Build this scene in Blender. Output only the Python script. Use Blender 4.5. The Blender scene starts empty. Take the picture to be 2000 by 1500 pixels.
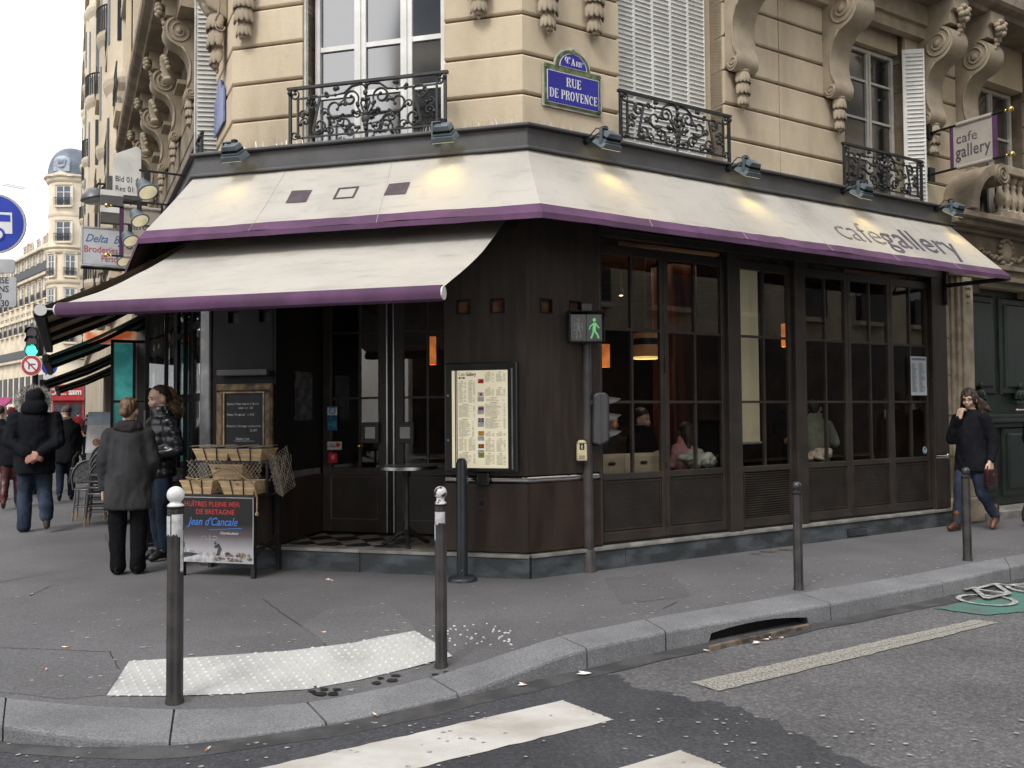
import bpy, bmesh, math, random
from mathutils import Vector as V, Matrix, noise
PI = math.pi; rad = math.radians
C0 = bpy.context.scene.collection
SC = bpy.context.scene
random.seed(7)
# ------------------------------------------------------------------ camera
FPX, PITCH, ROLL, EYE = 1676.0, math.atan(55/1676.0), 0.0077, 1.55
fw = V((0, math.cos(PITCH), math.sin(PITCH))); up0 = V((0, -math.sin(PITCH), math.cos(PITCH))); r0 = V((1, 0, 0))
rc = r0*math.cos(ROLL) - up0*math.sin(ROLL); uc = up0*math.cos(ROLL) + r0*math.sin(ROLL)
cam = bpy.data.cameras.new('camera'); cam.sensor_width = 36.0; cam.lens = 36*FPX/2000
cam.clip_start = 0.05; cam.clip_end = 800
camo = bpy.data.objects.new('camera', cam); C0.objects.link(camo)
camo.matrix_world = Matrix(((rc.x, uc.x, -fw.x, 0), (rc.y, uc.y, -fw.y, 0), (rc.z, uc.z, -fw.z, EYE), (0, 0, 0, 1)))
SC.camera = camo
# ------------------------------------------------------------------ sky, sun, exposure
SUN_EL, SUN_AZ = rad(48), rad(-152)          # azimuth from +Y towards +X
w = bpy.data.worlds.new('World'); SC.world = w; w.use_nodes = True
nt = w.node_tree; nt.nodes.clear(); L = nt.links.new
out = nt.nodes.new('ShaderNodeOutputWorld'); bg = nt.nodes.new('ShaderNodeBackground')
sky = nt.nodes.new('ShaderNodeTexSky'); sky.sky_type = 'NISHITA'; sky.sun_disc = False
sky.sun_elevation = SUN_EL; sky.sun_rotation = SUN_AZ; sky.air_density = 1.0; sky.dust_density = 3.0
tc = nt.nodes.new('ShaderNodeTexCoord'); nz = nt.nodes.new('ShaderNodeTexNoise')
nz.inputs['Scale'].default_value = 2.6; nz.inputs['Detail'].default_value = 7; nz.inputs['Roughness'].default_value = .55
rmp = nt.nodes.new('ShaderNodeValToRGB'); rmp.color_ramp.elements[0].position = .40; rmp.color_ramp.elements[1].position = .60
rmp.color_ramp.elements[0].color = (.3, .3, .3, 1)
mx = nt.nodes.new('ShaderNodeMix'); mx.data_type = 'RGBA'
mx.inputs['B'].default_value = (15.5, 15.5, 15.6, 1)
L(tc.outputs['Generated'], nz.inputs['Vector']); L(nz.outputs['Fac'], rmp.inputs['Fac'])
L(rmp.outputs['Color'], mx.inputs['Factor']); L(sky.outputs['Color'], mx.inputs['A'])
L(mx.outputs['Result'], bg.inputs['Color']); bg.inputs['Strength'].default_value = 0.08
L(bg.outputs['Background'], out.inputs['Surface'])
sl = bpy.data.lights.new('sun', 'SUN'); sl.energy = 1.0; sl.angle = rad(18); sl.color = (1, .965, .91)
slo = bpy.data.objects.new('sun', sl); C0.objects.link(slo)
sd = V((math.sin(SUN_AZ)*math.cos(SUN_EL), math.cos(SUN_AZ)*math.cos(SUN_EL), math.sin(SUN_EL)))
slo.rotation_euler = sd.to_track_quat('Z', 'Y').to_euler()
SC.view_settings.view_transform = 'Standard'; SC.view_settings.look = 'None'
SC.view_settings.exposure = 0.93; SC.view_settings.gamma = 1.0; SC.view_settings.use_curve_mapping = False
SC.render.engine = 'CYCLES'
SC.cycles.use_denoising = True; SC.cycles.max_bounces = 7; SC.cycles.diffuse_bounces = 3; SC.cycles.glossy_bounces = 3
SC.cycles.transparent_max_bounces = 10; SC.cycles.sample_clamp_indirect = 6.0; SC.cycles.caustics_reflective = False

# ------------------------------------------------------------------ places measured in the street
O = V((0, 0, EYE))
def ray(px, py): return fw + rc*((px-1000)/FPX) + uc*((750-py)/FPX)
def G(px, py, z=0.0):
    r = ray(px, py); return O + r*((z-EYE)/r.z)
def AT(px, py, Y):
    r = ray(px, py); return O + r*(Y/r.y)
CR = V((.14, 8.04))
def _d(a, s=1): return V((math.sin(rad(a)), s*math.cos(rad(a))))
DR, DC, DL = _d(58.6), _d(75.5, -1), _d(27.4, -1)
CL = CR - DC*3.436
FR = {'R': (CR, DR), 'C': (CL, DC), 'L': (CL, DL)}
def N2(d): return V((d.y, -d.x))
def FM(F, t=0, p=0, z=0):
    "matrix of a facade frame: x along the wall (to the viewer's right), y INTO the wall, z up"
    o, d = FR[F]; n = N2(d); q = o + d*t + n*p
    return Matrix(((d.x, -n.x, 0, q.x), (d.y, -n.y, 0, q.y), (0, 0, 1, z), (0, 0, 0, 1)))
def W(F, t, p, z):
    o, d = FR[F]; q = o + d*t + N2(d)*p; return V((q.x, q.y, z))
def HIT(F, px, py, p=0):
    o, d = FR[F]; n = N2(d); r = ray(px, py); r2 = V((r.x, r.y))
    k = (p + (o - V((0, 0))).dot(n))/r2.dot(n); P = O + r*k
    return (V((P.x, P.y)) - o).dot(d), P.z
def LOCM(x, y, z=0, rz=0): return Matrix.Translation((x, y, z)) @ Matrix.Rotation(rz, 4, 'Z')

# ------------------------------------------------------------------ object helpers
WM = {}
def link(o, world, parent=None):
    C0.objects.link(o)
    if parent is not None:
        o.parent = parent; o.matrix_basis = WM[parent.name].inverted() @ world
    else: o.matrix_basis = world
    WM[o.name] = world.copy()
    return o
def tag(o, label=None, cat=None, group=None, kind=None):
    if label: o['label'] = label
    if cat: o['category'] = cat
    if group: o['group'] = group
    if kind: o['kind'] = kind
    return o
def thing(name, label, cat, world, group=None):
    o = bpy.data.objects.new(name, None); o.empty_display_size = .1
    link(o, world); return tag(o, label, cat, group)
def inst(name, mesh, world, parent=None):
    return link(bpy.data.objects.new(name, mesh), world, parent)
def kids(o): return list(o.children)
def dup(o, world, label=None, parent=None):
    "copy a thing with its parts and sub-parts"
    c = o.copy(); src = WM[o.name]
    link(c, world, parent)
    if label: c['label'] = label
    for ch in kids(o):
        dup(ch, world @ src.inverted() @ WM[ch.name], None, c)
    return c

class MB:
    "collects shapes, then makes them one mesh"
    def __init__(s): s.v = []; s.f = []; s.m = []; s.k = 0; s.T = None; s.st = []; s.vst = []
    def add(s, vs, fs, M=None):
        b = len(s.v); s.st.append(len(s.f)); s.vst.append(b)
        if s.T is not None: vs = [s.T @ V(q) for q in vs]
        if M is not None: vs = [M @ V(q) for q in vs]
        s.v.extend([tuple(q) for q in vs]); s.f.extend([tuple(b+i for i in f) for f in fs]); s.m.extend([s.k]*len(fs)); return s
    def box(s, x0, x1, y0, y1, z0, z1, M=None):
        vs = [(x, y, z) for z in (z0, z1) for y in (y0, y1) for x in (x0, x1)]
        return s.add(vs, [(0, 2, 3, 1), (4, 5, 7, 6), (0, 1, 5, 4), (2, 6, 7, 3), (0, 4, 6, 2), (1, 3, 7, 5)], M)
    def cbox(s, x0, x1, y0, y1, z0, z1, c, M=None):
        "box whose front face (y0) has chamfered edges"
        vs = [(x0, y1, z0), (x1, y1, z0), (x1, y1, z1), (x0, y1, z1), (x0, y0+c, z0), (x1, y0+c, z0), (x1, y0+c, z1), (x0, y0+c, z1),
              (x0+c, y0, z0+c), (x1-c, y0, z0+c), (x1-c, y0, z1-c), (x0+c, y0, z1-c)]
        return s.add(vs, [(0, 3, 2, 1), (0, 1, 5, 4), (1, 2, 6, 5), (2, 3, 7, 6), (3, 0, 4, 7), (4, 5, 9, 8), (5, 6, 10, 9), (6, 7, 11, 10), (7, 4, 8, 11), (8, 9, 10, 11)], M)
    def prism(s, poly, y0, y1, M=None, axis='y'):
        "polygon in (x,z) pushed along y (axis y), or in (x,y) pushed along z (axis z), or in (y,z) pushed along x"
        n = len(poly)
        def mk(a, b, c): return {'y': (a, c, b), 'z': (a, b, c), 'x': (c, a, b)}[axis]
        vs = [mk(a, b, y0) for a, b in poly] + [mk(a, b, y1) for a, b in poly]
        fs = [tuple(range(n)), tuple(range(2*n-1, n-1, -1))] + [(i, n+i, n+(i+1) % n, (i+1) % n) for i in range(n)]
        return s.add(vs, fs, M)
    def rings(s, R, cap=True, close=False, M=None):
        n = len(R[0]); vs = [q for r in R for q in r]; fs = []
        m = len(R)
        for i in range(m if close else m-1):
            a = i*n; b = ((i+1) % m)*n
            fs += [(a+j, a+(j+1) % n, b+(j+1) % n, b+j) for j in range(n)]
        if cap and not close: fs += [tuple(range(n-1, -1, -1)), tuple(range((m-1)*n, m*n))]
        return s.add(vs, fs, M)
    def tube(s, pts, r, seg=6, M=None, cap=True, close=False, flat=None):
        pts = [V(q) for q in pts]; R = []; n = len(pts); prev = None
        for i, q in enumerate(pts):
            if close: d = pts[(i+1) % n] - pts[i-1]
            else: d = pts[min(i+1, n-1)] - pts[max(i-1, 0)]
            if d.length < 1e-9: d = V((0, 0, 1))
            d.normalize()
            if prev is None:
                a = V((0, 0, 1)) if abs(d.z) < .9 else V((1, 0, 0)); u = d.cross(a).normalized()
            else:
                u = (prev - d*prev.dot(d)); u = u.normalized() if u.length > 1e-6 else d.orthogonal().normalized()
            prev = u; b = d.cross(u); rr = r[i] if isinstance(r, (list, tuple)) else r
            R.append([q + (u*math.cos(2*PI*j/seg) + b*math.sin(2*PI*j/seg))*rr for j in range(seg)])
        return s.rings(R, cap and not close, close, M)
    def lathe(s, prof, M=None, seg=16, cx=0, cy=0):
        R = [[(cx + r*math.cos(2*PI*j/seg), cy + r*math.sin(2*PI*j/seg), z) for j in range(seg)] for r, z in prof]
        return s.rings(R, True, False, M)
    def ell(s, c, r, M=None, seg=12, rng=8):
        c = V(c); r = V(r) if not isinstance(r, (int, float)) else V((r, r, r)); R = []
        for i in range(1, rng):
            a = -PI/2 + PI*i/rng
            R.append([(c.x + r.x*math.cos(a)*math.cos(2*PI*j/seg), c.y + r.y*math.cos(a)*math.sin(2*PI*j/seg), c.z + r.z*math.sin(a)) for j in range(seg)])
        n = seg; vs = [q for k in R for q in k]; fs = []; m = len(R)
        for i in range(m-1):
            fs += [(i*n+j, i*n+(j+1) % n, (i+1)*n+(j+1) % n, (i+1)*n+j) for j in range(n)]
        vs += [(c.x, c.y, c.z-r.z), (c.x, c.y, c.z+r.z)]; a = len(vs)-2
        fs += [(a, (j+1) % n, j) for j in range(n)] + [(a+1, (m-1)*n+j, (m-1)*n+(j+1) % n) for j in range(n)]
        return s.add(vs, fs, M)
    def cap(s, a, b, ra, rb, seg=12, M=None):
        "tapered capsule"
        a = V(a); b = V(b); d = b-a; Lg = max(d.length, 1e-6); d = d/Lg; pts = []; rs = []
        for k in (80, 50, 25): pts.append(a - d*ra*math.sin(rad(k))); rs.append(ra*math.cos(rad(k)))
        for k in range(5): q = k/4; pts.append(a + d*Lg*q); rs.append(ra + (rb-ra)*q)
        for k in (25, 50, 80): pts.append(b + d*rb*math.sin(rad(k))); rs.append(rb*math.cos(rad(k)))
        return s.tube(pts, rs, seg, M)
    def quad(s, a, b, c, d, M=None): return s.add([a, b, c, d], [(0, 1, 2, 3)], M)
    def mesh(s, name, mats, smooth=False):
        me = bpy.data.meshes.new(name); me.from_pydata(s.v, [], s.f)
        for m in (mats if isinstance(mats, (list, tuple)) else [mats]): me.materials.append(m)
        if s.m and max(s.m) > 0: me.polygons.foreach_set('material_index', s.m)
        bm = bmesh.new(); bm.from_mesh(me); bmesh.ops.recalc_face_normals(bm, faces=bm.faces); bm.to_mesh(me); bm.free()
        if smooth:
            me.polygons.foreach_set('use_smooth', [True]*len(me.polygons))
            if smooth != 'all': me.set_sharp_from_angle(angle=rad(42))
        me.update(); return me
    def obj(s, name, mats, parent=None, world=None, smooth=False, bevel=0):
        me = s.mesh(name, mats, smooth)
        if world is None: world = WM[parent.name] if parent is not None else Matrix()
        o = inst(name, me, world, parent)
        if bevel:
            b = o.modifiers.new('edge', 'BEVEL'); b.width = bevel; b.segments = 2; b.limit_method = 'ANGLE'; b.angle_limit = rad(40)
            b.harden_normals = False
        return o
    def parts(s, name, mats, parent=None, world=None, smooth=False, bevel=0, kind=None):
        "each shape that was added becomes a part of its own"
        st = s.st + [len(s.f)]; vs = s.vst + [len(s.v)]; r = []
        for i in range(len(st)-1):
            q = MB(); q.v = s.v[vs[i]:vs[i+1]]; q.f = [tuple(k-vs[i] for k in f) for f in s.f[st[i]:st[i+1]]]; q.m = [0]*len(q.f)
            r.append(q.obj(name, mats, parent, world, smooth, bevel))
        return r
def remesh(mb, name, mats, parent, world=None, voxel=.014, it=3, fold=0.0, ffreq=6.0, quilt=0.0, qf=14.0, seed=0, stretch=1.0):
    "one continuous body: union of the closed shapes, smoothed, with cloth folds pressed in"
    me = mb.mesh(name + '_raw', []); o = bpy.data.objects.new('raw', me); C0.objects.link(o)
    md = o.modifiers.new('r', 'REMESH'); md.mode = 'VOXEL'; md.voxel_size = voxel
    sm = o.modifiers.new('s', 'SMOOTH'); sm.factor = .5; sm.iterations = it
    dg = bpy.context.evaluated_depsgraph_get(); ev = o.evaluated_get(dg)
    m2 = bpy.data.meshes.new_from_object(ev, depsgraph=dg); bpy.data.objects.remove(o); bpy.data.meshes.remove(me)
    m2.name = name; m2.materials.clear()
    for m in (mats if isinstance(mats, (list, tuple)) else [mats]): m2.materials.append(m)
    if fold or quilt:
        nn = [v.normal.copy() for v in m2.vertices]
        for v, n in zip(m2.vertices, nn):
            q = v.co
            if fold:
                a = noise.noise(V((q.x*ffreq+seed, q.y*ffreq, q.z*ffreq*stretch)))
                b = noise.noise(V((q.x*ffreq*2.3+seed+9, q.y*ffreq*2.3, q.z*ffreq*2.3*stretch)))
                v.co = v.co + n*fold*(a + .5*(1-2*abs(b)) - .25)
            if quilt: v.co = v.co + n*quilt*(abs(math.sin(q.z*qf*PI + .8*noise.noise(q*5))) - .6)
    m2.polygons.foreach_set('use_smooth', [True]*len(m2.polygons)); m2.update()
    return inst(name, m2, world if world is not None else (WM[parent.name] if parent is not None else Matrix()), parent)
def text_mesh(s, size, mats, bold=0.0, shear=0.0, depth=.002, align='CENTER', sx=1.0, name='lettering', space=1.0, fit=None):
    cu = bpy.data.curves.new('t', 'FONT'); cu.body = s; cu.size = size; cu.offset = bold; cu.shear = shear; cu.extrude = depth
    cu.align_x = align; cu.resolution_u = 3; cu.space_character = space
    o = bpy.data.objects.new('t', cu); C0.objects.link(o); bpy.context.view_layer.update()
    dg = bpy.context.evaluated_depsgraph_get(); me = bpy.data.meshes.new_from_object(o.evaluated_get(dg), depsgraph=dg)
    bpy.data.objects.remove(o); bpy.data.curves.remove(cu)
    if fit:
        xs_ = [v.co.x for v in me.vertices]; sx = fit/(max(xs_)-min(xs_))
    me.transform(Matrix(((sx, 0, 0, 0), (0, 0, -1, 0), (0, 1, 0, 0), (0, 0, 0, 1))))   # stands in the x-z plane, faces -y
    me.name = name; me.materials.clear(); me.materials.append(mats); return me
def lettering(s, size, m, parent, world, name='lettering', **k):
    return inst(name, text_mesh(s, size, m, name=name, **k), world, parent)
def TR(x=0, y=0, z=0): return Matrix.Translation((x, y, z))
def RX(a): return Matrix.Rotation(a, 4, 'X')
def RY(a): return Matrix.Rotation(a, 4, 'Y')
def RZ(a): return Matrix.Rotation(a, 4, 'Z')
def spiral(cx, cz, r0_, r1_, a0, a1, n=18, y=0):
    return [V((cx + (r0_+(r1_-r0_)*i/n)*math.cos(a0+(a1-a0)*i/n), y, cz + (r0_+(r1_-r0_)*i/n)*math.sin(a0+(a1-a0)*i/n))) for i in range(n+1)]

# ------------------------------------------------------------------ materials
MATS = {}
def M(name, col, rough=.6, var=.12, sc=4.0, bump=0.0, bsc=60.0, metal=0.0, spec=.5, col2=None, thr=(.42, .62), det=5, streak=None, emit=0, rnd=0.0, coat=0.0, wave=None, trans=0, smudge=None):
    if name in MATS: return MATS[name]
    m = bpy.data.materials.new(name); m.use_nodes = True; t = m.node_tree; b = t.nodes['Principled BSDF']; K = t.links.new
    b.inputs['Roughness'].default_value = rough; b.inputs['Metallic'].default_value = metal
    b.inputs['Specular IOR Level'].default_value = spec; b.inputs['Coat Weight'].default_value = coat
    tcn = t.nodes.new('ShaderNodeTexCoord'); vec = tcn.outputs['Object']
    if streak:
        mp = t.nodes.new('ShaderNodeMapping'); mp.inputs['Scale'].default_value = streak; K(vec, mp.inputs['Vector']); v2 = mp.outputs['Vector']
    else: v2 = vec
    n = t.nodes.new('ShaderNodeTexNoise'); n.inputs['Scale'].default_value = sc; n.inputs['Detail'].default_value = det; K(v2, n.inputs['Vector'])
    r = t.nodes.new('ShaderNodeValToRGB'); r.color_ramp.elements[0].position = thr[0]; r.color_ramp.elements[1].position = thr[1]
    c2 = col2 if col2 else [c*(1-var*2) for c in col]; c1 = col if col2 else [min(1, c*(1+var)) for c in col]
    r.color_ramp.elements[0].color = (*c2, 1); r.color_ramp.elements[1].color = (*c1, 1)
    K(n.outputs['Fac'], r.inputs['Fac']); colo = r.outputs['Color']
    # a second, finer layer of grain
    n2 = t.nodes.new('ShaderNodeTexNoise'); n2.inputs['Scale'].default_value = sc*9; n2.inputs['Detail'].default_value = 3; K(vec, n2.inputs['Vector'])
    mr = t.nodes.new('ShaderNodeMapRange'); mr.inputs['To Min'].default_value = 1-var*.9; mr.inputs['To Max'].default_value = 1+var*.9
    K(n2.outputs['Fac'], mr.inputs['Value'])
    mm = t.nodes.new('ShaderNodeMix'); mm.data_type = 'RGBA'; mm.blend_type = 'MULTIPLY'; mm.inputs['Factor'].default_value = 1
    K(colo, mm.inputs['A']); K(mr.outputs['Result'], mm.inputs['B']); colo = mm.outputs['Result']
    if rnd:
        oi = t.nodes.new('ShaderNodeObjectInfo'); m3 = t.nodes.new('ShaderNodeMapRange')
        m3.inputs['To Min'].default_value = 1-rnd; m3.inputs['To Max'].default_value = 1+rnd; K(oi.outputs['Random'], m3.inputs['Value'])
        m4 = t.nodes.new('ShaderNodeMix'); m4.data_type = 'RGBA'; m4.blend_type = 'MULTIPLY'; m4.inputs['Factor'].default_value = 1
        K(colo, m4.inputs['A']); K(m3.outputs['Result'], m4.inputs['B']); colo = m4.outputs['Result']
    if smudge:     # grime with a shape of its own: (scale, threshold low, high, darkest)
        for (sv, ss, lo, hi, dk) in smudge:
            q = t.nodes.new('ShaderNodeMapping'); q.inputs['Scale'].default_value = sv; K(vec, q.inputs['Vector'])
            q2 = t.nodes.new('ShaderNodeTexNoise'); q2.inputs['Scale'].default_value = ss; q2.inputs['Detail'].default_value = 6; K(q.outputs['Vector'], q2.inputs['Vector'])
            q3 = t.nodes.new('ShaderNodeMapRange'); q3.inputs['From Min'].default_value = lo; q3.inputs['From Max'].default_value = hi; q3.inputs['To Min'].default_value = 1; q3.inputs['To Max'].default_value = dk; K(q2.outputs['Fac'], q3.inputs['Value'])
            q4 = t.nodes.new('ShaderNodeMix'); q4.data_type = 'RGBA'; q4.blend_type = 'MULTIPLY'; q4.inputs['Factor'].default_value = 1; K(colo, q4.inputs['A']); K(q3.outputs['Result'], q4.inputs['B']); colo = q4.outputs['Result']
    K(colo, b.inputs['Base Color'])
    rr = t.nodes.new('ShaderNodeMapRange'); rr.inputs['To Min'].default_value = max(.02, rough-.1); rr.inputs['To Max'].default_value = min(1, rough+.1)
    K(n.outputs['Fac'], rr.inputs['Value']); K(rr.outputs['Result'], b.inputs['Roughness'])
    if bump:
        bn = t.nodes.new('ShaderNodeTexNoise'); bn.inputs['Scale'].default_value = bsc; bn.inputs['Detail'].default_value = 4; K(vec, bn.inputs['Vector'])
        src = bn.outputs['Fac']
        if wave:
            wv = t.nodes.new('ShaderNodeTexWave'); wv.inputs['Scale'].default_value = wave; K(vec, wv.inputs['Vector']); src = wv.outputs['Fac']
        bp = t.nodes.new('ShaderNodeBump'); bp.inputs['Strength'].default_value = bump; bp.inputs['Distance'].default_value = .01
        K(src, bp.inputs['Height']); K(bp.outputs['Normal'], b.inputs['Normal'])
    if emit:
        K(colo, b.inputs['Emission Color']); b.inputs['Emission Strength'].default_value = emit
    if trans:
        tl = t.nodes.new('ShaderNodeBsdfTranslucent'); K(colo, tl.inputs['Color'])
        mxs = t.nodes.new('ShaderNodeMixShader'); mxs.inputs['Fac'].default_value = trans
        K(b.outputs['BSDF'], mxs.inputs[1]); K(tl.outputs['BSDF'], mxs.inputs[2]); K(mxs.outputs['Shader'], t.nodes['Material Output'].inputs['Surface'])
    MATS[name] = m; return m
def glass_mat(name, tint, refl=1.5, rough=0.0, dirt=.0):
    m = bpy.data.materials.new(name); m.use_nodes = True; t = m.node_tree; t.nodes.clear(); K = t.links.new
    o = t.nodes.new('ShaderNodeOutputMaterial'); tr = t.nodes.new('ShaderNodeBsdfTransparent'); tr.inputs['Color'].default_value = (*tint, 1)
    gl = t.nodes.new('ShaderNodeBsdfGlossy'); gl.inputs['Roughness'].default_value = rough; gl.inputs['Color'].default_value = (.95, .97, 1, 1)
    lw = t.nodes.new('ShaderNodeLayerWeight'); lw.inputs['Blend'].default_value = .5      # facing: the same from both sides of the pane
    pw = t.nodes.new('ShaderNodeMath'); pw.operation = 'POWER'; pw.inputs[1].default_value = 5; K(lw.outputs['Facing'], pw.inputs[0])
    ma = t.nodes.new('ShaderNodeMath'); ma.operation = 'MULTIPLY_ADD'; ma.inputs[1].default_value = 1-refl; ma.inputs[2].default_value = refl; K(pw.outputs[0], ma.inputs[0])
    ms = t.nodes.new('ShaderNodeMixShader'); K(ma.outputs[0], ms.inputs['Fac']); K(tr.outputs['BSDF'], ms.inputs[1]); K(gl.outputs['BSDF'], ms.inputs[2])
    K(ms.outputs['Shader'], o.inputs['Surface']); MATS[name] = m; return m
stone = M('limestone', (.575, .482, .348), .85, .07, 1.3, .25, 35, rnd=.06, col2=(.44, .365, .26), thr=(.28, .60), streak=(1.4, 1.4, .5), det=8, smudge=(((2.5, 2.5, .45), 1.3, .54, .78, .80), ((1, 1, 1), 5, .60, .78, .88)))
stone_d = M('weathered limestone', (.40, .325, .23), .9, .14, 5, .35, 40, col2=(.17, .14, .105), thr=(.36, .58))
mortar = M('groove mortar', (.21, .17, .12), .95, .2, 6)
ornst = M('carved limestone', (.40, .335, .245), .9, .10, 5, .3, 60, col2=(.26, .215, .16), thr=(.25, .7))
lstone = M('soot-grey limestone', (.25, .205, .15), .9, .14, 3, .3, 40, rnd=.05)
white_p = M('white paint', (.72, .72, .69), .45, .06, 3, .05, 80)
shut_p = M('grey white paint', (.60, .60, .57), .55, .10, 3, .1, 60)
iron = M('black iron', (.018, .019, .02), .5, .2, 8, .2, 90)
grey_b = M('grey beam paint', (.075, .075, .078), .5, .10, 2, .1, 40)
lamp_p = M('blue grey lamp paint', (.10, .13, .15), .45, .1, 6)
brown = M('dark brown panel', (.032, .0225, .0165), .55, .15, 2.2, .08, 20, streak=(6, 6, .6))
brown_r = M('rusty brown sheet', (.034, .020, .0135), .5, .22, 1.6, .12, 30, streak=(3, 3, .5))
brown_f = M('brown grey frame paint', (.036, .0285, .023), .5, .12, 4, .06, 60)
dark = M('near black paint', (.010, .010, .011), .5, .2, 4, spec=.3)
plinth_m = M('blue grey stone', (.062, .074, .082), .75, .25, 3, .3, 30, streak=(1, 1, 2.5))
ledge_m = M('pale threshold stone', (.26, .25, .23), .7, .15, 5, .1, 40)
canvas = M('cream canvas', (.445, .422, .385), .85, .03, 1.2, .10, 220, col2=(.42, .39, .345), thr=(.25, .6), smudge=(((1, 1, 1), 1.1, .50, .72, .80), ((.8, .8, 5), 3.0, .56, .74, .84), ((6, 6, 1.2), 1.6, .55, .75, .92)))
purple = M('purple canvas', (.105, .045, .105), .85, .12, 3, .12, 200)
canvas_in = M('canvas underside', (.20, .165, .13), .9, .1, 3)
plum = M('faded plum print', (.085, .062, .075), .85, .1, 14)
chrome = M('chrome', (.75, .75, .76), .12, .05, 8, 0, metal=1)
steel = M('brushed steel', (.45, .45, .46), .32, .08, 6, 0, metal=1)
brass = M('brass', (.7, .48, .16), .25, .1, 8, 0, metal=1)
def asphalt(name, base, dark_, light, blotch, sc=1.0, mixf=.8):
    "binder with pale and dark chips of aggregate"
    m = bpy.data.materials.new(name); m.use_nodes = True; t = m.node_tree; b = t.nodes['Principled BSDF']; K = t.links.new; b.inputs['Roughness'].default_value = .85
    tcn = t.nodes.new('ShaderNodeTexCoord'); vec = tcn.outputs['Object']
    n = t.nodes.new('ShaderNodeTexNoise'); n.inputs['Scale'].default_value = blotch; n.inputs['Detail'].default_value = 8; n.inputs['Roughness'].default_value = .62; K(vec, n.inputs['Vector'])
    r = t.nodes.new('ShaderNodeValToRGB'); r.color_ramp.elements[0].position = .34; r.color_ramp.elements[1].position = .66; r.color_ramp.elements[0].color = (*dark_, 1); r.color_ramp.elements[1].color = (*base, 1); K(n.outputs['Fac'], r.inputs['Fac'])
    v = t.nodes.new('ShaderNodeTexVoronoi'); v.inputs['Scale'].default_value = 75*sc; K(vec, v.inputs['Vector'])
    v2 = t.nodes.new('ShaderNodeTexNoise'); v2.inputs['Scale'].default_value = 34*sc; v2.inputs['Detail'].default_value = 4; K(vec, v2.inputs['Vector'])
    sp = t.nodes.new('ShaderNodeSeparateColor'); K(v.outputs['Color'], sp.inputs[0])
    cr = t.nodes.new('ShaderNodeValToRGB'); cr.color_ramp.elements[0].position = .0; cr.color_ramp.elements[0].color = (.62, .62, .62, 1); cr.color_ramp.elements[1].position = 1; cr.color_ramp.elements[1].color = (light, light, light*.98, 1)
    e = cr.color_ramp.elements.new(.72); e.color = (1, 1, 1, 1); K(sp.outputs[0], cr.inputs['Fac'])
    m1 = t.nodes.new('ShaderNodeMix'); m1.data_type = 'RGBA'; m1.blend_type = 'MULTIPLY'; m1.inputs['Factor'].default_value = mixf; K(r.outputs['Color'], m1.inputs['A']); K(cr.outputs['Color'], m1.inputs['B'])
    mr = t.nodes.new('ShaderNodeMapRange'); mr.inputs['From Min'].default_value = .3; mr.inputs['From Max'].default_value = .7; mr.inputs['To Min'].default_value = .74; mr.inputs['To Max'].default_value = 1.2; K(v2.outputs['Fac'], mr.inputs['Value'])
    m2 = t.nodes.new('ShaderNodeMix'); m2.data_type = 'RGBA'; m2.blend_type = 'MULTIPLY'; m2.inputs['Factor'].default_value = 1; K(m1.outputs['Result'], m2.inputs['A']); K(mr.outputs['Result'], m2.inputs['B']); K(m2.outputs['Result'], b.inputs['Base Color'])
    bp = t.nodes.new('ShaderNodeBump'); bp.inputs['Strength'].default_value = .5; bp.inputs['Distance'].default_value = .006; K(v.outputs['Distance'], bp.inputs['Height']); K(bp.outputs['Normal'], b.inputs['Normal'])
    MATS[name] = m; return m
asphalt_p = asphalt('pavement asphalt', (.166, .163, .169), (.118, .116, .121), 1.12, .7, 1.9, .45)
asphalt_r = asphalt('worn road asphalt', (.150, .149, .153), (.100, .099, .102), 1.55, 1.1, 1.0, .7)
asphalt_n = asphalt('fresh road asphalt', (.074, .076, .085), (.043, .044, .051), 1.5, 1.3, 1.1, .7)
granite = asphalt('kerb granite', (.265, .268, .283), (.175, .178, .19), 1.25, 1.6, 2.2, .7)
paint_w = M('white road paint', (.58, .565, .53), .75, .10, 1.6, .35, 90, col2=(.40, .365, .32), thr=(.30, .58), det=9, streak=(1, 2.2, 1))
paint_t = M('white tactile paint', (.52, .515, .495), .7, .08, 2.2, .15, 90, col2=(.36, .355, .34), thr=(.26, .56), det=8)
# ================================================================== GROUND
RZ_ = -.14
road_mb = MB()
road_mb.quad((-160, -60, RZ_), (120, -60, RZ_), (120, 180, RZ_), (-160, 180, RZ_))
tag(road_mb.obj('road', asphalt_r), 'worn grey asphalt street in front of the corner cafe', kind='structure')
# fresh dark strip of asphalt round the crossing
a = [(-9, 1.0), (2.6, 1.0), (2.35, 2.6), (1.70, 4.02), (1.50, 4.48), (1.36, 4.78), (1.20, 5.00), (.95, 5.20), (.74, 5.36), (.50, 5.62), (.2, 5.6), (-.5, 5.35), (-1, 5.1), (-1.7, 4.95), (-2.6, 5.1), (-4, 5.8), (-9, 9)]
rng = random.Random(3); aa = []
for i in range(len(a)-1):
    p, q = V(a[i]), V(a[i+1])
    for k in range(22):
        c = p.lerp(q, k/22); e = .07*noise.noise(V((c.x*5, c.y*5, 0))) + .05*noise.noise(V((c.x*17, c.y*17, 3))); aa.append((c.x + e + rng.uniform(-.008, .008), c.y + e + rng.uniform(-.008, .008)))
mb = MB(); mb.add([(x, y, RZ_+.003) for x, y in aa], [tuple(range(len(aa)))])
tag(mb.obj('asphalt_patch', asphalt_n), 'dark fresh asphalt band carrying the pedestrian crossing', kind='structure')
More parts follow.
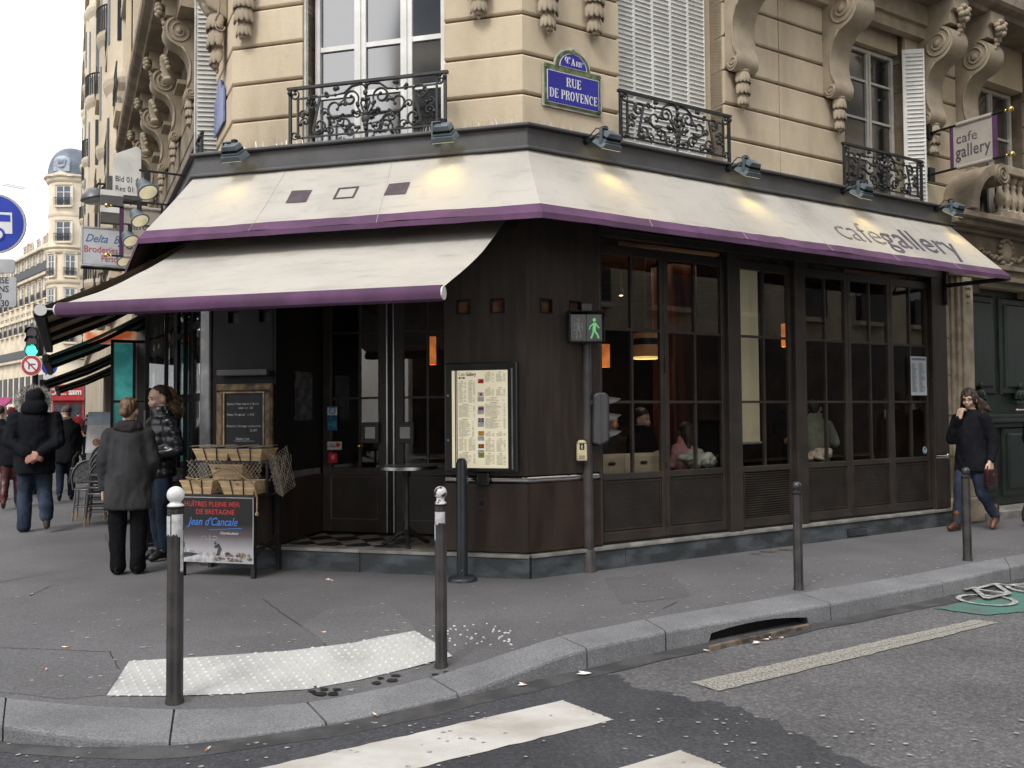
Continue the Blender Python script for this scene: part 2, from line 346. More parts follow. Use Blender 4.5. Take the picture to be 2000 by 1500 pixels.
# kerb line: (front px, back px, z of the top)
KB = [((0, 1416), (0, 1362), -.045), ((160, 1440), (150, 1376), -.085), ((330, 1450), (345, 1386), -.115), ((480, 1436), (470, 1381), -.12), ((640, 1412), (600, 1372), -.12),
      ((775, 1384), (720, 1349), -.12), ((895, 1355), (840, 1322), -.115), ((960, 1334), (900, 1303), -.09), ((1020, 1308), (960, 1284), -.055), ((1085, 1284), (1030, 1260), -.02), ((1146, 1265), (1092, 1241), 0),
      ((1225, 1248), (1170, 1226), 0), ((1300, 1232), (1260, 1208), 0), ((1405, 1214), (1365, 1190), 0), ((1622, 1178), (1559, 1158), 0), ((1841, 1136), (1769, 1123), 0), ((2000, 1102), (2000, 1081), 0)]
kf = []; kb = []
for (f, b, z) in KB: kf.append(G(*f, z)); kb.append(G(*b, z))
def ext(P, d, n, st): return [P + V((d[0]*st*i, d[1]*st*i, 0)) for i in range(1, n)]
eR = (DR.x, DR.y)
fR = ext(kf[-1], eR, 26, 1.1); bR = ext(kb[-1], eR, 26, 1.1)
# the kerb turns round the corner to the left and follows the side street, out of the picture
lp = [(-3.5, 4.95), (-4.5, 5.75), (-5.4, 6.9), (-6.2, 8.3)]
fl = [V((x, y, -.02)) for x, y in lp] ; bl = [V((x+.22, y+.2, -.02)) for x, y in lp]
dl_ = (-DL.x, -DL.y)
fl += [p for p in ext(fl[-1], dl_, 70, 1.2)]; bl += [p for p in ext(bl[-1], dl_, 70, 1.2)]
F_ = fl[::-1] + kf + fR; B_ = bl[::-1] + kb + bR
def resample(P, Q, step):
    out = []
    for i in range(len(P)-1):
        n = max(1, round((P[i+1]-P[i]).length/step))
        for k in range(n): out.append((P[i].lerp(P[i+1], k/n), Q[i].lerp(Q[i+1], k/n)))
    out.append((P[-1], Q[-1])); return out
def smooth_pairs(S, it=2):
    for _ in range(it):
        S = [S[0]] + [((S[i-1][0]+S[i][0]*2+S[i+1][0])/4, (S[i-1][1]+S[i][1]*2+S[i+1][1])/4) for i in range(1, len(S)-1)] + [S[-1]]
    return S
LINE = smooth_pairs(resample(F_, B_, .09), 4)
# pavement: lofted from the back of the kerb to under the buildings
inner = [W('L', -90, -1, 0), W('L', -.2, -1.0, 0), W('C', 1.7, -1.2, 0), W('R', .2, -1, 0), W('R', 40, -1, 0)]
# match by angle of the kerb outline: nearest point on the inner line
def near_inner(p):
    best = None
    for i in range(len(inner)-1):
        a, b = inner[i], inner[i+1]; d = b-a; t = max(0, min(1, (p-a).dot(d)/d.dot(d))); q = a + d*t
        if best is None or (q-p).length < best[0]: best = ((q-p).length, i+t)
    return best[1]
ks = [near_inner(V((b.x, b.y, 0))) for f, b in LINE]
for i in range(1, len(ks)): ks[i] = max(ks[i], ks[i-1])
for _ in range(40): ks = [ks[0]] + [(ks[i-1]+ks[i]+ks[i+1])/3 for i in range(1, len(ks)-1)] + [ks[-1]]
def innerpt(k):
    i = min(int(k), len(inner)-2); return inner[i].lerp(inner[i+1], k-i)
mb = MB(); rows = []
dist = [0, .06, .13, .21, .30, .40, .51, .63, .76, .90, 1.05, 1.2, 1.35, 1.6, 2.0]
for (f, b), k in zip(LINE, ks):
    q = innerpt(k); d = (q-b); d.z = 0; Lg = d.length; d.normalize(); r = [V((b.x, b.y, b.z-.004))]
    for s in dist[1:]:
        s2 = min(s, Lg*.8*s/2.0 if Lg < 2.4 else s); t = min(1, s/1.3); t = t*t*(3-2*t)
        r.append(V((b.x+d.x*s2, b.y+d.y*s2, (b.z-.004)*(1-t))))
    r.append(V((q.x, q.y, 0))); rows.append(r)
n = len(rows[0]); vs = [p for r in rows for p in r]
mb.add(vs, [(i*n+j, (i+1)*n+j, (i+1)*n+j+1, i*n+j+1) for i in range(len(rows)-1) for j in range(n-1)])
pav = tag(mb.obj('pavement', asphalt_p, smooth='all'), 'grey asphalt pavement round the corner of the cafe', kind='structure')
# height of the pavement surface at a point, for what stands on it
from mathutils.bvhtree import BVHTree
_bv = BVHTree.FromPolygons(vs, [(i*n+j, (i+1)*n+j, (i+1)*n+j+1, i*n+j+1) for i in range(len(rows)-1) for j in range(n-1)])
def PZ(x, y):
    h = _bv.ray_cast(V((x, y, 2)), V((0, 0, -1)))
    return h[0].z if h[0] else _bv.find_nearest(V((x, y, -.1)))[0].z
def GP(px, py):
    "point of the pavement surface seen at a pixel of the photograph"
    h = _bv.ray_cast(O, ray(px, py).normalized())
    if h[0]: return h[0]
    p = G(px, py, -.1); return _bv.find_nearest(p)[0]
# kerb stones, each a part of the kerb
kerb = tag(thing('kerb', 'pale granite kerb stones lowered towards the crossing', None, Matrix()), kind='structure')
del kerb['label']; tag(kerb, 'pale granite kerb lowered towards the pedestrian crossing', kind='structure')
seams_px = [20, 330, 645, 895, 1146, 1300, 1622, 1841]
def px_of(P):
    d = P - O; return 1000 + FPX*d.dot(rc)/d.dot(fw)
marks = []; acc = 0; idx0 = len(LINE)
sx_ = [px_of(f) if f.y > 1 else -9e9 for f, b in LINE]
for s in seams_px:
    i = min(range(len(LINE)), key=lambda i: abs(sx_[i]-s) if LINE[i][0].y < 9 else 9e9); marks.append(i)
marks = sorted(set(marks)); i0, i1 = marks[0], marks[-1]
marks = list(range(i0-12, 0, -12))[::-1] + marks + list(range(i1+13, len(LINE)-1, 13))
for a, b in zip(marks[:-1], marks[1:]):
    seg = [LINE[a+i] for i in range(b-a+1)]
    if len(seg) < 2: continue
    g = .006; seg = list(seg)
    def trim(p0, p1):
        return tuple(u + (v-u).normalized()*g for u, v in zip(p0, p1))
    seg[0] = trim(seg[0], seg[1]); seg[-1] = trim(seg[-1], seg[-2])
    R = []
    for f, bk in seg:
        jn = V((noise.noise(f*9), noise.noise(f*9+V((5, 0, 0))), noise.noise(f*13)*.5))*.006; f = f + jn; bk = bk + V((jn.y, jn.x, jn.z*.3))
        o_ = (f-bk); o_.z = 0; o_.normalize(); c = .022
        R.append([V((bk.x, bk.y, -.3)), V((bk.x, bk.y, bk.z-.008)), bk + o_*.012, f - o_*c, f - o_*.006 - V((0, 0, .008)), f - V((0, 0, c)), V((f.x+o_.x*.012, f.y+o_.y*.012, -.3))])
    mb = MB()
    if sx_[a] > 1290 and sx_[b] < 1640 and sx_[a] < 1320:      # the stone with the drain mouth cut into its face
        m = len(R); drain_seg = (seg[0], seg[-1]); RR = []
        for i, r in enumerate(R):
            t = i/(m-1); r = list(r)
            if .22 < t < .86:
                fr_, bk = seg[i]; o_ = (fr_-bk).normalized(); top = -.10 + .055*math.sin(PI*min(1, (t-.22)/.64*.8+.1))
                p = r[5]; r[6] = V((p.x, p.y, top)); r[0] = V((r[0].x, r[0].y, top+.0))
            RR.append(r)
        R = RR
    mb.rings(R)
    mb.obj('kerb_stone', granite, kerb)
# mortar bed filling behind / under the kerb joints
mb = MB(); R = []
for f, b in LINE:
    o_ = (f-b); o_.z = 0; o_.normalize()
    R.append([V((b.x, b.y, b.z-.02)), V((f.x, f.y, f.z-.02))-o_*.02, V((f.x, f.y, -.3))-o_*.02, V((b.x, b.y, -.3))])
for i in range(len(R)-1):
    px = sx_[i]
    if 1290 < px < 1600: continue
    mb.rings([R[i], R[i+1]], cap=False)
tag(mb.obj('joint_mortar', M('kerb mortar', (.10, .095, .088), .95, .2, 20), kerb), kind='stuff')
# dark drain chamber with a rusty lip bar
dA, dB = G(1372, 1272, RZ_), G(1580, 1225, RZ_)
d = (dB-dA); d.z = 0; Lg = d.length; ang = math.atan2(d.y, d.x)
dr = thing('street_drain', 'dark gutter drain mouth in the kerb with a brown lip bar', 'drain', LOCM(dA.x, dA.y, RZ_, ang))
mb = MB(); mb.box(-.1, Lg+.1, .17, .4, -.01, .12); mb.obj('mouth', M('drain dark', (.004, .004, .004), .95, .1), dr)
mb = MB(); mb.box(.04, Lg-.02, -.035, -.005, -.01, .035); mb.obj('lip_bar', M('rusty bar', (.14, .11, .085), .8, .3, 12, .2), dr, bevel=.005)
# gutter fillet: smooth asphalt band along the kerb foot
mb = MB()
for i in range(len(LINE)-1):
    f, b = LINE[i]; f2, b2 = LINE[i+1]; px = sx_[i]
    if not (-2000 < px < 4000): continue
    o_ = (f-b); o_.z = 0; o_.normalize(); o2 = (f2-b2); o2.z = 0; o2.normalize(); w1 = .17+.05*noise.noise(f*1.7); w2 = .17+.05*noise.noise(f2*1.7)
    mb.quad(V((f.x, f.y, RZ_+.005)), f+o_*w1+V((0, 0, RZ_+.005-f.z)), f2+o2*w2+V((0, 0, RZ_+.005-f2.z)), V((f2.x, f2.y, RZ_+.005)))
tag(mb.obj('gutter', M('damp gutter asphalt', (.085, .083, .083), .6, .25, 5, .3, 90, col2=(.05, .05, .052)), smooth='all'), 'damp smooth gutter strip along the kerb', kind='structure')
# zebra stripes, lane line
def ground_poly(pts, z, name, m, label, rag=.012, n=10, seed=1, kind='structure'):
    rg = random.Random(seed); P = []
    for i in range(len(pts)):
        a, b = V(pts[i]), V(pts[(i+1) % len(pts)])
        for k in range(n):
            c = a.lerp(b, k/n); P.append((c.x+rg.uniform(-rag, rag), c.y+rg.uniform(-rag, rag), z))
    mb = MB(); mb.add(P, [tuple(range(len(P)))]); return tag(mb.obj(name, m), label, kind=kind)
def g2(px, py): p = G(px, py, RZ_); return (p.x, p.y)
A1, B1 = V(g2(1100, 1370)), V(g2(1198, 1408)); dz = (V(g2(1100, 1370)) - V(g2(520, 1500))).normalized()
ground_poly([A1 - dz*4, A1, B1, B1 - dz*4], RZ_+.007, 'crossing_stripe', paint_w, 'cream white crossing stripe nearest the kerb', .006, 60)
A2 = V(g2(1330, 1468)); B2 = A2 + (B1-A1)
ground_poly([A2 - dz*4, A2, B2, B2 - dz*4], RZ_+.007, 'crossing_stripe', paint_w, 'white crossing stripe cut off by the bottom of the picture', .006, 60)
for k in (1, 2):
    s = (A2-A1)*k; ground_poly([A2+s - dz*4, A2+s, B2+s, B2+s - dz*4], RZ_+.007, 'crossing_stripe', paint_w, 'white crossing stripe behind the viewer', .006, 20)
# worn dashed line: many flakes of paint
wornp = bpy.data.materials.new('worn line paint'); wornp.use_nodes = True; t = wornp.node_tree; b = t.nodes['Principled BSDF']
b.inputs['Base Color'].default_value = (.37, .355, .315, 1); b.inputs['Roughness'].default_value = .8
tcn = t.nodes.new('ShaderNodeTexCoord'); nn_ = t.nodes.new('ShaderNodeTexNoise'); nn_.inputs['Scale'].default_value = 60; nn_.inputs['Detail'].default_value = 12; nn_.inputs['Roughness'].default_value = .8
rp = t.nodes.new('ShaderNodeValToRGB'); rp.color_ramp.elements[0].position = .40; rp.color_ramp.elements[1].position = .52
trn = t.nodes.new('ShaderNodeBsdfTransparent'); ms = t.nodes.new('ShaderNodeMixShader')
t.links.new(tcn.outputs['Object'], nn_.inputs['Vector']); t.links.new(nn_.outputs['Fac'], rp.inputs['Fac']); t.links.new(rp.outputs['Color'], ms.inputs['Fac'])
t.links.new(trn.outputs[0], ms.inputs[1]); t.links.new(b.outputs[0], ms.inputs[2]); t.links.new(ms.outputs[0], t.nodes['Material Output'].inputs['Surface'])
ground_poly([g2(1350, 1335), g2(1905, 1212), g2(1950, 1218), g2(1405, 1352)], RZ_+.008, 'lane_line', wornp, 'worn off white dash painted along the road', .008, 40)
# green cycle patch with a white bicycle on it
ground_poly([g2(1828, 1190), g2(1960, 1160), (6.2, 8.75), (6.6, 8.2), g2(2000, 1196), g2(1925, 1203)], RZ_+.008, 'cycle_patch', M('green road paint', (.075, .185, .155), .85, .22, 5, .4, 90, col2=(.10, .135, .125), thr=(.3, .55), det=9), 'faded green cycle lane patch on the road', .012)
bx = thing('bicycle_marking', 'white bicycle symbol painted on the green patch', 'road marking', LOCM(*g2(1912, 1180), RZ_+.014, math.atan2(DR.y, DR.x)))
mb = MB()
def flat(pts, wd):
    for p, q in zip(pts[:-1], pts[1:]):
        p, q = V(p), V(q); d = (q-p).normalized(); nrm = V((-d.y, d.x))*wd/2
        z = .0004*len(mb.f); mb.quad((p.x+nrm.x, p.y+nrm.y, z), (q.x+nrm.x, q.y+nrm.y, z), (q.x-nrm.x, q.y-nrm.y, z), (p.x-nrm.x, p.y-nrm.y, z))
for cx in (.15, .95): flat([(cx+.22*math.cos(2*PI*k/20), .02+.22*math.sin(2*PI*k/20)) for k in range(21)], .045)
flat([(.15, .02), (.45, .30), (.85, .34), (.95, .02)], .045); flat([(.45, .30), (.52, .02), (.85, .34)], .045); flat([(.15, .02), (.52, .02)], .045); flat([(.78, .40), (1.0, .42)], .05); flat([(.34, .34), (.54, .34)], .06)
mb.obj('symbol', M('white symbol paint', (.40, .41, .39), .8, .2, 20, .2), bx)
# tactile paving: white painted sheet with studs
tp = [(208, 1360), (252, 1293), (400, 1284), (560, 1273), (690, 1257), (810, 1233), (852, 1258), (884, 1283), (800, 1306), (700, 1330), (600, 1348), (450, 1357), (330, 1361)]
P = [GP(*q) for q in tp]
tac = thing('tactile_strip', 'white painted tactile strip with raised studs by the crossing', 'tactile paving', LOCM(P[0].x, P[0].y, 0))
iT = WM[tac.name].inverted()
from mathutils import geometry
poly2 = [V((p.x, p.y)) for p in P]
def inside(x, y):
    c = False; j = len(poly2)-1
    for i in range(len(poly2)):
        a, b = poly2[i], poly2[j]
        if (a.y > y) != (b.y > y) and x < (b.x-a.x)*(y-a.y)/(b.y-a.y)+a.x: c = not c
        j = i
    return c
mb = MB(); g = .04; x0 = min(p.x for p in P); x1 = max(p.x for p in P); y0 = min(p.y for p in P); y1 = max(p.y for p in P)
# sheet follows the ramp: triangulate a dense interior
pts = list(poly2); E = [(i, (i+1) % len(poly2)) for i in range(len(poly2))]
extra = []
yy = y0
while yy < y1:
    xx = x0
    while xx < x1:
        if inside(xx, yy) and min((V((xx, yy))-q).length for q in poly2) > .03: extra.append(V((xx, yy)))
        xx += .05
    yy += .05
r_ = geometry.delaunay_2d_cdt(pts+extra, E, [], 1, 1e-5)
mb.add([(q.x, q.y, PZ(q.x, q.y)+.006) for q in r_[0]], [tuple(f) for f in r_[2]], iT)
mb.obj('painted_sheet', paint_t, tac, smooth='all')
mb = MB(); dxy = (P[4]-P[0]).normalized(); nxy = V((-dxy.y, dxy.x, 0)); q0 = P[0]; rg = random.Random(5)
for i in range(-20, 60):
    for j in range(-25, 40):
        q = q0 + dxy*i*.058 + nxy*j*.058 + (nxy*.029 if i % 2 else V((0, 0, 0)))
        if inside(q.x, q.y):
            z = PZ(q.x, q.y)+.006
            mb.lathe([(.0125, z-.002), (.011, z+.003), (.007, z+.005)], iT, 7, q.x, q.y)
tag(mb.obj('stud', M('stud white', (.66, .66, .64), .6, .08, 9), tac, smooth=True), kind='stuff')
# bare white studs beyond the strip, right of the second bollard
mb = MB(); rg = random.Random(11)
for px, py in [(840+rg.uniform(0, 160), 1222+rg.uniform(0, 46)) for _ in range(62)]:
    q = GP(px, py+ (px-840)*-.05); r = rg.uniform(.006, .011)
    mb.lathe([(r, q.z-.003), (r*.9, q.z+.004), (r*.5, q.z+.006)], None, 6, q.x, q.y)
tag(mb.obj('stray_studs', MATS['stud white'], smooth=True), 'scattered bare white studs left on the pavement', 'tactile studs', kind='stuff')
# chewing gum, cigarette ends, paper scraps, dark spills
mb = MB(); rg = random.Random(21)
def blob(px, py, r, z=.004, road=False):
    q = GP(px, py) if not road else G(px, py, RZ_+.0095)
    n = 7; a0 = rg.random()*6
    rr = [r*rg.uniform(.65, 1.1) for _ in range(n)]
    mb.add([(q.x+rr[i]*math.cos(a0+2*PI*i/n), q.y+rr[i]*.8*math.sin(a0+2*PI*i/n), q.z+z) for i in range(n)], [tuple(range(n))])
for _ in range(300):
    px = rg.uniform(0, 2000); lo = 1150 if px < 900 else 1130-(px-900)*.06; hi = 1360 if px < 700 else 1330-(px-700)*.185
    blob(px, rg.uniform(lo, hi), rg.uniform(.007, .023))
gum = M('trodden gum', (.36, .355, .35), .8, .15, 30)
tag(mb.obj('gum_spots', gum), 'pale trodden chewing gum spots on the pavement', 'gum spots', kind='stuff')
mb = MB()
for _ in range(150): blob(rg.uniform(0, 2000), rg.uniform(1380, 1500), rg.uniform(.006, .018), 0, True)
tag(mb.obj('road_specks', gum), 'pale specks and gum on the road', 'specks', kind='stuff')
mb = MB()
for px, py, r in [(1738, 1190, 0), (625, 1357, .05), (650, 1357, .045), (735, 1335, .04), (765, 1330, .045), (610, 1352, .03), (905, 1345, .03)]:
    if r: blob(px, py, r, .007); blob(px+8, py-9, r*.7, .0075)
tag(mb.obj('dark_stains', M('dark spill', (.03, .03, .03), .4, .2, 20)), 'small dark spills on the pavement edge', 'stains', kind='stuff')
mb = MB(); mb2 = MB()
for px, py, rd in [(1382, 1272, 1), (1495, 1250, 1), (1505, 1247, 1), (1525, 1247, 1), (1480, 1255, 1), (735, 1398, 1), (1100, 1116, 0), (1120, 1116, 0), (640, 1134, 0), (650, 1135, 0), (405, 1465, 1), (1140, 1314, 1), (1021, 1337, 1), (130, 1265, 0), (90, 1310, 0), (1345, 1086, 0), (60, 1162, 0), (630, 1236, 0)]:
    q = (G(px, py, RZ_+.012) if rd else GP(px, py)); a = rg.random()*PI; l = rg.uniform(.02, .035)
    mb.tube([q+V((math.cos(a)*l, math.sin(a)*l, .006)), q+V((0, 0, .006))], .005, 5)
    mb2.tube([q+V((0, 0, .006)), q-V((math.cos(a)*.018, math.sin(a)*.018, -.006))], .005, 5)
tag(mb.obj('cigarette_ends', M('cigarette paper', (.75, .73, .70), .8, .05)), 'white cigarette ends scattered on the ground', 'cigarette ends', kind='stuff')
tag(mb2.obj('cigarette_filters', M('cork filter', (.55, .25, .08), .8, .1)), 'orange cigarette filters scattered on the ground', 'cigarette filters', kind='stuff')
mb = MB()
for px, py, s, rd in [(1141, 1316, .05, 1), (1020, 1338, .03, 1), (1477, 1256, .03, 1), (640, 1133, .025, 0)]:
    q = (G(px, py, RZ_+.014) if rd else GP(px, py)+V((0, 0, .006)))
    mb.add([q+V((-s, 0, 0)), q+V((0, -s*.5, .004)), q+V((s, .2*s, .002)), q+V((.1*s, s*.6, .008))], [(0, 1, 2, 3)])
tag(mb.obj('paper_scraps', M('paper scrap', (.8, .8, .78), .8, .05)), 'small white scraps of paper in the gutter', 'paper scraps', kind='stuff')
mb = MB()
for px, py, r in [(1500, 1078, .10), (1535, 1074, .12), (1560, 1080, .08), (1475, 1082, .07)]: blob(px, py, r, .003+.0004*px/1500)
tag(mb.obj('dust_patch', M('brown dust', (.115, .098, .085), .95, .3, 40)), 'brown dusty patch at the foot of the plinth', 'dust', kind='stuff')
for nm, pts, c, lb in (('pavement_patch', [(0, 1268), (212, 1275), (238, 1312), (206, 1358), (120, 1366), (0, 1352)], (.150, .148, .154), 'slightly darker asphalt repair beside the tactile strip'), ('pavement_patch', [(585, 1222), (668, 1290), (812, 1228), (760, 1180), (640, 1190)], (.176, .174, .180), 'slightly paler asphalt repair behind the tactile strip'), ('pavement_patch', [(1180, 1130), (1310, 1116), (1350, 1165), (1215, 1180)], (.142, .140, .145), 'dark square asphalt repair in front of the signal pole')):
    P_ = [GP(*q) for q in pts]; PP_ = []
    for i in range(len(P_)):
        for k in range(14): q = P_[i].lerp(P_[(i+1) % len(P_)], k/14); q = q + V((.012*noise.noise(q*8), .012*noise.noise(q*8+V((3, 3, 0))), 0)); PP_.append(V((q.x, q.y, 0)))
    r_ = geometry.delaunay_2d_cdt([V((q.x, q.y)) for q in PP_] + [V((x_*.09, y_*.09)) for x_ in range(-50, 60) for y_ in range(40, 110)], [(i, (i+1) % len(PP_)) for i in range(len(PP_))], [], 1, 1e-5)
    mb = MB(); mb.add([(q.x, q.y, PZ(q.x, q.y)+.0022) for q in r_[0]], [tuple(f) for f in r_[2]]); tag(mb.obj(nm, asphalt('repair asphalt %s' % c[0], c, tuple(v*.8 for v in c), 1.2, 1.1, 1.7, .5), smooth='all'), lb, kind='structure')
# cracks in the pavement
mb = MB()
def crack(px, wd=.006):
    P = [GP(*q) for q in px]; pts = []
    for a, b in zip(P[:-1], P[1:]):
        for k in range(8):
            c = a.lerp(b, k/8); pts.append(c + V((rg.uniform(-.008, .008), rg.uniform(-.008, .008), .005)))
    for a, b in zip(pts[:-1], pts[1:]):
        d = (b-a).normalized(); nr = V((-d.y, d.x, 0))*wd/2
        mb.quad(a+nr, b+nr, b-nr, a-nr)
crack([(515, 1172), (585, 1222), (640, 1265), (668, 1290)]); crack([(0, 1266), (110, 1270), (215, 1274), (236, 1312)]); crack([(1295, 1190), (1325, 1198)]); crack([(58, 1165), (105, 1142)]); crack([(205, 1045), (218, 1085)])
tag(mb.obj('pavement_cracks', M('crack dark', (.03, .03, .03), .95, .1)), 'thin dark cracks across the pavement', 'cracks', kind='stuff')
# ================================================================== THE CORNER BUILDING
bld = thing('corner_building', 'cream stone corner building with the dark brown cafe front on its ground floor', 'building', LOCM(CR.x, CR.y, 0))
def isect(F1, p1, F2, p2):
    a = FR[F1][0] + N2(FR[F1][1])*p1; b = FR[F2][0] + N2(FR[F2][1])*p2; d1, d2 = FR[F1][1], FR[F2][1]
    den = d1.x*(-d2.y) + d2.x*d1.y; e = b-a
    return a + d1*((e.x*(-d2.y) + d2.x*e.y)/den)
def cor(p, F1='C', F2='R', pl=None): return isect(F1, p, F2, p if pl is None else pl)
def w2(F, t, p): o, d = FR[F]; return o + d*t + N2(d)*p
I0 = Matrix()
PU, PL = -.10, -.25
# stone blocks: plan outline, pushed up, with worn rounded groove edges
def block(outl, inl, z0, z1, c=.02, m=stone, name='stone_block', parent=None, g=.010):
    "outl: outer plan line (left to right), inl: the same line further in"
    def off(dz):
        r = []
        n = len(outl)
        for i in range(n):
            o = outl[i]; d = (inl[i]-o).normalized(); r.append(o + d*dz)
        return r
    z0 += g; z1 -= g; R = []
    for z, dd in ((z0, c), (z0+c*.4, c*.35), (z0+c, 0), (z1-c, 0), (z1-c*.4, c*.35), (z1, c)):
        R.append([V((q.x, q.y, z)) for q in off(dd)] + [V((q.x, q.y, z)) for q in inl[::-1]])
    mb = MB(); mb.rings(R); return mb.obj(name, m, parent or bld, I0)
ZC = [4.20, 4.62, 5.01, 5.40, 5.79, 6.18, 6.57, 6.96]
cRC, cRCi = cor(PU), cor(PU-.3)
cLC, cLCi = isect('L', PL, 'C', PU), isect('L', PL-.3, 'C', PU-.3)
for z0, z1 in zip(ZC[:-1], ZC[1:]):
    block([w2('C', 2.60, PU), cRC, w2('R', 1.22, PU)], [w2('C', 2.60, PU-.3), cRCi, w2('R', 1.22, PU-.3)], z0, z1)
    block([w2('L', -1.0, PL), cLC, w2('C', 1.06, PU)], [w2('L', -1.0, PL-.3), cLCi, w2('C', 1.06, PU-.3)], z0, z1)
    block([w2('R', 2.74, PU), w2('R', 3.618, PU)], [w2('R', 2.74, PU-.3), w2('R', 3.618, PU-.3)], z0, z1)
    block([w2('R', 3.632, PU), w2('R', 4.80, PU)], [w2('R', 3.632, PU-.3), w2('R', 4.80, PU-.3)], z0, z1)
    block([w2('R', 6.08, PU), w2('R', 7.75, PU)], [w2('R', 6.08, PU-.3), w2('R', 7.75, PU-.3)], z0, z1)
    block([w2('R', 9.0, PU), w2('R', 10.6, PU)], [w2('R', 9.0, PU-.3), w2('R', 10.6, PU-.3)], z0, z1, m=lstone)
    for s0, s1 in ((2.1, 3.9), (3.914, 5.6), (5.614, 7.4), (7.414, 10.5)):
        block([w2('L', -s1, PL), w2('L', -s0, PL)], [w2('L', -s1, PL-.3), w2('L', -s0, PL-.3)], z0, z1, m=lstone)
# walls behind the blocks and up to the roof
mb = MB()
def wallseg(F, t0, t1, p, z0, z1, th=.25): mb.box(t0, t1, -p, -p+th, z0, z1, FM(F))
pc = PU-.045
mb.T = None
for F, t0, t1 in (('C', 2.60, 3.36), ('R', .06, 1.22), ('C', .30, 1.06), ('R', 2.74, 4.80), ('R', 6.08, 7.75), ('R', 9.0, 10.6)): wallseg(F, t0, t1, pc, 3.2, 7.0)
for t0, t1 in ((-1.0, -.15), (-10.5, -2.1)): wallseg('L', t0, t1, PL-.045, 3.2, 7.0)
mb.parts('wall_core', mortar, bld, I0)
mb = MB(); pts = [w2('L', -12, PL-.05), isect('L', PL-.05, 'C', PU-.05), cor(PU-.05), w2('R', 26, PU-.05), w2('R', 26, -6), w2('C', 1.7, -8), w2('L', -12, -6)]
mb.prism([(q.x, q.y) for q in pts], 6.96, 17.5, axis='z')
mb.obj('upper_wall', stone, bld, I0)
# mass of the building right of the gate and beyond, out of the picture
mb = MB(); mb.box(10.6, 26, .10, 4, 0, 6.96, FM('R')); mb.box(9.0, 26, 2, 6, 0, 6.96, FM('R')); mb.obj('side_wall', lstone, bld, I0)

def slats(mb, x0, x1, z0, z1, n, y, th=.008, dep=.03, tilt=.6):
    for i in range(n):
        z = z0 + (z1-z0)*(i+.5)/n
        mb.box(x0, x1, -dep/2, dep/2, -th/2, th/2, TR(0, y, z) @ RX(tilt))
wglass = M('reflecting window glass', (.012, .014, .017), .03, .05, 1, 0, spec=1.0); 
_b = wglass.node_tree.nodes['Principled BSDF']; _b.inputs['IOR'].default_value = 2.0; 
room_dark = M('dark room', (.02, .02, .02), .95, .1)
# ------------------------------------------------ window over the cafe door (facade C)
def window(F, t0, t1, p, z0, z1, stiles, bars, mframe=white_p, fw_=.055, mglass=wglass, wd=.05, name='window'):
    mb = MB()
    mb.box(t0, t0+fw_, -.03, .05, z0, z1); mb.box(t1-fw_, t1, -.03, .05, z0, z1); mb.box(t0+fw_, t1-fw_, -.03, .05, z1-fw_, z1); mb.box(t0+fw_, t1-fw_, -.03, .05, z0, z0+.09)
    for a, b in stiles:
        mb.box(a, b, -.02, .05, z0+.09, z1-fw_); mb.box((a+b)/2-.012, (a+b)/2+.012, -.034, -.02, z0+.09, z1-fw_)
    fr_ = mb.obj(name, mframe, bld, FM(F, 0, p), bevel=.006)
    xs = [t0+fw_] + [q for s in stiles for q in s] + [t1-fw_]
    for i in range(0, len(xs), 2):
        mbar = MB()
        for zb in bars: mbar.box(xs[i], xs[i+1], -.012, .03, zb-wd/2, zb+wd/2)
        if bars: mbar.parts('glazing_bar', mframe, fr_, FM(F, 0, p))
        zs = [z0+.09] + [q for zb in bars for q in (zb-wd/2, zb+wd/2)] + [z1-fw_]
        for j in range(0, len(zs), 2):
            m2 = MB(); m2.box(xs[i]+.002, xs[i+1]-.002, .012, .018, zs[j]+.002, zs[j+1]-.002); m2.obj('pane', mglass, fr_, FM(F, 0, p))
    return fr_
window('C', 1.115, 2.56, -.30, 4.22, 6.9, [(1.554, 1.686), (2.066, 2.194)], [4.86, 5.36, 6.1])
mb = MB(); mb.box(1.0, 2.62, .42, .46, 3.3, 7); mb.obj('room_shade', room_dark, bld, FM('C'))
mb = MB(); mb.box(1.06, 2.60, .05, .50, 3.3, 4.22); mb.obj('window_sill', stone, bld, FM('C'))
# folded louvred shutter in the left jamb
def shutter(F, t0, t1, p, z0, z1, panels, n, rot=0, mm=shut_p, label=None, fw_=.035):
    base = FM(F, t0, p) @ RZ(rot); wd = (t1-t0)
    mb = MB(); pw = wd/panels
    for i in range(panels+1):
        x = i*pw; mb.box(max(0, x-fw_/2), min(wd, x+fw_/2), -.016, .016, z0, z1)
    for z in (z0, z1-.06): 
        for i in range(panels): mb.box(i*pw+fw_/2, (i+1)*pw-fw_/2, -.014, .014, z, z+.06)
    sh = mb.obj('shutter', mm, bld, base, bevel=.004); m_ = MB(); m_.box(.01, wd-.01, -.003, .003, z0+.01, z1-.01); m_.obj('back_board', mm, sh, base)  # board added among the slats, closes their gaps so they look less dark
    if label: sh['label'] = label
    m0 = MB(); m0.box(0, pw-fw_ - .002, -.024, .024, -.004, .004, RX(.75)); me = m0.mesh('slat', mm)
    for i in range(panels):
        for k in range(n):
            inst('slat', me, base @ TR(i*pw+fw_/2+.001 if i else fw_+.001, 0, z0+.06+(z1-z0-.12)*(k+.5)/n), sh)
    return sh
shutter('C', 1.075, 1.11, -.12, 4.24, 6.9, 1, 40, rad(68), label='folded shutter in the window jamb')
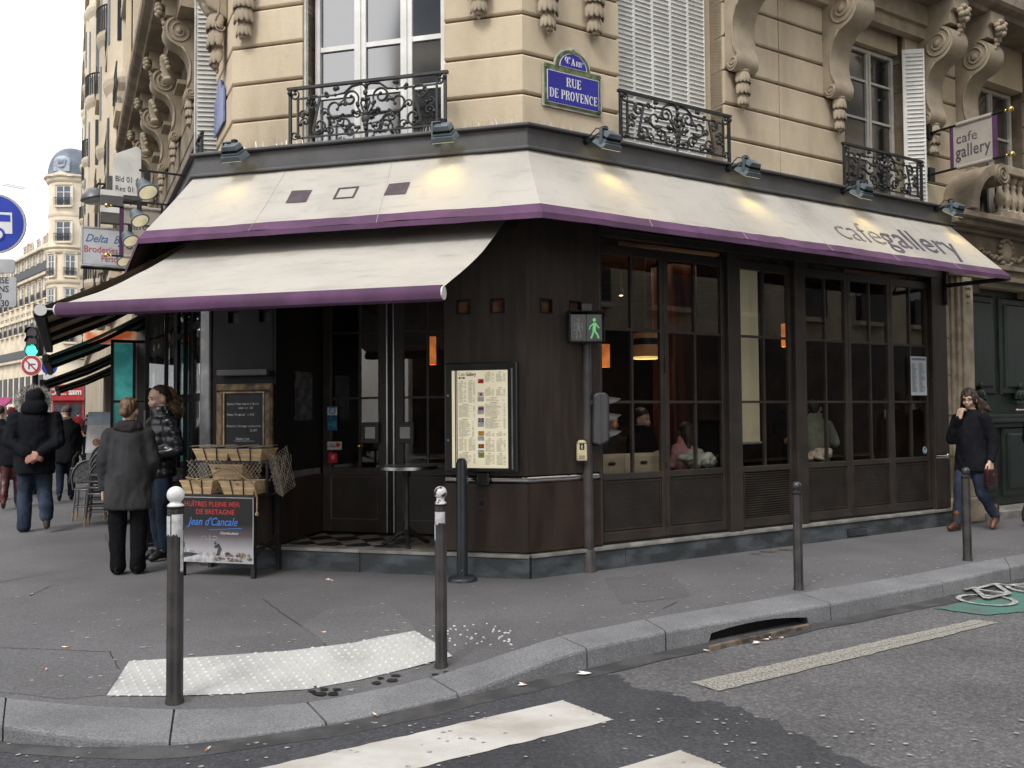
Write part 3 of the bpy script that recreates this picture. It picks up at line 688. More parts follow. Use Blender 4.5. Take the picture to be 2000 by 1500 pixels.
# closed shutter of the window on the right-hand street
shutter('R', 1.32, 2.62, -.30, 4.20, 6.94, 5, 52, 0, mm=white_p, label='closed white louvred shutter')
mb = MB(); mb.box(1.22, 1.318, .33, .5, 4, 7); mb.box(2.622, 2.74, .33, .5, 4, 7); mb.box(1.24, 2.72, .36, .5, 4, 7); mb.parts('window_reveal', stone, bld, FM('R'))
mb = MB(); mb.box(1.22, 2.74, .06, .55, 3.3, 4.2); mb.obj('window_sill', stone, bld, FM('R'))
# half-open window further right with one shutter leaf turned out
cream_f = M('cream window paint', (.50, .48, .43), .5, .08, 4)
w2o = window('R', 4.98, 6.06, -.30, 4.25, 6.28, [(5.50, 5.60)], [4.83, 5.35, 5.86], mframe=cream_f, wd=.03, fw_=.05)
mb = MB(); mb.box(4.82, 4.978, .26, .5, 3.3, 7); mb.box(4.982, 6.06, .20, .5, 6.30, 6.96); mb.parts('window_reveal', stone, bld, FM('R'))
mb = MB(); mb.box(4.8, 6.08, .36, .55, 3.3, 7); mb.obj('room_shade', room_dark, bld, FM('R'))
mb = MB(); mb.box(4.80, 6.08, .06, .52, 3.3, 4.24); mb.obj('window_sill', stone, bld, FM('R'))
shutter('R', 6.03, 6.31, -.12, 4.25, 6.33, 1, 36, rad(-40), mm=white_p, label='white shutter leaf turned out', fw_=.05)
window('R', 7.85, 8.95, -.30, 4.3, 6.3, [(8.36, 8.46)], [5.0, 5.6], mframe=cream_f, wd=.03)
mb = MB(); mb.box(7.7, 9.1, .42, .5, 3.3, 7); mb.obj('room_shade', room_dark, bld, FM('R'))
mb = MB(); mb.box(7.75, 9.0, .12, .5, 6.32, 6.96); mb.box(7.75, 9.0, .12, .5, 3.3, 4.28); mb.parts('window_head', stone, bld, FM('R'))
# left street: window with a shutter leaf, small railing
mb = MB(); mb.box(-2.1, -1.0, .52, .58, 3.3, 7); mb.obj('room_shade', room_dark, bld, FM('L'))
shutter('L', -1.35, -1.02, -.05, 4.3, 6.9, 1, 44, rad(70), label='shutter leaf beside the carved consoles')
# ------------------------------------------------ wrought iron window railings
def scroll_rail(F, t0, t1, p, z0, z1, parent=None, reps=1):
    "iron railing: posts, rails and a lacework of scrolls"
    base = FM(F, t0, p, z0); wd = t1-t0; h = z1-z0
    rl = MB(); rl.box(-.03, wd+.03, -.02, .02, h-.014, h+.012); root = rl.obj('railing', iron, bld, base)
    for x in (0, wd):
        m = MB(); m.box(x-.014, x+.014, -.014, .014, -.06, h-.014); m.ell((x, -.02, h-.05), .022, None, 8, 6); m.obj('post', iron, root, base)
    for x in (.085, wd-.085):
        m = MB(); m.box(x-.010, x+.010, -.01, .01, .03, h*.80); m.obj('inner_bar', iron, root, base)
    for z in (.035, h*.80):
        m = MB(); m.box(.08, wd-.08, -.008, .008, z-.008, z+.008) if z < .1 else (m.box(.08, wd*.30, -.008, .008, z-.008, z+.008), m.box(wd*.70, wd-.08, -.008, .008, z-.008, z+.008)); m.obj('cross_bar', iron, root, base)
    def sc(pts, r=.0125):
        m = MB(); n = len(pts); m.tube(pts, [r*(.62+.5*math.sin(PI*i/(n-1))) for i in range(n)], 6); m.ell(pts[-1], .021, None, 7, 5); m.ell(pts[0], .017, None, 7, 5)
        m.obj('scroll', iron, root, base, smooth=True)
    def S(x0, za, x1, zb, ra, rb, flip=1):
        "S or C scroll joining two curls"
        A = spiral(x0, za, ra*.25, ra, flip*4.4*PI/2, flip*.2*PI, 14); B = spiral(x1, zb, rb, rb*.25, PI+flip*.2*PI, PI+flip*4.2*PI/2, 14)
        return A + B
    for mir in (0, 1):
        X = (lambda x: x) if not mir else (lambda x: wd-x)
        def MI(pts): return [V((X(q.x), q.y, q.z)) for q in pts]
        sc(MI(S(wd*.155, h*.68, wd*.195, h*.26, h*.16, h*.17)))
        sc(MI(S(wd*.30, h*.56, wd*.36, h*.22, h*.20, h*.15, -1)))
        sc(MI(spiral(wd*.40, h*.70, h*.05, h*.17, 2.4*PI, -.2*PI, 22)))
        sc(MI(spiral(.14, h*.50, h*.03, h*.085, PI*2.2, 0, 14)), .009); sc(MI(spiral(.05, h*.87, h*.03, h*.10, -PI*1.6, PI*.5, 14)), .009)
        sc(MI(spiral(.05, h*.12, h*.03, h*.085, -PI*.2, PI*1.9, 14)), .009); sc(MI(spiral(wd*.265, h*.14, h*.03, h*.09, PI, PI*2.9, 14)), .009)
        sc(MI(spiral(wd*.42, h*.16, h*.04, h*.10, 0, PI*2, 14)), .010); sc(MI([V((wd*.30, 0, h*.80)), V((wd*.36, 0, h*.82)), V((wd*.41, 0, h*.93)), V((wd*.47, 0, h*.95)), V((wd*.5, 0, h*.90))]), .012)
        sc(MI(spiral(wd*.245, h*.80, h*.02, h*.05, PI, PI*2.6, 10)), .008)
        for k in range(3):   # palmette fronds at the centre
            a = .35+.42*k; sc(MI([V((wd*.5, -.01, h*.32)), V((wd*.5-.03-.03*k, -.015, h*(.42+.04*(2-k)))), V((wd*.5-.05-.035*k, -.01, h*(.60-.07*k))), V((wd*.5-.03-.05*k, -.01, h*(.66-.10*k)))]), .010)
        for (cx, cz, r_a, r_b, a0, a1) in ((.10, .35, .02, .10, PI, PI*3.1), (.225, .50, .02, .09, 0, -PI*2.1), (.33, .30, .02, .11, PI*.5, PI*2.7), (.36, .62, .015, .08, PI, PI*3), (.445, .42, .02, .09, PI, -PI*1.1), (.17, .14, .015, .08, 0, PI*2.1), (.30, .92, .01, .05, 0, PI*2), (.12, .70, .015, .07, PI*.3, PI*2.4)):
            sc(MI(spiral(wd*cx, h*cz, h*r_a, h*r_b, a0, a1, 12)), .0085)
    m = MB()
    for z, r in ((.12, .022), (.2, .03), (.3, .045), (.4, .035), (.52, .022), (.64, .018), (.78, .026), (.9, .02)): m.ell((wd/2, -.012, h*z), (r, .02, r*1.1), None, 8, 6)
    m.tube([(wd/2, 0, -.02), (wd/2, 0, h*.95)], .012, 6); m.obj('palmette', iron, root, base, smooth=True)
    return root
scroll_rail('C', 1.045, 2.685, .12, 4.27, 4.81)
scroll_rail('R', 1.06, 2.56, .12, 4.27, 4.76)
scroll_rail('R', 4.49, 6.03, .12, 4.27, 4.77)
scroll_rail('L', -1.9, -.9, -.08, 4.30, 4.78)
# ------------------------------------------------ carved consoles and balcony slabs
def petal(mb, c, ang, tilt, ln, wd):
    M_ = TR(*c) @ RZ(ang) @ RY(tilt); mb.ell((0, 0, -ln/2), (wd*.45, wd, ln/2), M_, 7, 6)
def drop_meshes():
    mb = MB()
    for lvl, (z, r, n, ln) in enumerate(((0, .085, 7, .15), (-.11, .075, 6, .17), (-.25, .055, 6, .15))):
        for k in range(n):
            a = PI + PI*(k+.5)/n; petal(mb, (r*.8*math.cos(a), r*.75*math.sin(a), z), a, -.22, ln, .034 if lvl < 2 else .027)
        mb.ell((0, -.02, z), (r*1.05, r*.8, .03), None, 10, 6)
    for k in range(5): a = PI + PI*(k+.5)/5; mb.ell((.025*math.cos(a), -.02+.025*math.sin(a), -.39), (.016, .016, .028), None, 6, 5)
    mb.ell((0, -.02, -.42), (.015, .015, .03), None, 6, 5)
    return mb.mesh('leaf_drop', ornst, 'all')
DROP = drop_meshes()
def console_meshes(w=.34, H=1.55):
    prof = [(0, H), (.52, H), (.52, H-.16), (.47, H-.19), (.47, H-.34)]
    cx, cz, r = .275, H-.55, .225
    for a in range(72, -75, -8): prof.append((cx + r*math.cos(rad(a)), cz + r*math.sin(rad(a))))
    prof += [(.25, H-.80), (.175, H-.88), (.125, H-.99), (.115, H-1.12), (.13, .26), (.165, .17), (.185, .10), (.17, .02), (.12, -.025), (.06, -.02), (.02, .03), (0, .08)]
    mb = MB(); mb.prism([(-q, z) for q, z in prof], -w/2, w/2, axis='x'); body = mb.mesh('console', ornst, True)
    mv = MB()
    for s in (-1, 1):
        x = s*w/2
        mv.tube([V((x, -q.x, q.z)) for q in spiral(cx, cz, .03, .195, 0, PI*4.4, 40)], [.016]*41, 6)
        mv.ell((x, -cx, cz), (.03, .05, .05), None, 8, 6)
        mv.tube([V((x, -q.x, q.z)) for q in spiral(.105, .07, .015, .07, 0, -PI*3, 20)], [.012]*21, 6)
        mv.tube([(x, -.24, H-.79), (x, -.165, H-.88), (x, -.115, H-1.0), (x, -.105, H-1.13), (x, -.12, .26), (x, -.16, .14)], .014, 6)
    vol = mv.mesh('volute', ornst, 'all')
    mf = MB()
    for k in range(9):
        a = k*2*PI/9; mf.ell((.085*math.cos(a), -.55-.02*(k % 2), H-.22+.085*math.sin(a)), (.04, .05, .04), None, 7, 5)
    mf.ell((0, -.58, H-.22), (.05, .05, .05), None, 8, 6)
    for k in range(5): mf.ell((.02*math.sin(k*2), -.50+.012*k, H-.36-.055*k), (.05-.006*k, .035, .04), None, 7, 5)
    return body, vol, mf.mesh('rosette', ornst, 'all')
CON = console_meshes()
def console(F, t, z, p=PU, drop=True, sc=1.0):
    base = FM(F, t, p, z) @ Matrix.Scale(sc, 4)
    o = inst('console', CON[0], base, bld); inst('volute', CON[1], base, o); inst('rosette', CON[2], base, o)
    if drop: inst('leaf_drop', DROP, base @ TR(0, -.08, -.01), o)
    return o
for t in (2.92, 4.58, 6.52, 7.38, 9.4): console('R', t, 5.38)
for t in (-2.75, -4.7, -6.6, -8.5): console('L', t, 5.78, PL, sc=.86)
for F, t, z in (('C', .42, 5.93), ('C', 2.98, 5.86), ('R', .30, 5.72), ('R', .86, 5.80)):
    o = inst('leaf_drop', DROP, FM(F, t, PU-.0, z) @ TR(0, -.05, 0) @ Matrix.Scale(1.15, 4), bld)
    mb = MB(); mb.box(-.12, .12, -.10, .0, .0, .9); mb.ell((0, -.07, .02), (.13, .10, .06), None, 10, 6); mb.obj('console_foot', ornst, bld, FM(F, t, PU, z), bevel=.01)
inst('leaf_drop', DROP, FM('L', -.35, PL, 5.95) @ TR(0, -.06, 0) @ Matrix.Scale(1.5, 4), bld)
mb = MB(); mb.ell((0, -.10, .12), (.15, .16, .22)); mb.prism([(.0, -.1), (-.2, 0), (-.32, .2), (-.30, .5), (-.3, 1.0), (0, 1.0)], -.14, .14, axis='x'); mb.obj('console_foot', ornst, bld, FM('L', -.35, PL, 5.95), bevel=.02)
inst('volute', CON[1], FM('L', -.35, PL, 5.7) @ Matrix.Scale(.8, 4), bld)
def slab(F, t0, t1, z, p, mm):
    mb = MB(); prof = [(-PU if F != 'L' else -PL, z), (-p+.14, z), (-p+.12, z+.05), (-p+.03, z+.09), (-p, z+.13), (-p, z+.27), (-p+.03, z+.30), (.3, z+.30)]
    mb.prism(prof, t0, t1, axis='x'); mb.obj('balcony_slab', mm, bld, FM(F))
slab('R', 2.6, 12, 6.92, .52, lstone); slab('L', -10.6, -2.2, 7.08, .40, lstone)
mb = MB(); mb.box(2.6, 7.8, -.06, .1, 6.66, 6.92); mb.box(2.6, 7.8, -.01, .1, 6.5, 6.66); mb.obj('cornice', ornst, bld, FM('R'))
mb = MB(); mb.box(-10.5, -2.2, -.02, .25, 6.8, 7.08); mb.obj('cornice', ornst, bld, FM('L'))
# shell carvings between the left consoles
for s in (-3.7, -5.65, -7.5):
    mb = MB()
    for k in range(11):
        a = PI*(.08+.84*k/10); mb.cap((s+.05*math.cos(a), .06, 6.34), (s+.27*math.cos(a), -.02-.07*math.sin(a), 6.36+.30*math.sin(a)), .03, .042, 8)
    mb.ell((s, .0, 6.35), (.10, .10, .06), None, 10, 6)
    mb.box(s-.26, s+.26, .08, .25, 6.24, 6.30)
    mb.obj('shell_carving', ornst, bld, FM('L'), smooth=True)
# ------------------------------------------------ the awning beam with its bird spikes
bz0, bz1 = 4.02, 4.24
def strip_plan(pts_in, pts_out, z0, z1, name, m, parent=bld, bevel=.008):
    mb = MB(); P = [(q.x, q.y) for q in pts_out] + [(q.x, q.y) for q in pts_in[::-1]]
    mb.prism(P, z0, z1, axis='z'); return mb.obj(name, m, parent, I0, bevel=bevel)
def path(p, t0=-9.0, t1=6.72, pl=None): return [w2('L', t0, p if pl is None else pl), isect('L', p if pl is None else pl, 'C', p), cor(p), w2('R', t1, p)]
strip_plan(path(-.4), path(.12), bz0, bz1-.03, 'awning_beam', grey_b)
strip_plan(path(-.35), path(.17), bz1-.03, bz1, 'beam_cap', grey_b)
strip_plan(path(-.35), path(.17), bz0-.03, bz0, 'beam_foot', grey_b)
mb = MB(); rg = random.Random(4)
for F, t0, t1 in (('C', .15, 3.4), ('R', .05, 6.6)):
    t = t0
    while t < t1:
        for p_, ln in ((.0, .12), (-.06, .11)):
            b = W(F, t+rg.uniform(-.01, .01), p_, bz1); mb.tube([b, b+V((rg.uniform(-.03, .03), rg.uniform(-.03, .03), ln*rg.uniform(.8, 1.1)))], .0012, 3, cap=False)
        t += .045
tag(mb.obj('bird_spikes', steel, bld, I0), kind='stuff')
# ------------------------------------------------ carriage entrance on the right
flute = M('fluted pale stone', (.40, .335, .25), .85, .12, 5, .2, 40)
mb = MB()
for i, (x0, x1, y) in enumerate(((6.70, 6.86, .05), (6.86, 6.94, .02), (6.94, 7.02, -.02), (7.02, 7.24, -.05), (7.24, 7.33, -.01))): mb.box(x0, x1, y, .4, .35, 3.36)
mb.obj('pilaster', flute, bld, FM('R'), bevel=.012)
for z in (.9, 1.45, 2.0, 2.5, 2.95):
    m = MB(); m.box(6.695, 6.86, .043, .06, z, z+.025); m.obj('pilaster_joint', mortar, bld, FM('R'))
mb = MB(); mb.box(6.69, 7.36, -.09, .4, 0, .35); mb.obj('pilaster_base', flute, bld, FM('R'), bevel=.03)
inst('leaf_drop', DROP, FM('R', 7.13, -.0, 3.3) @ TR(0, .0, 0) @ Matrix.Scale(.8, 4), bld)
dgreen = M('dark green door paint', (.007, .017, .013), .5, .25, 3, .06, 30, streak=(4, 4, .8))
mb = MB(); mb.box(7.34, 9.6, .28, .36, .14, 3.36); gate = mb.obj('carriage_door', dgreen, bld, FM('R')); gate['label'] = 'tall dark green carriage door'
for x0, x1, z0, z1 in ((7.42, 8.3, .25, 1.28), (7.42, 8.3, 1.75, 3.2), (8.45, 9.4, .25, 1.28), (8.45, 9.4, 1.75, 3.2)):
    m = MB(); m.cbox(x0, x1, .24, .285, z0, z1, .03); m.cbox(x0+.1, x1-.1, .215, .25, z0+.1, z1-.1, .025); m.obj('door_panel', dgreen, gate, FM('R'))
m = MB(); m.box(7.36, 9.5, .17, .28, 1.34, 1.40); m.box(7.36, 9.5, .20, .28, 1.40, 1.46); m.box(7.36, 9.5, .21, .28, 1.27, 1.34); m.obj('rail_moulding', dgreen, gate, FM('R'), bevel=.01)
for x in (7.86, 8.9):
    m = MB()
    m.box(x-.16, x+.16, .19, .28, 1.62, 1.66)
    for k in range(9): a = PI*k/8; m.ell((x+.10*math.cos(a), .23, 1.70+.10*math.sin(a)), .033, None, 7, 5)
    m.ell((x, .22, 1.74), (.06, .05, .09), None, 8, 6); m.ell((x, .22, 1.87), (.03, .03, .06), None, 8, 6); m.obj('carved_crest', dgreen, gate, FM('R'), smooth=True)
    m = MB(); m.tube([(x-.12, .21, 1.525), (x+.12, .21, 1.525)], .013, 6); m.ell((x-.12, .21, 1.525), .02); m.ell((x+.12, .21, 1.525), .02); m.obj('door_handle', M('bone handle', (.55, .47, .34), .35, .1, 20), gate, FM('R'), smooth=True)
mb = MB(); mb.box(7.36, 9.7, -.12, .4, -.02, .12); mb.obj('doorstep', ledge_m, bld, FM('R'), bevel=.012)
# entablature, cartouche, broken scroll pediment and balustrade over the gate
mb = MB()
for z0, z1, p in ((3.36, 3.42, .06), (3.42, 3.52, .03), (3.52, 3.58, .08), (3.58, 3.98, -.0), (3.98, 4.04, .08), (4.04, 4.12, .20), (4.12, 4.20, .30)): mb.box(6.68, 9.9, -p, .4, z0, z1)
mb.obj('entablature', lstone, bld, FM('R'), bevel=.008)
mb = MB(); mb.ell((8.15, -.03, 3.78), (.12, .06, .15), None, 14, 8); cart = mb.obj('cartouche', flute, bld, FM('R'), smooth=True)
mb = MB(); rg = random.Random(8)
for k in range(14): a = 2*PI*k/14; mb.ell((8.15+.16*math.cos(a), -.03, 3.78+.19*math.sin(a)), (.045, .04, .035), None, 7, 5)
for s in (-1, 1):
    for k in range(9): mb.ell((8.15+s*(.2+.06*k), -.02, 3.68+.02*math.sin(k*2)+.012*k), (.05, .035, .035-.002*k), TR(), 7, 5)
mb.obj('garland', ornst, cart, FM('R'), smooth=True)
def pediment(t0, sgn):
    mb = MB(); n = 12; outer = []; inner_ = []
    for i in range(n+1):
        a = PI - (PI*.52)*i/n; outer.append((t0 + sgn*(.62+.62*math.cos(a)), 4.22+.66*math.sin(a))); inner_.append((t0 + sgn*(.62+.47*math.cos(a)), 4.22+.50*math.sin(a)))
    mb.prism(outer + inner_[::-1], -.34, .2); mb.prism([(x, z) for x, z in inner_] + [(inner_[-1][0], 4.22)], -.02, .2)
    ex, ez = (outer[-1][0]+inner_[-1][0])/2 + sgn*.02, (outer[-1][1]+inner_[-1][1])/2 - .05
    o = mb.obj('scroll_pediment', lstone, bld, FM('R'), bevel=.012)
    m = MB(); m.tube([(ex, -.37, ez), (ex, .15, ez)], .15, 18); m.tube([V((q.x, -.375, q.z)) for q in spiral(ex, ez, .02, .135, 0, PI*4, 34)], .014, 6)
    m.obj('volute', lstone, o, FM('R'), smooth=True)
pediment(6.82, 1)
mb = MB(); mb.box(7.72, 9.9, -.22, .1, 4.20, 4.30); mb.box(7.72, 9.9, -.24, .1, 4.84, 4.96); mb.obj('balustrade_rail', flute, bld, FM('R'), bevel=.012)
mb = MB(); mb.lathe([(.065, 0), (.065, .05), (.035, .06), (.04, .1), (.078, .17), (.08, .21), (.045, .30), (.032, .36), (.045, .39), (.045, .42), (.03, .44), (.05, .46), (.062, .5), (.062, .54)], None, 16)
bal = mb.mesh('baluster', flute, 'all')
for i in range(12): inst('baluster', bal, FM('R', 7.84+i*.17, .13, 4.30), bld)
# ================================================================== CAFE FRONT
sglass = glass_mat('shop glass', (.82, .82, .81), .085)
def holes_panel(mb, x0, x1, y0, y1, z0, z1, holes, hz0, hz1):
    mb.box(x0, x1, y0, y1, z0, hz0); mb.box(x0, x1, y0, y1, hz1, z1); x = x0
    for a, b in holes: mb.box(x, a, y0, y1, hz0, hz1); x = b
    mb.box(x, x1, y0, y1, hz0, hz1)
def chrome_band(F, x0, x1):
    m = MB(); pr = [(.05, .88)] + [(.022-.018*math.sin(PI*i/6), .88+.07*i/6) for i in range(7)] + [(.05, .95)]
    m.prism(pr, x0, x1, axis='x'); m.obj('chrome_strip', chrome, bld, FM(F), smooth=True)
glow = M('niche glow', (.10, .04, .02), .8, .3, 9, emit=.02)
def wall_piece(F, x0, x1, holes, glow_on=True):
    mb = MB(); holes_panel(mb, x0, x1, 0, .05, .955, 4.02, holes, 2.50, 2.62); mb.obj('upper_panel', brown, bld, FM(F))
    mb = MB(); mb.box(x0, x1, -.004, .05, .24, .875); mb.obj('lower_panel', brown_r, bld, FM(F))
    chrome_band(F, x0+.002, x1-.002)
    for a, b in holes:
        m = MB(); m.box(a-.015, b+.015, .051, .16, 2.485, 2.635); fr_ = m.obj('light_niche', brown, bld, FM(F))
        m = MB(); m.box(a, b, .0495, .0505, 2.50, 2.62); m.obj('niche_back', glow if glow_on else dark, fr_, FM(F))
        m = MB()
        for u in ((a-.012, a, 2.488, 2.632), (b, b+.012, 2.488, 2.632), (a, b, 2.488, 2.50), (a, b, 2.62, 2.632)): m.box(u[0], u[1], -.008, .002, u[2], u[3])
        m.obj('niche_frame', dark, fr_, FM(F))
wall_piece('C', 2.62, 3.436, [(2.755, 2.875), (3.095, 3.215)])
wall_piece('R', .0, .85, [(.165, .285), (.505, .625)])
brown_k = dark
# left part of the chamfer, behind the oyster stand: near black
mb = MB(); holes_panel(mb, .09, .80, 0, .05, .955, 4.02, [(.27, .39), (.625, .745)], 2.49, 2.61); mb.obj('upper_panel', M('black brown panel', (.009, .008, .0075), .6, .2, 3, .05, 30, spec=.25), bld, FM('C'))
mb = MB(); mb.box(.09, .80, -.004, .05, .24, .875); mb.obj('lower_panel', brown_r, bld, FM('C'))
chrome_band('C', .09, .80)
for a in (.27, .625):
    m = MB(); m.box(a-.015, a+.135, .051, .16, 2.475, 2.625); m.obj('light_niche', dark, bld, FM('C'))
mb = MB(); mb.box(-.05, .085, -.03, .1, 0, 3.9); mb.obj('steel_post', M('dull steel post', (.20, .20, .21), .35, .2, 3, .05, 20, metal=.8), bld, FM('C'), bevel=.02)
# doorway recess
rec = 1.0
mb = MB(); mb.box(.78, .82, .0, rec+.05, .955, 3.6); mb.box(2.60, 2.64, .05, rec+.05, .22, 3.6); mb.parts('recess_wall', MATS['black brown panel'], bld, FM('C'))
mb = MB(); mb.box(.78, .822, -.004, rec+.05, .24, .875); mb.obj('recess_dado', brown_r, bld, FM('C'))
mb = MB(); mb.box(.785, .818, .004, rec, .88, .95); mb.obj('chrome_strip', chrome, bld, FM('C'))
mb = MB(); mb.box(.78, 2.64, 0, rec+.1, 3.55, 3.62); mb.box(.78, 2.64, 0, .05, 3.3, 4.02); mb.parts('recess_ceiling', dark, bld, FM('C'))
# harlequin tile floor
tile_w = M('cream floor tile', (.36, .33, .28), .45, .08, 8, rnd=.08); tile_k = M('dark floor tile', (.035, .034, .033), .4, .15, 8, rnd=.1)
mb = MB(); mb.box(.83, 2.60, .05, rec+.02, .10, .208); floor_ = mb.obj('entrance_floor', mortar, bld, FM('C'))
def clip_rect(P, x0, x1, y0, y1):
    for ax, lim, sg in ((0, x0, 1), (0, x1, -1), (1, y0, 1), (1, y1, -1)):
        out = []
        for i in range(len(P)):
            a, b = P[i-1], P[i]; da, db = sg*(a[ax]-lim), sg*(b[ax]-lim)
            if (da >= 0) != (db >= 0): t = da/(da-db); out.append((a[0]+(b[0]-a[0])*t, a[1]+(b[1]-a[1])*t))
            if db >= 0: out.append(b)
        P = out
        if not P: return P
    return P
k = 0; hx, hy = .155, .20
for i in range(-1, 8):
    for j in range(-1, 8):
        cx, cy = .83+i*2*hx/2*1.0 + 0, .05 + j*hy
        if (i + j) % 2: continue
        for q, mm in ((0, tile_w if (j % 2 == 0) else tile_k),):
            P = clip_rect([(cx-hx+.003, cy), (cx, cy-hy+.004), (cx+hx-.003, cy), (cx, cy+hy-.004)], .832, 2.598, .052, rec)
            if len(P) > 2:
                m = MB(); m.prism(P, .2085, .2145, axis='z'); m.obj('floor_tile', mm, floor_, FM('C'))
# plinth stones and pale threshold
def plinth(F, x0, x1, n, xo=0):
    for i in range(n):
        a, b = x0+(x1-x0)*i/n, x0+(x1-x0)*(i+1)/n
        m = MB(); m.box(a+.002, b-.002, -.035, .12, -.1, .188); m.obj('plinth_stone', plinth_m, bld, FM(F), bevel=.008)
        m = MB(); m.box(a+.001, b-.001, -.05, .12, .19, .222); m.obj('threshold', ledge_m, bld, FM(F), bevel=.005)
plinth('C', .05, 3.455, 4); plinth('R', .02, 6.69, 6)
m = MB(); m.box(3.62, 3.98, -.039, -.034, .02, .11); 
gr = m.obj('air_grille', dark, bld, FM('R', .9)); m = MB(); slats(m, 3.63, 3.97, .025, .105, 6, -.04, .006, .014, .5); m.obj('grille_slats', plinth_m, gr, FM('R', .9))
# folding glazed doors along the street
def leaf(x0, x1, panes, grille=False, F='R', y=.05, ztop=3.14, rows=(1.645, 2.384), fst=.055):
    base = FM(F, 0, -y); z0 = .245
    mb = MB(); mb.box(x0, x0+fst, 0, .05, z0, ztop+.1); mb.box(x1-fst, x1, 0, .05, z0, ztop+.1); mb.box(x0+fst, x1-fst, 0, .05, ztop, ztop+.1); mb.box(x0+fst, x1-fst, 0, .05, .86, .925); mb.box(x0+fst, x1-fst, 0, .05, z0, z0+.10)
    lf = mb.obj('glazed_leaf', brown_f, bld, base, bevel=.006)
    m = MB()
    if grille:
        m.box(x0+fst, x1-fst, .035, .05, .345, .86); m.obj('panel_back', dark, lf, base); m = MB(); slats(m, x0+fst+.001, x1-fst-.001, .35, .855, 19, .02, .010, .026, .5); tag(m.obj('louvre_slats', brown_f, lf, base), kind='stuff')
        m = MB(); 
        for u in (x0+fst, x1-fst-.02): m.box(u, u+.02, -.004, .03, .35, .855)
        m.parts('louvre_frame', brown_f, lf, base)
    else:
        m.box(x0+fst, x1-fst, .022, .05, .345, .86); n = 26
        for i in range(n): z = .365+(.475)*i/n; m.box(x0+fst+.03, x1-fst-.03, .014, .022, z, z+.010)
        m.obj('ribbed_panel', brown_f, lf, base)
        m = MB(); a, b = x0+fst+.012, x1-fst-.012
        for u in ((a, a+.012, .36, .845), (b-.012, b, .36, .845), (a+.012, b-.012, .36, .372), (a+.012, b-.012, .833, .845)): m.box(u[0], u[1], .006, .023, u[2], u[3])
        m.obj('panel_moulding', brown_f, lf, base)
    m = MB(); xs = [x0+fst, panes, x1-fst]
    m.box(panes-.013, panes+.013, .006, .044, .925, ztop)
    for z in rows:
        m.box(xs[0], panes-.013, .008, .042, z-.014, z+.014); m.box(panes+.013, xs[2], .008, .042, z-.014, z+.014)
    m.parts('glazing_bar', brown_f, lf, base)
    zs = [.925] + [q for r in rows for q in (r-.014, r+.014)] + [ztop]
    for (a, b) in ((xs[0], panes-.013), (panes+.013, xs[2])):
        for i in range(0, len(zs), 2): m = MB(); m.quad((a+.001, .026, zs[i]+.001), (b-.001, .026, zs[i]+.001), (b-.001, .026, zs[i+1]-.001), (a+.001, .026, zs[i+1]-.001)); m.obj('pane', sglass, lf, base)
    return lf
leaf(.87, 1.745, 1.315); leaf(1.75, 2.625, 2.185); leaf(2.82, 3.705, 3.245, True); leaf(3.89, 4.715, 4.31); leaf(4.72, 5.555, 5.155); leaf(5.56, 6.375, 5.98)
mb = MB()
for a, b in ((.85, .868), (2.627, 2.818), (3.707, 3.888), (6.377, 6.40)): mb.box(a, b, -.005, .12, .225, 3.3)
mb.box(.85, 6.70, -.01, .12, 3.3, 4.02); mb.parts('front_post', brown_f, bld, FM('R'), bevel=.006)
mb = MB(); mb.box(.85, 6.40, .05, .12, .222, .243); mb.obj('door_track', dark, bld, FM('R'))
mb = MB(); mb.box(6.402, 6.695, -.005, .1, .955, 4.0); mb.obj('upper_panel', brown, bld, FM('R'))
mb = MB(); mb.box(6.402, 6.695, -.008, .1, .24, .875); mb.obj('lower_panel', brown_r, bld, FM('R'))
chrome_band('R', 6.404, 6.69)
for x in (1.09, 1.72): pass
# ventilation grille over the windows, door bolts
mb = MB(); slats(mb, 1.0, 2.5, 3.36, 3.62, 9, -.02, .006, .02, .6); tag(mb.obj('vent_slats', brown_f, bld, FM('R')), kind='stuff')
mb = MB(); mb.box(1.742, 1.752, -.02, .0, 1.95, 2.1); mb.box(1.742, 1.752, -.02, .0, .95, 1.02); mb.box(1.742, 1.752, -.02, .0, .36, .42); mb.parts('door_bolt', brown_f, bld, FM('R', 0, -.05), bevel=.003)
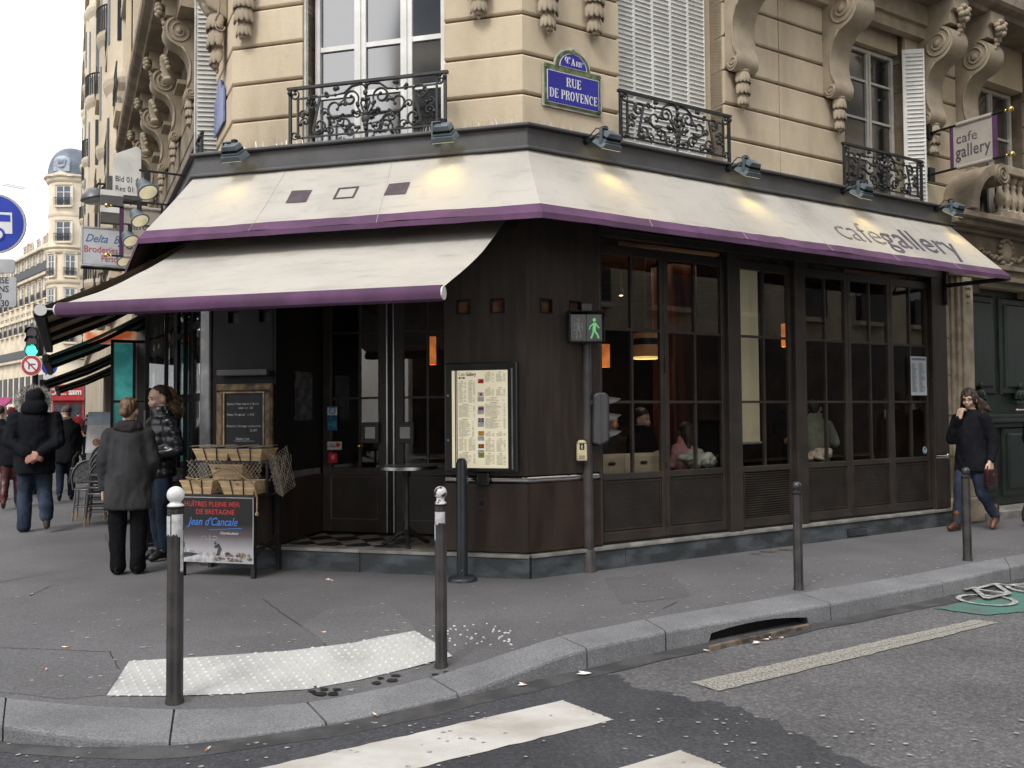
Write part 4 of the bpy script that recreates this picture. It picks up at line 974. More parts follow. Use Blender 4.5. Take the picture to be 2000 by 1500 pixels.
# ------------------------------------------------ entrance doors
def door(x0, x1, hinge_left, plate_x, knob=None):
    base = FM('C', 0, -rec); z0 = .235; zt = 3.35
    mb = MB(); st = .10
    mb.box(x0, x0+st, 0, .05, z0, zt); mb.box(x1-st, x1, 0, .05, z0, zt); mb.box(x0+st, x1-st, 0, .05, zt-.1, zt); mb.box(x0+st, x1-st, 0, .05, z0, z0+.14); mb.box(x0+st, x1-st, 0, .05, .86, .95)
    d = mb.obj('door', brown_f, bld, base, bevel=.006)
    m = MB(); m.box(x0+st, x1-st, .015, .04, z0+.14, .86); m.obj('door_panel', brown_f, d, base)
    m = MB(); a, b, c, e = x0+st+.0, x1-st-.0, z0+.14, .855
    for u in ((a, a+.008, c, e), (b-.008, b, c, e), (a+.008, b-.008, c, c+.008), (a+.008, b-.008, e-.008, e)): m.box(u[0], u[1], -.003, .018, u[2], u[3])
    m.obj('panel_trim', M('dull trim', (.12, .10, .085), .4, .1, 5), d, base)
    cx = (x0+x1)/2+ (.06 if hinge_left else -.06)
    m = MB(); m.box(cx-.012, cx+.012, .008, .042, .95, zt-.1)
    for z in (1.72, 2.45): m.box(x0+st, cx-.012, .01, .04, z-.012, z+.012); m.box(cx+.012, x1-st, .01, .04, z-.012, z+.012)
    m.parts('glazing_bar', brown_f, d, base)
    for (u, v) in ((x0+st, cx-.012), (cx+.012, x1-st)):
        for q, r in ((.95, 1.708), (1.732, 2.438), (2.462, zt-.1)): m = MB(); m.quad((u+.001, .025, q+.001), (v-.001, .025, q+.001), (v-.001, .025, r-.001), (u+.001, .025, r-.001)); m.obj('pane', sglass, d, base)
    m = MB()
    for u in ((plate_x-.105, plate_x-.065, 1.22, 1.45), (plate_x+.065, plate_x+.105, 1.22, 1.45), (plate_x-.065, plate_x+.065, 1.22, 1.27), (plate_x-.065, plate_x+.065, 1.40, 1.45)): m.box(u[0], u[1], -.05, -.02, u[2], u[3])
    m.box(plate_x-.085, plate_x-.075, -.02, .02, 1.3, 1.36); m.box(plate_x+.075, plate_x+.085, -.02, .02, 1.3, 1.36)
    h = m.obj('square_handle', brown_f, d, base, bevel=.004)
    m = MB(); m.box(plate_x-.064, plate_x+.064, -.032, -.028, 1.271, 1.399); m.obj('handle_glass', M('frosted plate', (.34, .36, .36), .3, .1, 6, spec=.8), h, base)
    if knob:
        m = MB(); m.ell((knob, -.06, 1.19), .028, None, 12, 8); m.tube([(knob, -.06, 1.19), (knob, .02, 1.19)], .012); m.obj('knob', brass, d, base, smooth=True)
    return d
dl_o = door(.83, 1.60, True, 1.42, 1.30)
dr_o = door(1.70, 2.58, False, 1.83)
mb = MB(); mb.box(1.603, 1.618, -.012, .05, .235, 3.35); mb.box(1.682, 1.697, -.012, .05, .235, 3.35); mb.parts('steel_edge', steel, bld, FM('C', 0, -rec))
mb = MB(); mb.box(1.62, 1.68, .0, .05, .235, 3.35); mb.obj('door_gap_strip', dark, bld, FM('C', 0, -rec))
mb = MB(); mb.box(.82, 2.6, 0, .06, 3.352, 3.56); mb.obj('transom', brown_f, bld, FM('C', 0, -rec))
# stickers and the small photo poster
stk = [('card_sticker', 'white and blue round emblem sticker on the left door', .89, 1.01, 1.53, 1.63, (.55, .62, .64)), ('card_sticker', 'blue sticker below the round emblem on the door', .89, 1.01, 1.36, 1.52, (.03, .11, .20)),
       ('card_sticker', 'pale white notice sticker with red dot on the door', .89, 1.065, 1.145, 1.235, (.55, .52, .48)), ('card_sticker', 'red square sticker lowest on the door', .905, 1.01, 1.00, 1.11, (.55, .02, .03))]
for i, (n_, lb, x0, x1, z0, z1, c) in enumerate(stk):
    t = thing(n_, lb, 'sticker', FM('C', x0, -rec, z0)); m = MB(); m.box(0, x1-x0, -.006, -.003, 0, z1-z0); m.obj('paper', M('sticker %d' % i, c, .4, .1, 30), t)
    if i == 0: m = MB(); m.tube([V((q.x, -.007, q.z)) for q in spiral(.062, .05, .036, .036, 0, 2*PI, 16)], .006, 5); m.box(0, .12, -.008, -.006, .085, .1); m.obj('emblem', M('sticker blue', (.05, .2, .35), .4, .1), t)
    if i == 1: m = MB(); m.box(.03, .045, -.008, -.006, .13, .15); m.box(.01, .11, -.008, -.006, .02, .10); m.obj('print', M('sticker teal', (.05, .28, .36), .4, .3, 40), t)
    if i == 2: m = MB(); m.tube([(.13, -.008, .055), (.13, -.004, .055)], .027, 12); m.obj('red_dot', MATS.get('sticker 3') or M('sticker dot', (.55, .05, .03), .4, .1), t); inst('lettering', text_mesh('Titres\nRestaurant', .022, dark, name='lettering'), WM[t.name] @ TR(.055, -.0075, .05), t)
    if i == 3: m = MB(); m.ell((.052, -.006, .06), (.022, .003, .03)); m.obj('print', M('sticker light red', (.75, .25, .25), .4, .1), t)
pt = thing('photo_poster', 'dark black and white seaside photo poster on the side wall', 'poster', FM('C', .824, -.35) @ RZ(PI/2))
m = MB(); m.box(.02, .40, -.008, .002, 1.48, 2.0); m.obj('paper', M('grey photo print', (.10, .10, .105), .45, .5, 9, col2=(.012, .012, .013), det=8), pt)
# ------------------------------------------------ the room behind the glass
inw = M('interior wall', (.05, .03, .022), .8, .3, 2); inr = M('interior red wall', (.12, .014, .01), .7, .2, 2); inf = M('interior floor', (.05, .035, .025), .5, .3, 4)
P = [w2('C', .2, -1.12), w2('C', 2.66, -1.12), w2('R', .4, -.25), w2('R', 6.6, -.25), w2('R', 6.6, -5), w2('R', -1.2, -5.2)]
mb = MB(); mb.prism([(q.x, q.y) for q in P], .15, .205, axis='z'); mb.obj('interior_floor', inf, bld, I0)
mb = MB(); mb.prism([(q.x, q.y) for q in P], 3.45, 3.5, axis='z'); mb.obj('interior_ceiling', inw, bld, I0)
mb = MB()
for i in (3, 4, 5):
    a, b = P[i], P[(i+1) % 6]; mb.quad((a.x, a.y, .2), (b.x, b.y, .2), (b.x, b.y, 3.46), (a.x, a.y, 3.46))
mb.obj('interior_wall', inw, bld, I0)
mb = MB(); mb.box(1.4, 2.6, 2.6, 2.7, .2, 3.45); mb.box(.5, 1.0, 1.6, 1.65, .2, 3.45); mb.parts('interior_red_wall', inr, bld, FM('R'))
mb = MB(); mb.box(3.0, 3.42, 1.3, 1.72, .2, 3.45); mb.obj('interior_pillar', M('mahogany', (.11, .03, .012), .35, .3, 2, streak=(4, 4, .4)), bld, FM('R'), bevel=.03)
mb = MB(); mb.box(4.0, 6.5, 4.1, 4.4, .2, 1.3); mb.box(4.6, 6.4, 3.2, 3.24, 1.4, 3.0); mb.parts('interior_bar', inw, bld, FM('R'))
# pale vertical screen close behind the louvred leaf
t = thing('roller_screen', 'tall cream roller screen hanging behind the glass above the louvre panel', 'screen', FM('R', 0, -.30))
m = MB(); m.box(3.02, 3.42, 0, .006, 1.18, 3.2); m.obj('fabric', M('cream screen fabric', (.60, .54, .36), .8, .05, 2, emit=.06), t); m = MB(); m.tube([(3.0, 0, 1.17), (3.44, 0, 1.17)], .016, 8); m.obj('bottom_bar', ledge_m, t); m = MB(); m.tube([(3.0, 0, 3.22), (3.44, 0, 3.22)], .025, 8); m.obj('roller', steel, t)
# lamps
shade = M('glowing amber shade', (.55, .16, .035), .7, .2, 3, emit=.5)
shade2 = M('tan lamp shade', (.36, .18, .075), .7, .15, 3, emit=.07)
def lamp(name, label, px, py, p, r, h, kind, F='R', e=3, mm=None):
    t_, z = HIT(F, px, py, p); b = FM(F, t_, p, z); t = thing(name, label, 'lamp', b)
    m = MB(); 
    R = [[(r*math.cos(2*PI*j/18), r*math.sin(2*PI*j/18), zz) for j in range(18)] for zz in (-h/2, -h*.1, h*.18, h/2)]
    m.rings(R, cap=False); m.obj('lamp_shade', mm or shade, t, smooth=True)
    if kind == 'drum':
        m = MB(); m.rings([[(r*1.01*math.cos(2*PI*j/18), r*1.01*math.sin(2*PI*j/18), zz) for j in range(18)] for zz in (.02*h, .28*h)], cap=False); m.obj('dark_band', dark, t, smooth=True)
        m = MB(); m.rings([[(r*1.02*math.cos(2*PI*j/18), r*1.02*math.sin(2*PI*j/18), zz) for j in range(18)] for zz in (-.5*h-.012, -.5*h+.012)], cap=False); m.obj('bright_rim', M('lit rim', (.8, .55, .2), .5, .05, emit=.6), t)
        m = MB(); m.tube([(0, 0, h*.3), (0, 0, 3.45-z)], .008); m.obj('cord', dark, t)
    else:
        m = MB(); m.box(-.03, .03, r*.6, r+.12, -h*.2, h*.2); m.obj('bracket', dark, t)
    l = bpy.data.lights.new('lamp_bulb', 'POINT'); l.energy = e; l.color = (1, .62, .30); l.shadow_soft_size = .05
    lo = bpy.data.objects.new('lamp_bulb', l); link(lo, b, t)
lamp('pendant_lamp', 'striped drum pendant lamp glowing inside the left window', 1262, 675, -1.3, .155, .30, 'drum', e=5, mm=shade2)
lamp('wall_lamp', 'small amber wall lamp beside the pedestrian signal', 1183, 695, -1.5, .05, .28, 'wall', e=2)
lamp('wall_lamp', 'bright amber wall lamp right of the cream screen', 1535, 655, -.9, .06, .30, 'wall', e=4)
lamp('wall_lamp', 'narrow amber lamp seen through the second window', 1331, 700, -2.4, .035, .30, 'wall', e=3)
lamp('wall_lamp', 'amber wall lamp seen through the entrance door', 843, 685, -2.0, .055, .34, 'wall', F='C', e=3)
lamp('wall_lamp', 'dim amber lamp deep behind the middle window', 1680, 690, -4.2, .12, .16, 'wall', e=2, mm=M('dim shade', (.3, .08, .02), .7, .2, 3, emit=.25))
spots = [(1213, 577), (1690, 605), (1065, 0)]
for i, (px, py) in enumerate(spots[:2]):
    t_, z = HIT('R', px, py, -2.0); t = thing('ceiling_spot', ['tiny lit spot seen high in the left window', 'tiny lit spot seen high in the right windows'][i], 'spotlight', FM('R', t_, -2.0, z)); m = MB(); m.lathe([(.03, 0), (.035, .03), (.03, .09)], None, 10); m.obj('can', dark, t); m = MB(); m.lathe([(.024, -.004), (.024, .0)], None, 10); m.obj('bulb', M('lit bulb', (1, .8, .5), .5, .02, emit=5), t); m = MB(); m.tube([(0, 0, .08), (0, 0, 3.46-z)], .006); m.obj('stem', dark, t)
l = bpy.data.lights.new('room_fill', 'AREA'); l.energy = 8; l.color = (1, .74, .5); l.size = 2.5  # added fill light that brightens the cafe room, no fixture belongs to it
lo = bpy.data.objects.new('room_fill', l); link(lo, FM('R', 3.5, -2.4, 3.4))
# menu card and round sticker on the last pane
t = thing('window_menu', 'pale blue white menu card taped inside the last window', 'menu', FM('R', 0, -.03)); t0, z0 = HIT('R', 1780, 772, -.03); t1, z1 = HIT('R', 1809, 697, -.03)
m = MB(); m.box(t0, t1, 0, .002, z0, z1); m.obj('card', M('card white', (.50, .56, .60), .6, .05, 3), t); m = MB(); rg = random.Random(3)
m.box(t0+.02, t1-.02, -.002, -.0005, z1-.05, z1-.02)
for k in range(30):
    for a, b in ((.06, .42), (.52, .9)): zz = z1-.09-(z1-z0-.13)*k/30; m.box(t0+(t1-t0)*a, t0+(t1-t0)*(a+(b-a)*rg.uniform(.3, 1)), -.002, -.0005, zz-.006, zz)
tag(m.obj('card_lines', M('card ink', (.18, .22, .30), .7, .2, 40), t), kind='stuff')
t_, z_ = HIT('R', 1806, 879, -.02); t = thing('window_sticker', 'small round blue sticker low on the last window', 'sticker', FM('R', t_, -.02, z_)); m = MB(); m.tube([(0, -.002, 0), (0, 0, 0)], .05, 16); m.obj('paper', M('round sticker blue', (.05, .12, .16), .5, .2, 30), t); m = MB(); m.tube([V((.04*math.cos(2*PI*k/16), -.003, .04*math.sin(2*PI*k/16))) for k in range(16)], .004, 4, close=True); m.prism([(-.02, -.02), (.02, -.02), (0, .025)], -.004, -.0025); m.obj('emblem', M('sticker pale line', (.4, .5, .52), .5, .1), t)
# chairs and tables behind the glass
cream_l = M('cream leather', (.44, .37, .25), .45, .08, 4, .1, 60)
def easy_chair(px, py, p, rz, label):
    t_, z = HIT('R', px, py, p); b = FM('R', t_, p, .205) @ RZ(rz)
    t = thing('armchair', label, 'chair', b, 'cream chairs behind the window')
    m = MB(); m.box(-.25, .25, -.04, .04, .40, .90); o = m.obj('backrest', cream_l, t, bevel=.035)
    m = MB(); m.ell((0, -.046, .80), (.055, .012, .02), None, 12, 6); m.obj('hand_hole', M('chair ornament', (.03, .025, .02), .3, .2), o)
    m = MB(); m.box(-.25, .25, .04, .50, .38, .47); m.obj('seat', cream_l, t, bevel=.02)
    for x in (-.22, .22):
        for y in (0, .45): m = MB(); m.box(x-.02, x+.02, y-.02, y+.02, 0, .38); m.obj('leg', dark, t)
    return t
easy_chair(1252, 905, -.34, 0, 'cream chair with oval back ornament in the left window')
easy_chair(1190, 910, -.36, 0, 'second cream chair partly hidden by the signal pole')
t = thing('cafe_table', 'dark table set behind the cream chairs in the window', 'table', FM('R', 1.7, -1.05, .205)); m = MB(); m.box(-.8, .5, -.3, .3, .70, .735); m.obj('tabletop', M('table wood', (.12, .06, .03), .3, .2, 4, streak=(1, 6, 6)), t, bevel=.005); m = MB(); m.tube([(0, 0, 0), (0, 0, .7)], .04, 8); m.obj('leg', dark, t); m = MB(); m.lathe([(.25, 0), (.24, .02), (.05, .04)], None, 14); m.obj('base', dark, t)
t = thing('cup', 'yellow cup standing on the table in the window', 'cup', FM('R', 1.93, -.85, .941)); m = MB(); m.lathe([(.03, 0), (.042, .03), (.045, .10)], None, 12); m.obj('bowl', M('yellow ceramic', (.6, .5, .08), .4, .05), t)
t = thing('plate', 'white plate on the table in the window', 'plate', FM('R', 1.66, -.85, .941)); m = MB(); m.lathe([(.05, 0), (.11, .012), (.11, .016), (.02, .006)], None, 18); m.obj('dish', white_p, t)
# ================================================================== AWNINGS, LAMPS, SIGNS
# upper fixed awning: folded round both corners
aw = thing('cafe_awning', 'long cream canvas awning with purple hem and faded cafe name', 'awning', LOCM(CR.x, CR.y, 0))
AP0, AZ0, AP1, AZ1 = .12, 4.0, .80, 3.24
def aw_path(k):
    p = AP0+(AP1-AP0)*k; pl = AP0+(.68-AP0)*k
    return [w2('L', -8.5, pl), isect('L', pl, 'C', p), cor(p), w2('R', 6.62+.20*k, p)]
AW_N = (20, 26, 44)
def aw_pt(i, u, k, lift=0.0, sag=.012):
    P = aw_path(k); q = P[i].lerp(P[i+1], u); z = AZ0+(AZ1-AZ0)*k; nn = N2(FR['LCR'[i]][1])
    s = math.sin(PI*min(1, max(0, k)))*sag*(.6+.4*abs(math.sin(u*AW_N[i]*.35))); rp = (.010*noise.noise(V((q.x*1.7+i*5, q.y*1.7, z*2))) + .006*noise.noise(V(((q.x+q.y)*5+z*4, z*1.5, i))) + .004*noise.noise(V((q.x*9, q.y*9, z*2.5))))*min(1, 6*u, 6*(1-u))
    e = s-rp-lift; return V((q.x - nn.x*e*.7, q.y - nn.y*e*.7, z - e*.7))
def print_on(me, name, m, i, t0, k0):
    "flat print laid on the canvas: the mesh's x runs along the awning, its z up the slope"
    sl = math.hypot(AP1-AP0, AZ0-AZ1); F = 'LCR'[i]; o_, d_ = FR[F]
    for v in me.vertices:
        k = k0 - v.co.z/sl; P = aw_path(k); a = (V((P[i].x, P[i].y))-o_).dot(d_); b = (V((P[i+1].x, P[i+1].y))-o_).dot(d_)
        v.co = aw_pt(i, (t0+v.co.x-a)/(b-a), k, .004 + (.0015 if v.co.y < 0 else 0))
    me.update(); return inst(name, me, I0, aw)
def aw_sheet(k0, k1, i, n, m, nx, th=.004, lift=0, sag=.012, mat_=canvas, name='canvas_panel'):
    "one face of the awning between path corners i and i+1, with sag and ripples"
    mb = MB(); R = []
    for a in range(nx+1):
        u = a/nx; row = []
        for b in range(m+1):
            row.append(aw_pt(i, u, k0+(k1-k0)*b/m, lift, sag))
        R.append(row)
    w_ = m+1; vs = [q for r in R for q in r]
    mb.add(vs, [(a*w_+b, (a+1)*w_+b, (a+1)*w_+b+1, a*w_+b+1) for a in range(nx) for b in range(m)])
    return mb.obj(name, mat_, aw, I0, smooth='all')
for i, nx in ((0, 20), (1, 26), (2, 44)): aw_sheet(0, .875, i, 0, 10, nx*2)
for i, nx in ((0, 20), (1, 26), (2, 44)):
    aw_sheet(.875, 1.0, i, 0, 2, nx*2, mat_=purple, name='purple_hem')
    # short hanging edge
    mb = MB(); P1 = aw_path(1.0); a, b = P1[i], P1[i+1]; n = nx
    for j in range(n):
        q, r = a.lerp(b, j/n), a.lerp(b, (j+1)/n); w1 = .05+.006*noise.noise(V((q.x*3, q.y*3, 1))); w2_ = .05+.006*noise.noise(V((r.x*3, r.y*3, 1)))
        mb.quad((q.x, q.y, AZ1), (r.x, r.y, AZ1), (r.x, r.y, AZ1-w2_), (q.x, q.y, AZ1-w1))
    mb.obj('hem_edge', purple, aw, I0, smooth='all')
# stitched seams
mb = MB()
for i, us in ((1, (.30, .62)), (2, (.17, .34, .52, .68, .85))):
    for u in us:
        pts = []
        for b in range(13):
            k = b/12; P = aw_path(k); pts.append(aw_pt(i, u, k, .001))
        mb.tube(pts, .0022, 4)
mb.parts('canvas_seam', canvas, aw, I0, smooth=True)
# frame under the canvas
mb = MB(); P0, P1 = aw_path(.03), aw_path(.985)
for i in (1, 2): mb.tube([(P1[i].x, P1[i].y+.05, AZ1-.01), (P1[i+1].x, P1[i+1].y+.05, AZ1-.01)], .015, 6)
for i, us in ((1, (0, .33, .66)), (2, (0, .2, .4, .6, .8, 1))):
    for u in us: a = P0[i].lerp(P0[i+1], u); b = P1[i].lerp(P1[i+1], u); mb.tube([(a.x, a.y, AZ0-.12), (b.x, b.y+.06, AZ1-.02)], .015, 6)
mb.parts('awning_frame', dark, aw, I0)
b = aw_path(1.0)[3]; c = w2('R', 6.66, .02); mb = MB(); mb.tube([(c.x, c.y, 3.2), (b.x, b.y, AZ1-.03)], .03, 6); mb.tube([(c.x, c.y, 3.9), (c.x, c.y, 2.95)], .03, 6); mb.parts('end_arm', dark, aw, I0)
def on_awning(F, t, k, lift=.006):
    "matrix of the sloping canvas: x along, z up the slope"
    p = AP0+(AP1-AP0)*k; z = AZ0+(AZ1-AZ0)*k; s = math.sin(PI*k)*.012; sl = math.atan2(AP1-AP0, AZ0-AZ1)
    return FM(F, t, p-s*.7+lift, z-s*.7+lift) @ RX(-sl)
sq = .225
def tilt_sq(mb, x0, x1, z0, z1, sh=.0):
    for a in range(4):
        for b in range(4): mb.quad(*[(x0+(x1-x0)*(a+p)/4, -.001, z0+(z1-z0)*(b+q)/4) for p, q in ((0, 0), (1, 0), (1, 1), (0, 1))])
for n_, t0 in (('printed_square', 1.21), ('printed_frame', 1.70), ('printed_square', 2.215)):
    k = .58; m = MB()
    if n_ == 'printed_square': tilt_sq(m, 0, .215, 0, .19)
    else:
        for u in ((0, .215, 0, .022), (0, .215, .168, .19), (0, .022, .022, .168), (.193, .215, .022, .168)): tilt_sq(m, *u)
    print_on(m.mesh(n_, plum), n_, plum, 1, t0, k)
plum_a = M('faded taupe print', (.19, .175, .165), .85, .2, 8)
plum_b = M('faded blue plum print', (.105, .10, .13), .85, .15, 10)
print_on(text_mesh('cafe', .56, plum_a, align='LEFT', bold=-.007, fit=.80, depth=.0005), 'lettering', plum_b, 2, 3.80, .70)
print_on(text_mesh('gallery', .56, plum_b, align='LEFT', bold=.003, fit=1.52, space=1.06, depth=.0005), 'lettering', plum_b, 2, 4.64, .70)
# the lower roll-out awning over the entrance
la = thing('entrance_awning', 'cream roll-out awning with purple front roller over the entrance', 'awning', FM('C', 0, 0, 0))
def la_pt(u, k, F='C'):    # u 0..1 left to right, k 0 wall .. 1 front
    t = -.0+3.30*u; p = .20+1.80*k; z = 3.33-.88*k-.07*math.sin(PI*k)*(1-.25*u) + (.012*noise.noise(V((u*3, k*3, 2)))+.007*noise.noise(V((u*22+k*2, k*1.5, 4)))+.005*noise.noise(V((u*9-k*6, k*5, 7))))*math.sin(PI*k)
    return V((t, -p, z))
mb = MB(); nx, m = 90, 24
mb.add([la_pt(a/nx, b/m) for a in range(nx+1) for b in range(m+1)], [(a*(m+1)+b, (a+1)*(m+1)+b, (a+1)*(m+1)+b+1, a*(m+1)+b+1) for a in range(nx) for b in range(m)])
mb.obj('canvas', canvas, la, smooth='all')
mb = MB()
prof = [(.0, .02), (-.03, .012), (-.045, -.02), (-.048, -.05), (-.035, -.085), (0, -.10), (.03, -.085), (.045, -.05), (.04, -.01)]
R = []
for a in range(31):
    u = a/30; f = la_pt(u, 1.0); R.append([V((f.x, f.y+y, f.z+z*(1.0+.05*noise.noise(V((u*9, 0, 0)))))) for y, z in prof])
mb.rings(R); mb.obj('front_roller', purple, la, smooth=True)
for u in (0, 1):
    f = la_pt(u, 1.0); m = MB(); x = f.x+(-.012 if u == 0 else .012); m.tube([(f.x, f.y, f.z-.04), (x, f.y, f.z-.04)], .05, 14); m.obj('end_cap', white_p, la)
for u in (.12, .88):
    m = MB(); f = la_pt(u, .97); e = V((f.x+(.55 if u < .5 else -.55), -1.0, 2.72)); b = V((f.x+.05, -.1, 3.1)); m.tube([b, e], .022, 6); m.tube([e, f+V((0, .05, -.10))], .02, 6); m.obj('folding_arm', dark, la)
mb = MB(); mb.box(-.05, 3.35, -.22, .0, 3.30, 3.42); mb.obj('roller_case', dark, la)
# awnings of the terrace along the left street
dk_can = M('brown canvas underside', (.12, .085, .055), .9, .2, 3, trans=.15)
def side_awning(t0, t1, p0, z0, p1, z1, mat_, label, bars=2, cap=True, under=None):
    t = thing('terrace_awning', label, 'awning', FM('L', t1, 0, 0), 'awnings along the side street')
    w_ = t1-t0; mb = MB(); nx, m = 12, 6
    mb.add([V((-w_*a/nx, -(p0+(p1-p0)*b/m), z0+(z1-z0)*b/m-.05*math.sin(PI*b/m))) for a in range(nx+1) for b in range(m+1)], [(a*(m+1)+b, (a+1)*(m+1)+b, (a+1)*(m+1)+b+1, a*(m+1)+b+1) for a in range(nx) for b in range(m)])
    mb.obj('canvas', mat_, t, smooth='all')
    mb = MB(); mb.box(-w_, 0, -p1-.06, -p1+.04, z1-.10, z1+.03); mb.obj('front_bar', dark, t, bevel=.02)
    if cap: mb = MB(); mb.tube([(0, -p1, z1-.03), (.03, -p1, z1-.03)], .055, 14); mb.obj('end_cap', white_p, t); mb = MB(); mb.tube([(0, -p1, z1-.02), (.0, -p1+.3, z1-.02)], .012, 6); mb.obj('cap_pin', steel, t)
    for k in range(bars):
        x = -w_*(k+.15)/bars
        mb = MB(); mb.tube([(x, -p0, z0-.12), (x-.02, -(p0+p1)/2, (z0+z1)/2-.14), (x, -p1, z1-.06)], .035, 6); mb.obj('folding_arm', dark, t)
    return t
side_awning(-5.0, .12, .0, 3.45, 1.50, 2.58, dk_can, 'brown canvas terrace awning with white end cap on its front bar', 4)
side_awning(-9.6, -5.3, .0, 3.3, 1.55, 2.45, M('green awning canvas', (.012, .06, .05), .85, .2, 3, trans=.15), 'dark green awning behind the brown one', 2, False)
side_awning(-15.5, -10.2, .0, 3.1, 1.7, 2.25, M('black awning canvas', (.012, .012, .013), .85, .2, 3), 'black awning further along the side street', 2, False)
side_awning(-23, -16, .0, 3.0, 1.5, 2.3, MATS['black awning canvas'], 'farthest black awning on the side street', 2, False)
# ------------------------------------------------ floodlights along the beam
yel = (1.0, .70, .10)
def flood(F, t, p=.22, z=4.17, label='', energy=9, big=1.0):
    base = FM(F, t, p, z) @ Matrix.Scale(.84, 4); T = thing('floodlight', label, 'spotlight', base, 'floodlights along the awning beam')
    m = MB(); R = []
    for y, hw, hz in ((-.20, .09, .035), (-.17, .11, .055), (-.05, .12, .07), (.0, .10, .05)): R.append([(-hw, y, -hz), (hw, y, -hz), (hw, y, hz), (-hw, y, hz)])
    tilt = RX(rad(60)) @ RZ(0)
    # housing: stepped box with ribs, lens facing down onto the canvas
    HB = base @ TR(0, -.12, 0) @ RX(rad(34)) @ TR(0, .12, 0)
    m = MB(); m.prism([(-.105, .02), (.105, .02), (.085, .075), (-.085, .075)], -.20, -.04); m.box(-.11, .11, -.21, -.03, -.035, -.01); m.prism([(-.15, -.10), (.15, -.10), (.115, -.036), (-.115, -.036)], -.235, -.01)
    h = m.obj('housing', lamp_p, T, HB, bevel=.006)
    m = MB()
    for k in range(9): x = -.095+.19*k/8; m.box(x-.004, x+.004, -.205, -.035, -.009, .019)
    m.box(-.09, .09, -.19, -.045, -.009, .019); m.obj('cooling_rib', dark, h, HB)
    m = MB(); m.box(-.13, .13, -.22, -.03, -.104, -.101); m.obj('lens', M('lit lens', (1, .85, .45), .3, .05, emit=.8), h, HB)
    m = MB(); m.box(-.135, -.12, -.14, -.10, -.08, .10); m.box(-.135, -.03, -.14, -.10, .10, .112); m.tube([(-.13, -.12, .05), (-.15, .1, .03)], .012, 6); m.obj('yoke', lamp_p, T)
    m = MB(); m.tube([(-.17, .05, .0), (-.17, .12, .0)], .035, 10); m.lathe([(.04, .10), (.04, .15), (.02, .16)], TR(-.02, -.05, 0), 10); m.tube([(-.02, -.05, .12), (-.1, -.0, .14), (-.17, .08, .03)], .007, 5); m.obj('junction_box', dark, T)
    l = bpy.data.lights.new('flood_bulb', 'SPOT'); l.energy = energy; l.color = yel; l.spot_size = rad(105); l.spot_blend = 1.0; l.shadow_soft_size = .12
    lo = bpy.data.objects.new('flood_bulb', l); tgt = V((.02, -.24, -.80)); src = V((0, -.16, -.13)); dv = (tgt-src)
    link(lo, base @ Matrix.Translation(src) @ dv.to_track_quat('-Z', 'Y').to_matrix().to_4x4(), T)
    return T
def _t(F, px, py): return HIT(F, px, py, .35)[0]
for F, px, py, e, lb in (('C', 451, 312, 3.5, 'leftmost floodlight over the awning, by the purple hem corner'), ('C', 864, 278, 7, 'floodlight under the right end of the upper window railing'), ('R', 1195, 292, 5.5, 'floodlight just right of the blue street plaque'),
                        ('R', 1470, 345, 5.5, 'floodlight right of the closed shutter railing'), ('R', 1692, 392, 5, 'floodlight under the half-open window'), ('R', 1872, 430, 5, 'rightmost floodlight, above the letter y of the awning')):
    flood(F, _t(F, px, py), label=lb, energy=e)
def round_flood(px, py, Y, label):
    P = AT(px, py, Y); T = thing('round_spotlight', label, 'spotlight', LOCM(P.x, P.y, P.z, rad(15)), 'arm spotlights on the side street')
    ax = V((-.55, .30, .80)).normalized(); tl = ax.to_track_quat('Z', 'Y').to_matrix().to_4x4(); tl = RZ(rad(-15)) @ tl
    m = MB(); m.lathe([(.035, .15), (.075, .12), (.085, .06), (.088, .02), (.112, -.01), (.118, -.03)], tl, 16); h = m.obj('housing', lamp_p, T, smooth=True)
    m = MB(); m.lathe([(.098, -.034), (.098, -.031)], tl, 16); m.obj('lens', M('warm lit lens', (.8, .74, .50), .3, .1, emit=.12), h)
    m = MB(); m.box(-.025, .025, -.025, .025, .08, .22); m.tube([(-.08, 0, .22), (.55, .12, .21)], .013, 6); m.obj('arm', dark, T)
for px, py, Y, lb in ((287, 372, 9.3, 'nearest round spotlight on an arm over the side street'), (272, 428, 10.6, 'round spotlight in front of the hanging cafe banner'), (254, 468, 12.0, 'round spotlight in front of the embroidery shop sign'), (241, 508, 13.6, 'lowest round spotlight beside the purple hem')):
    round_flood(px, py, Y, lb)
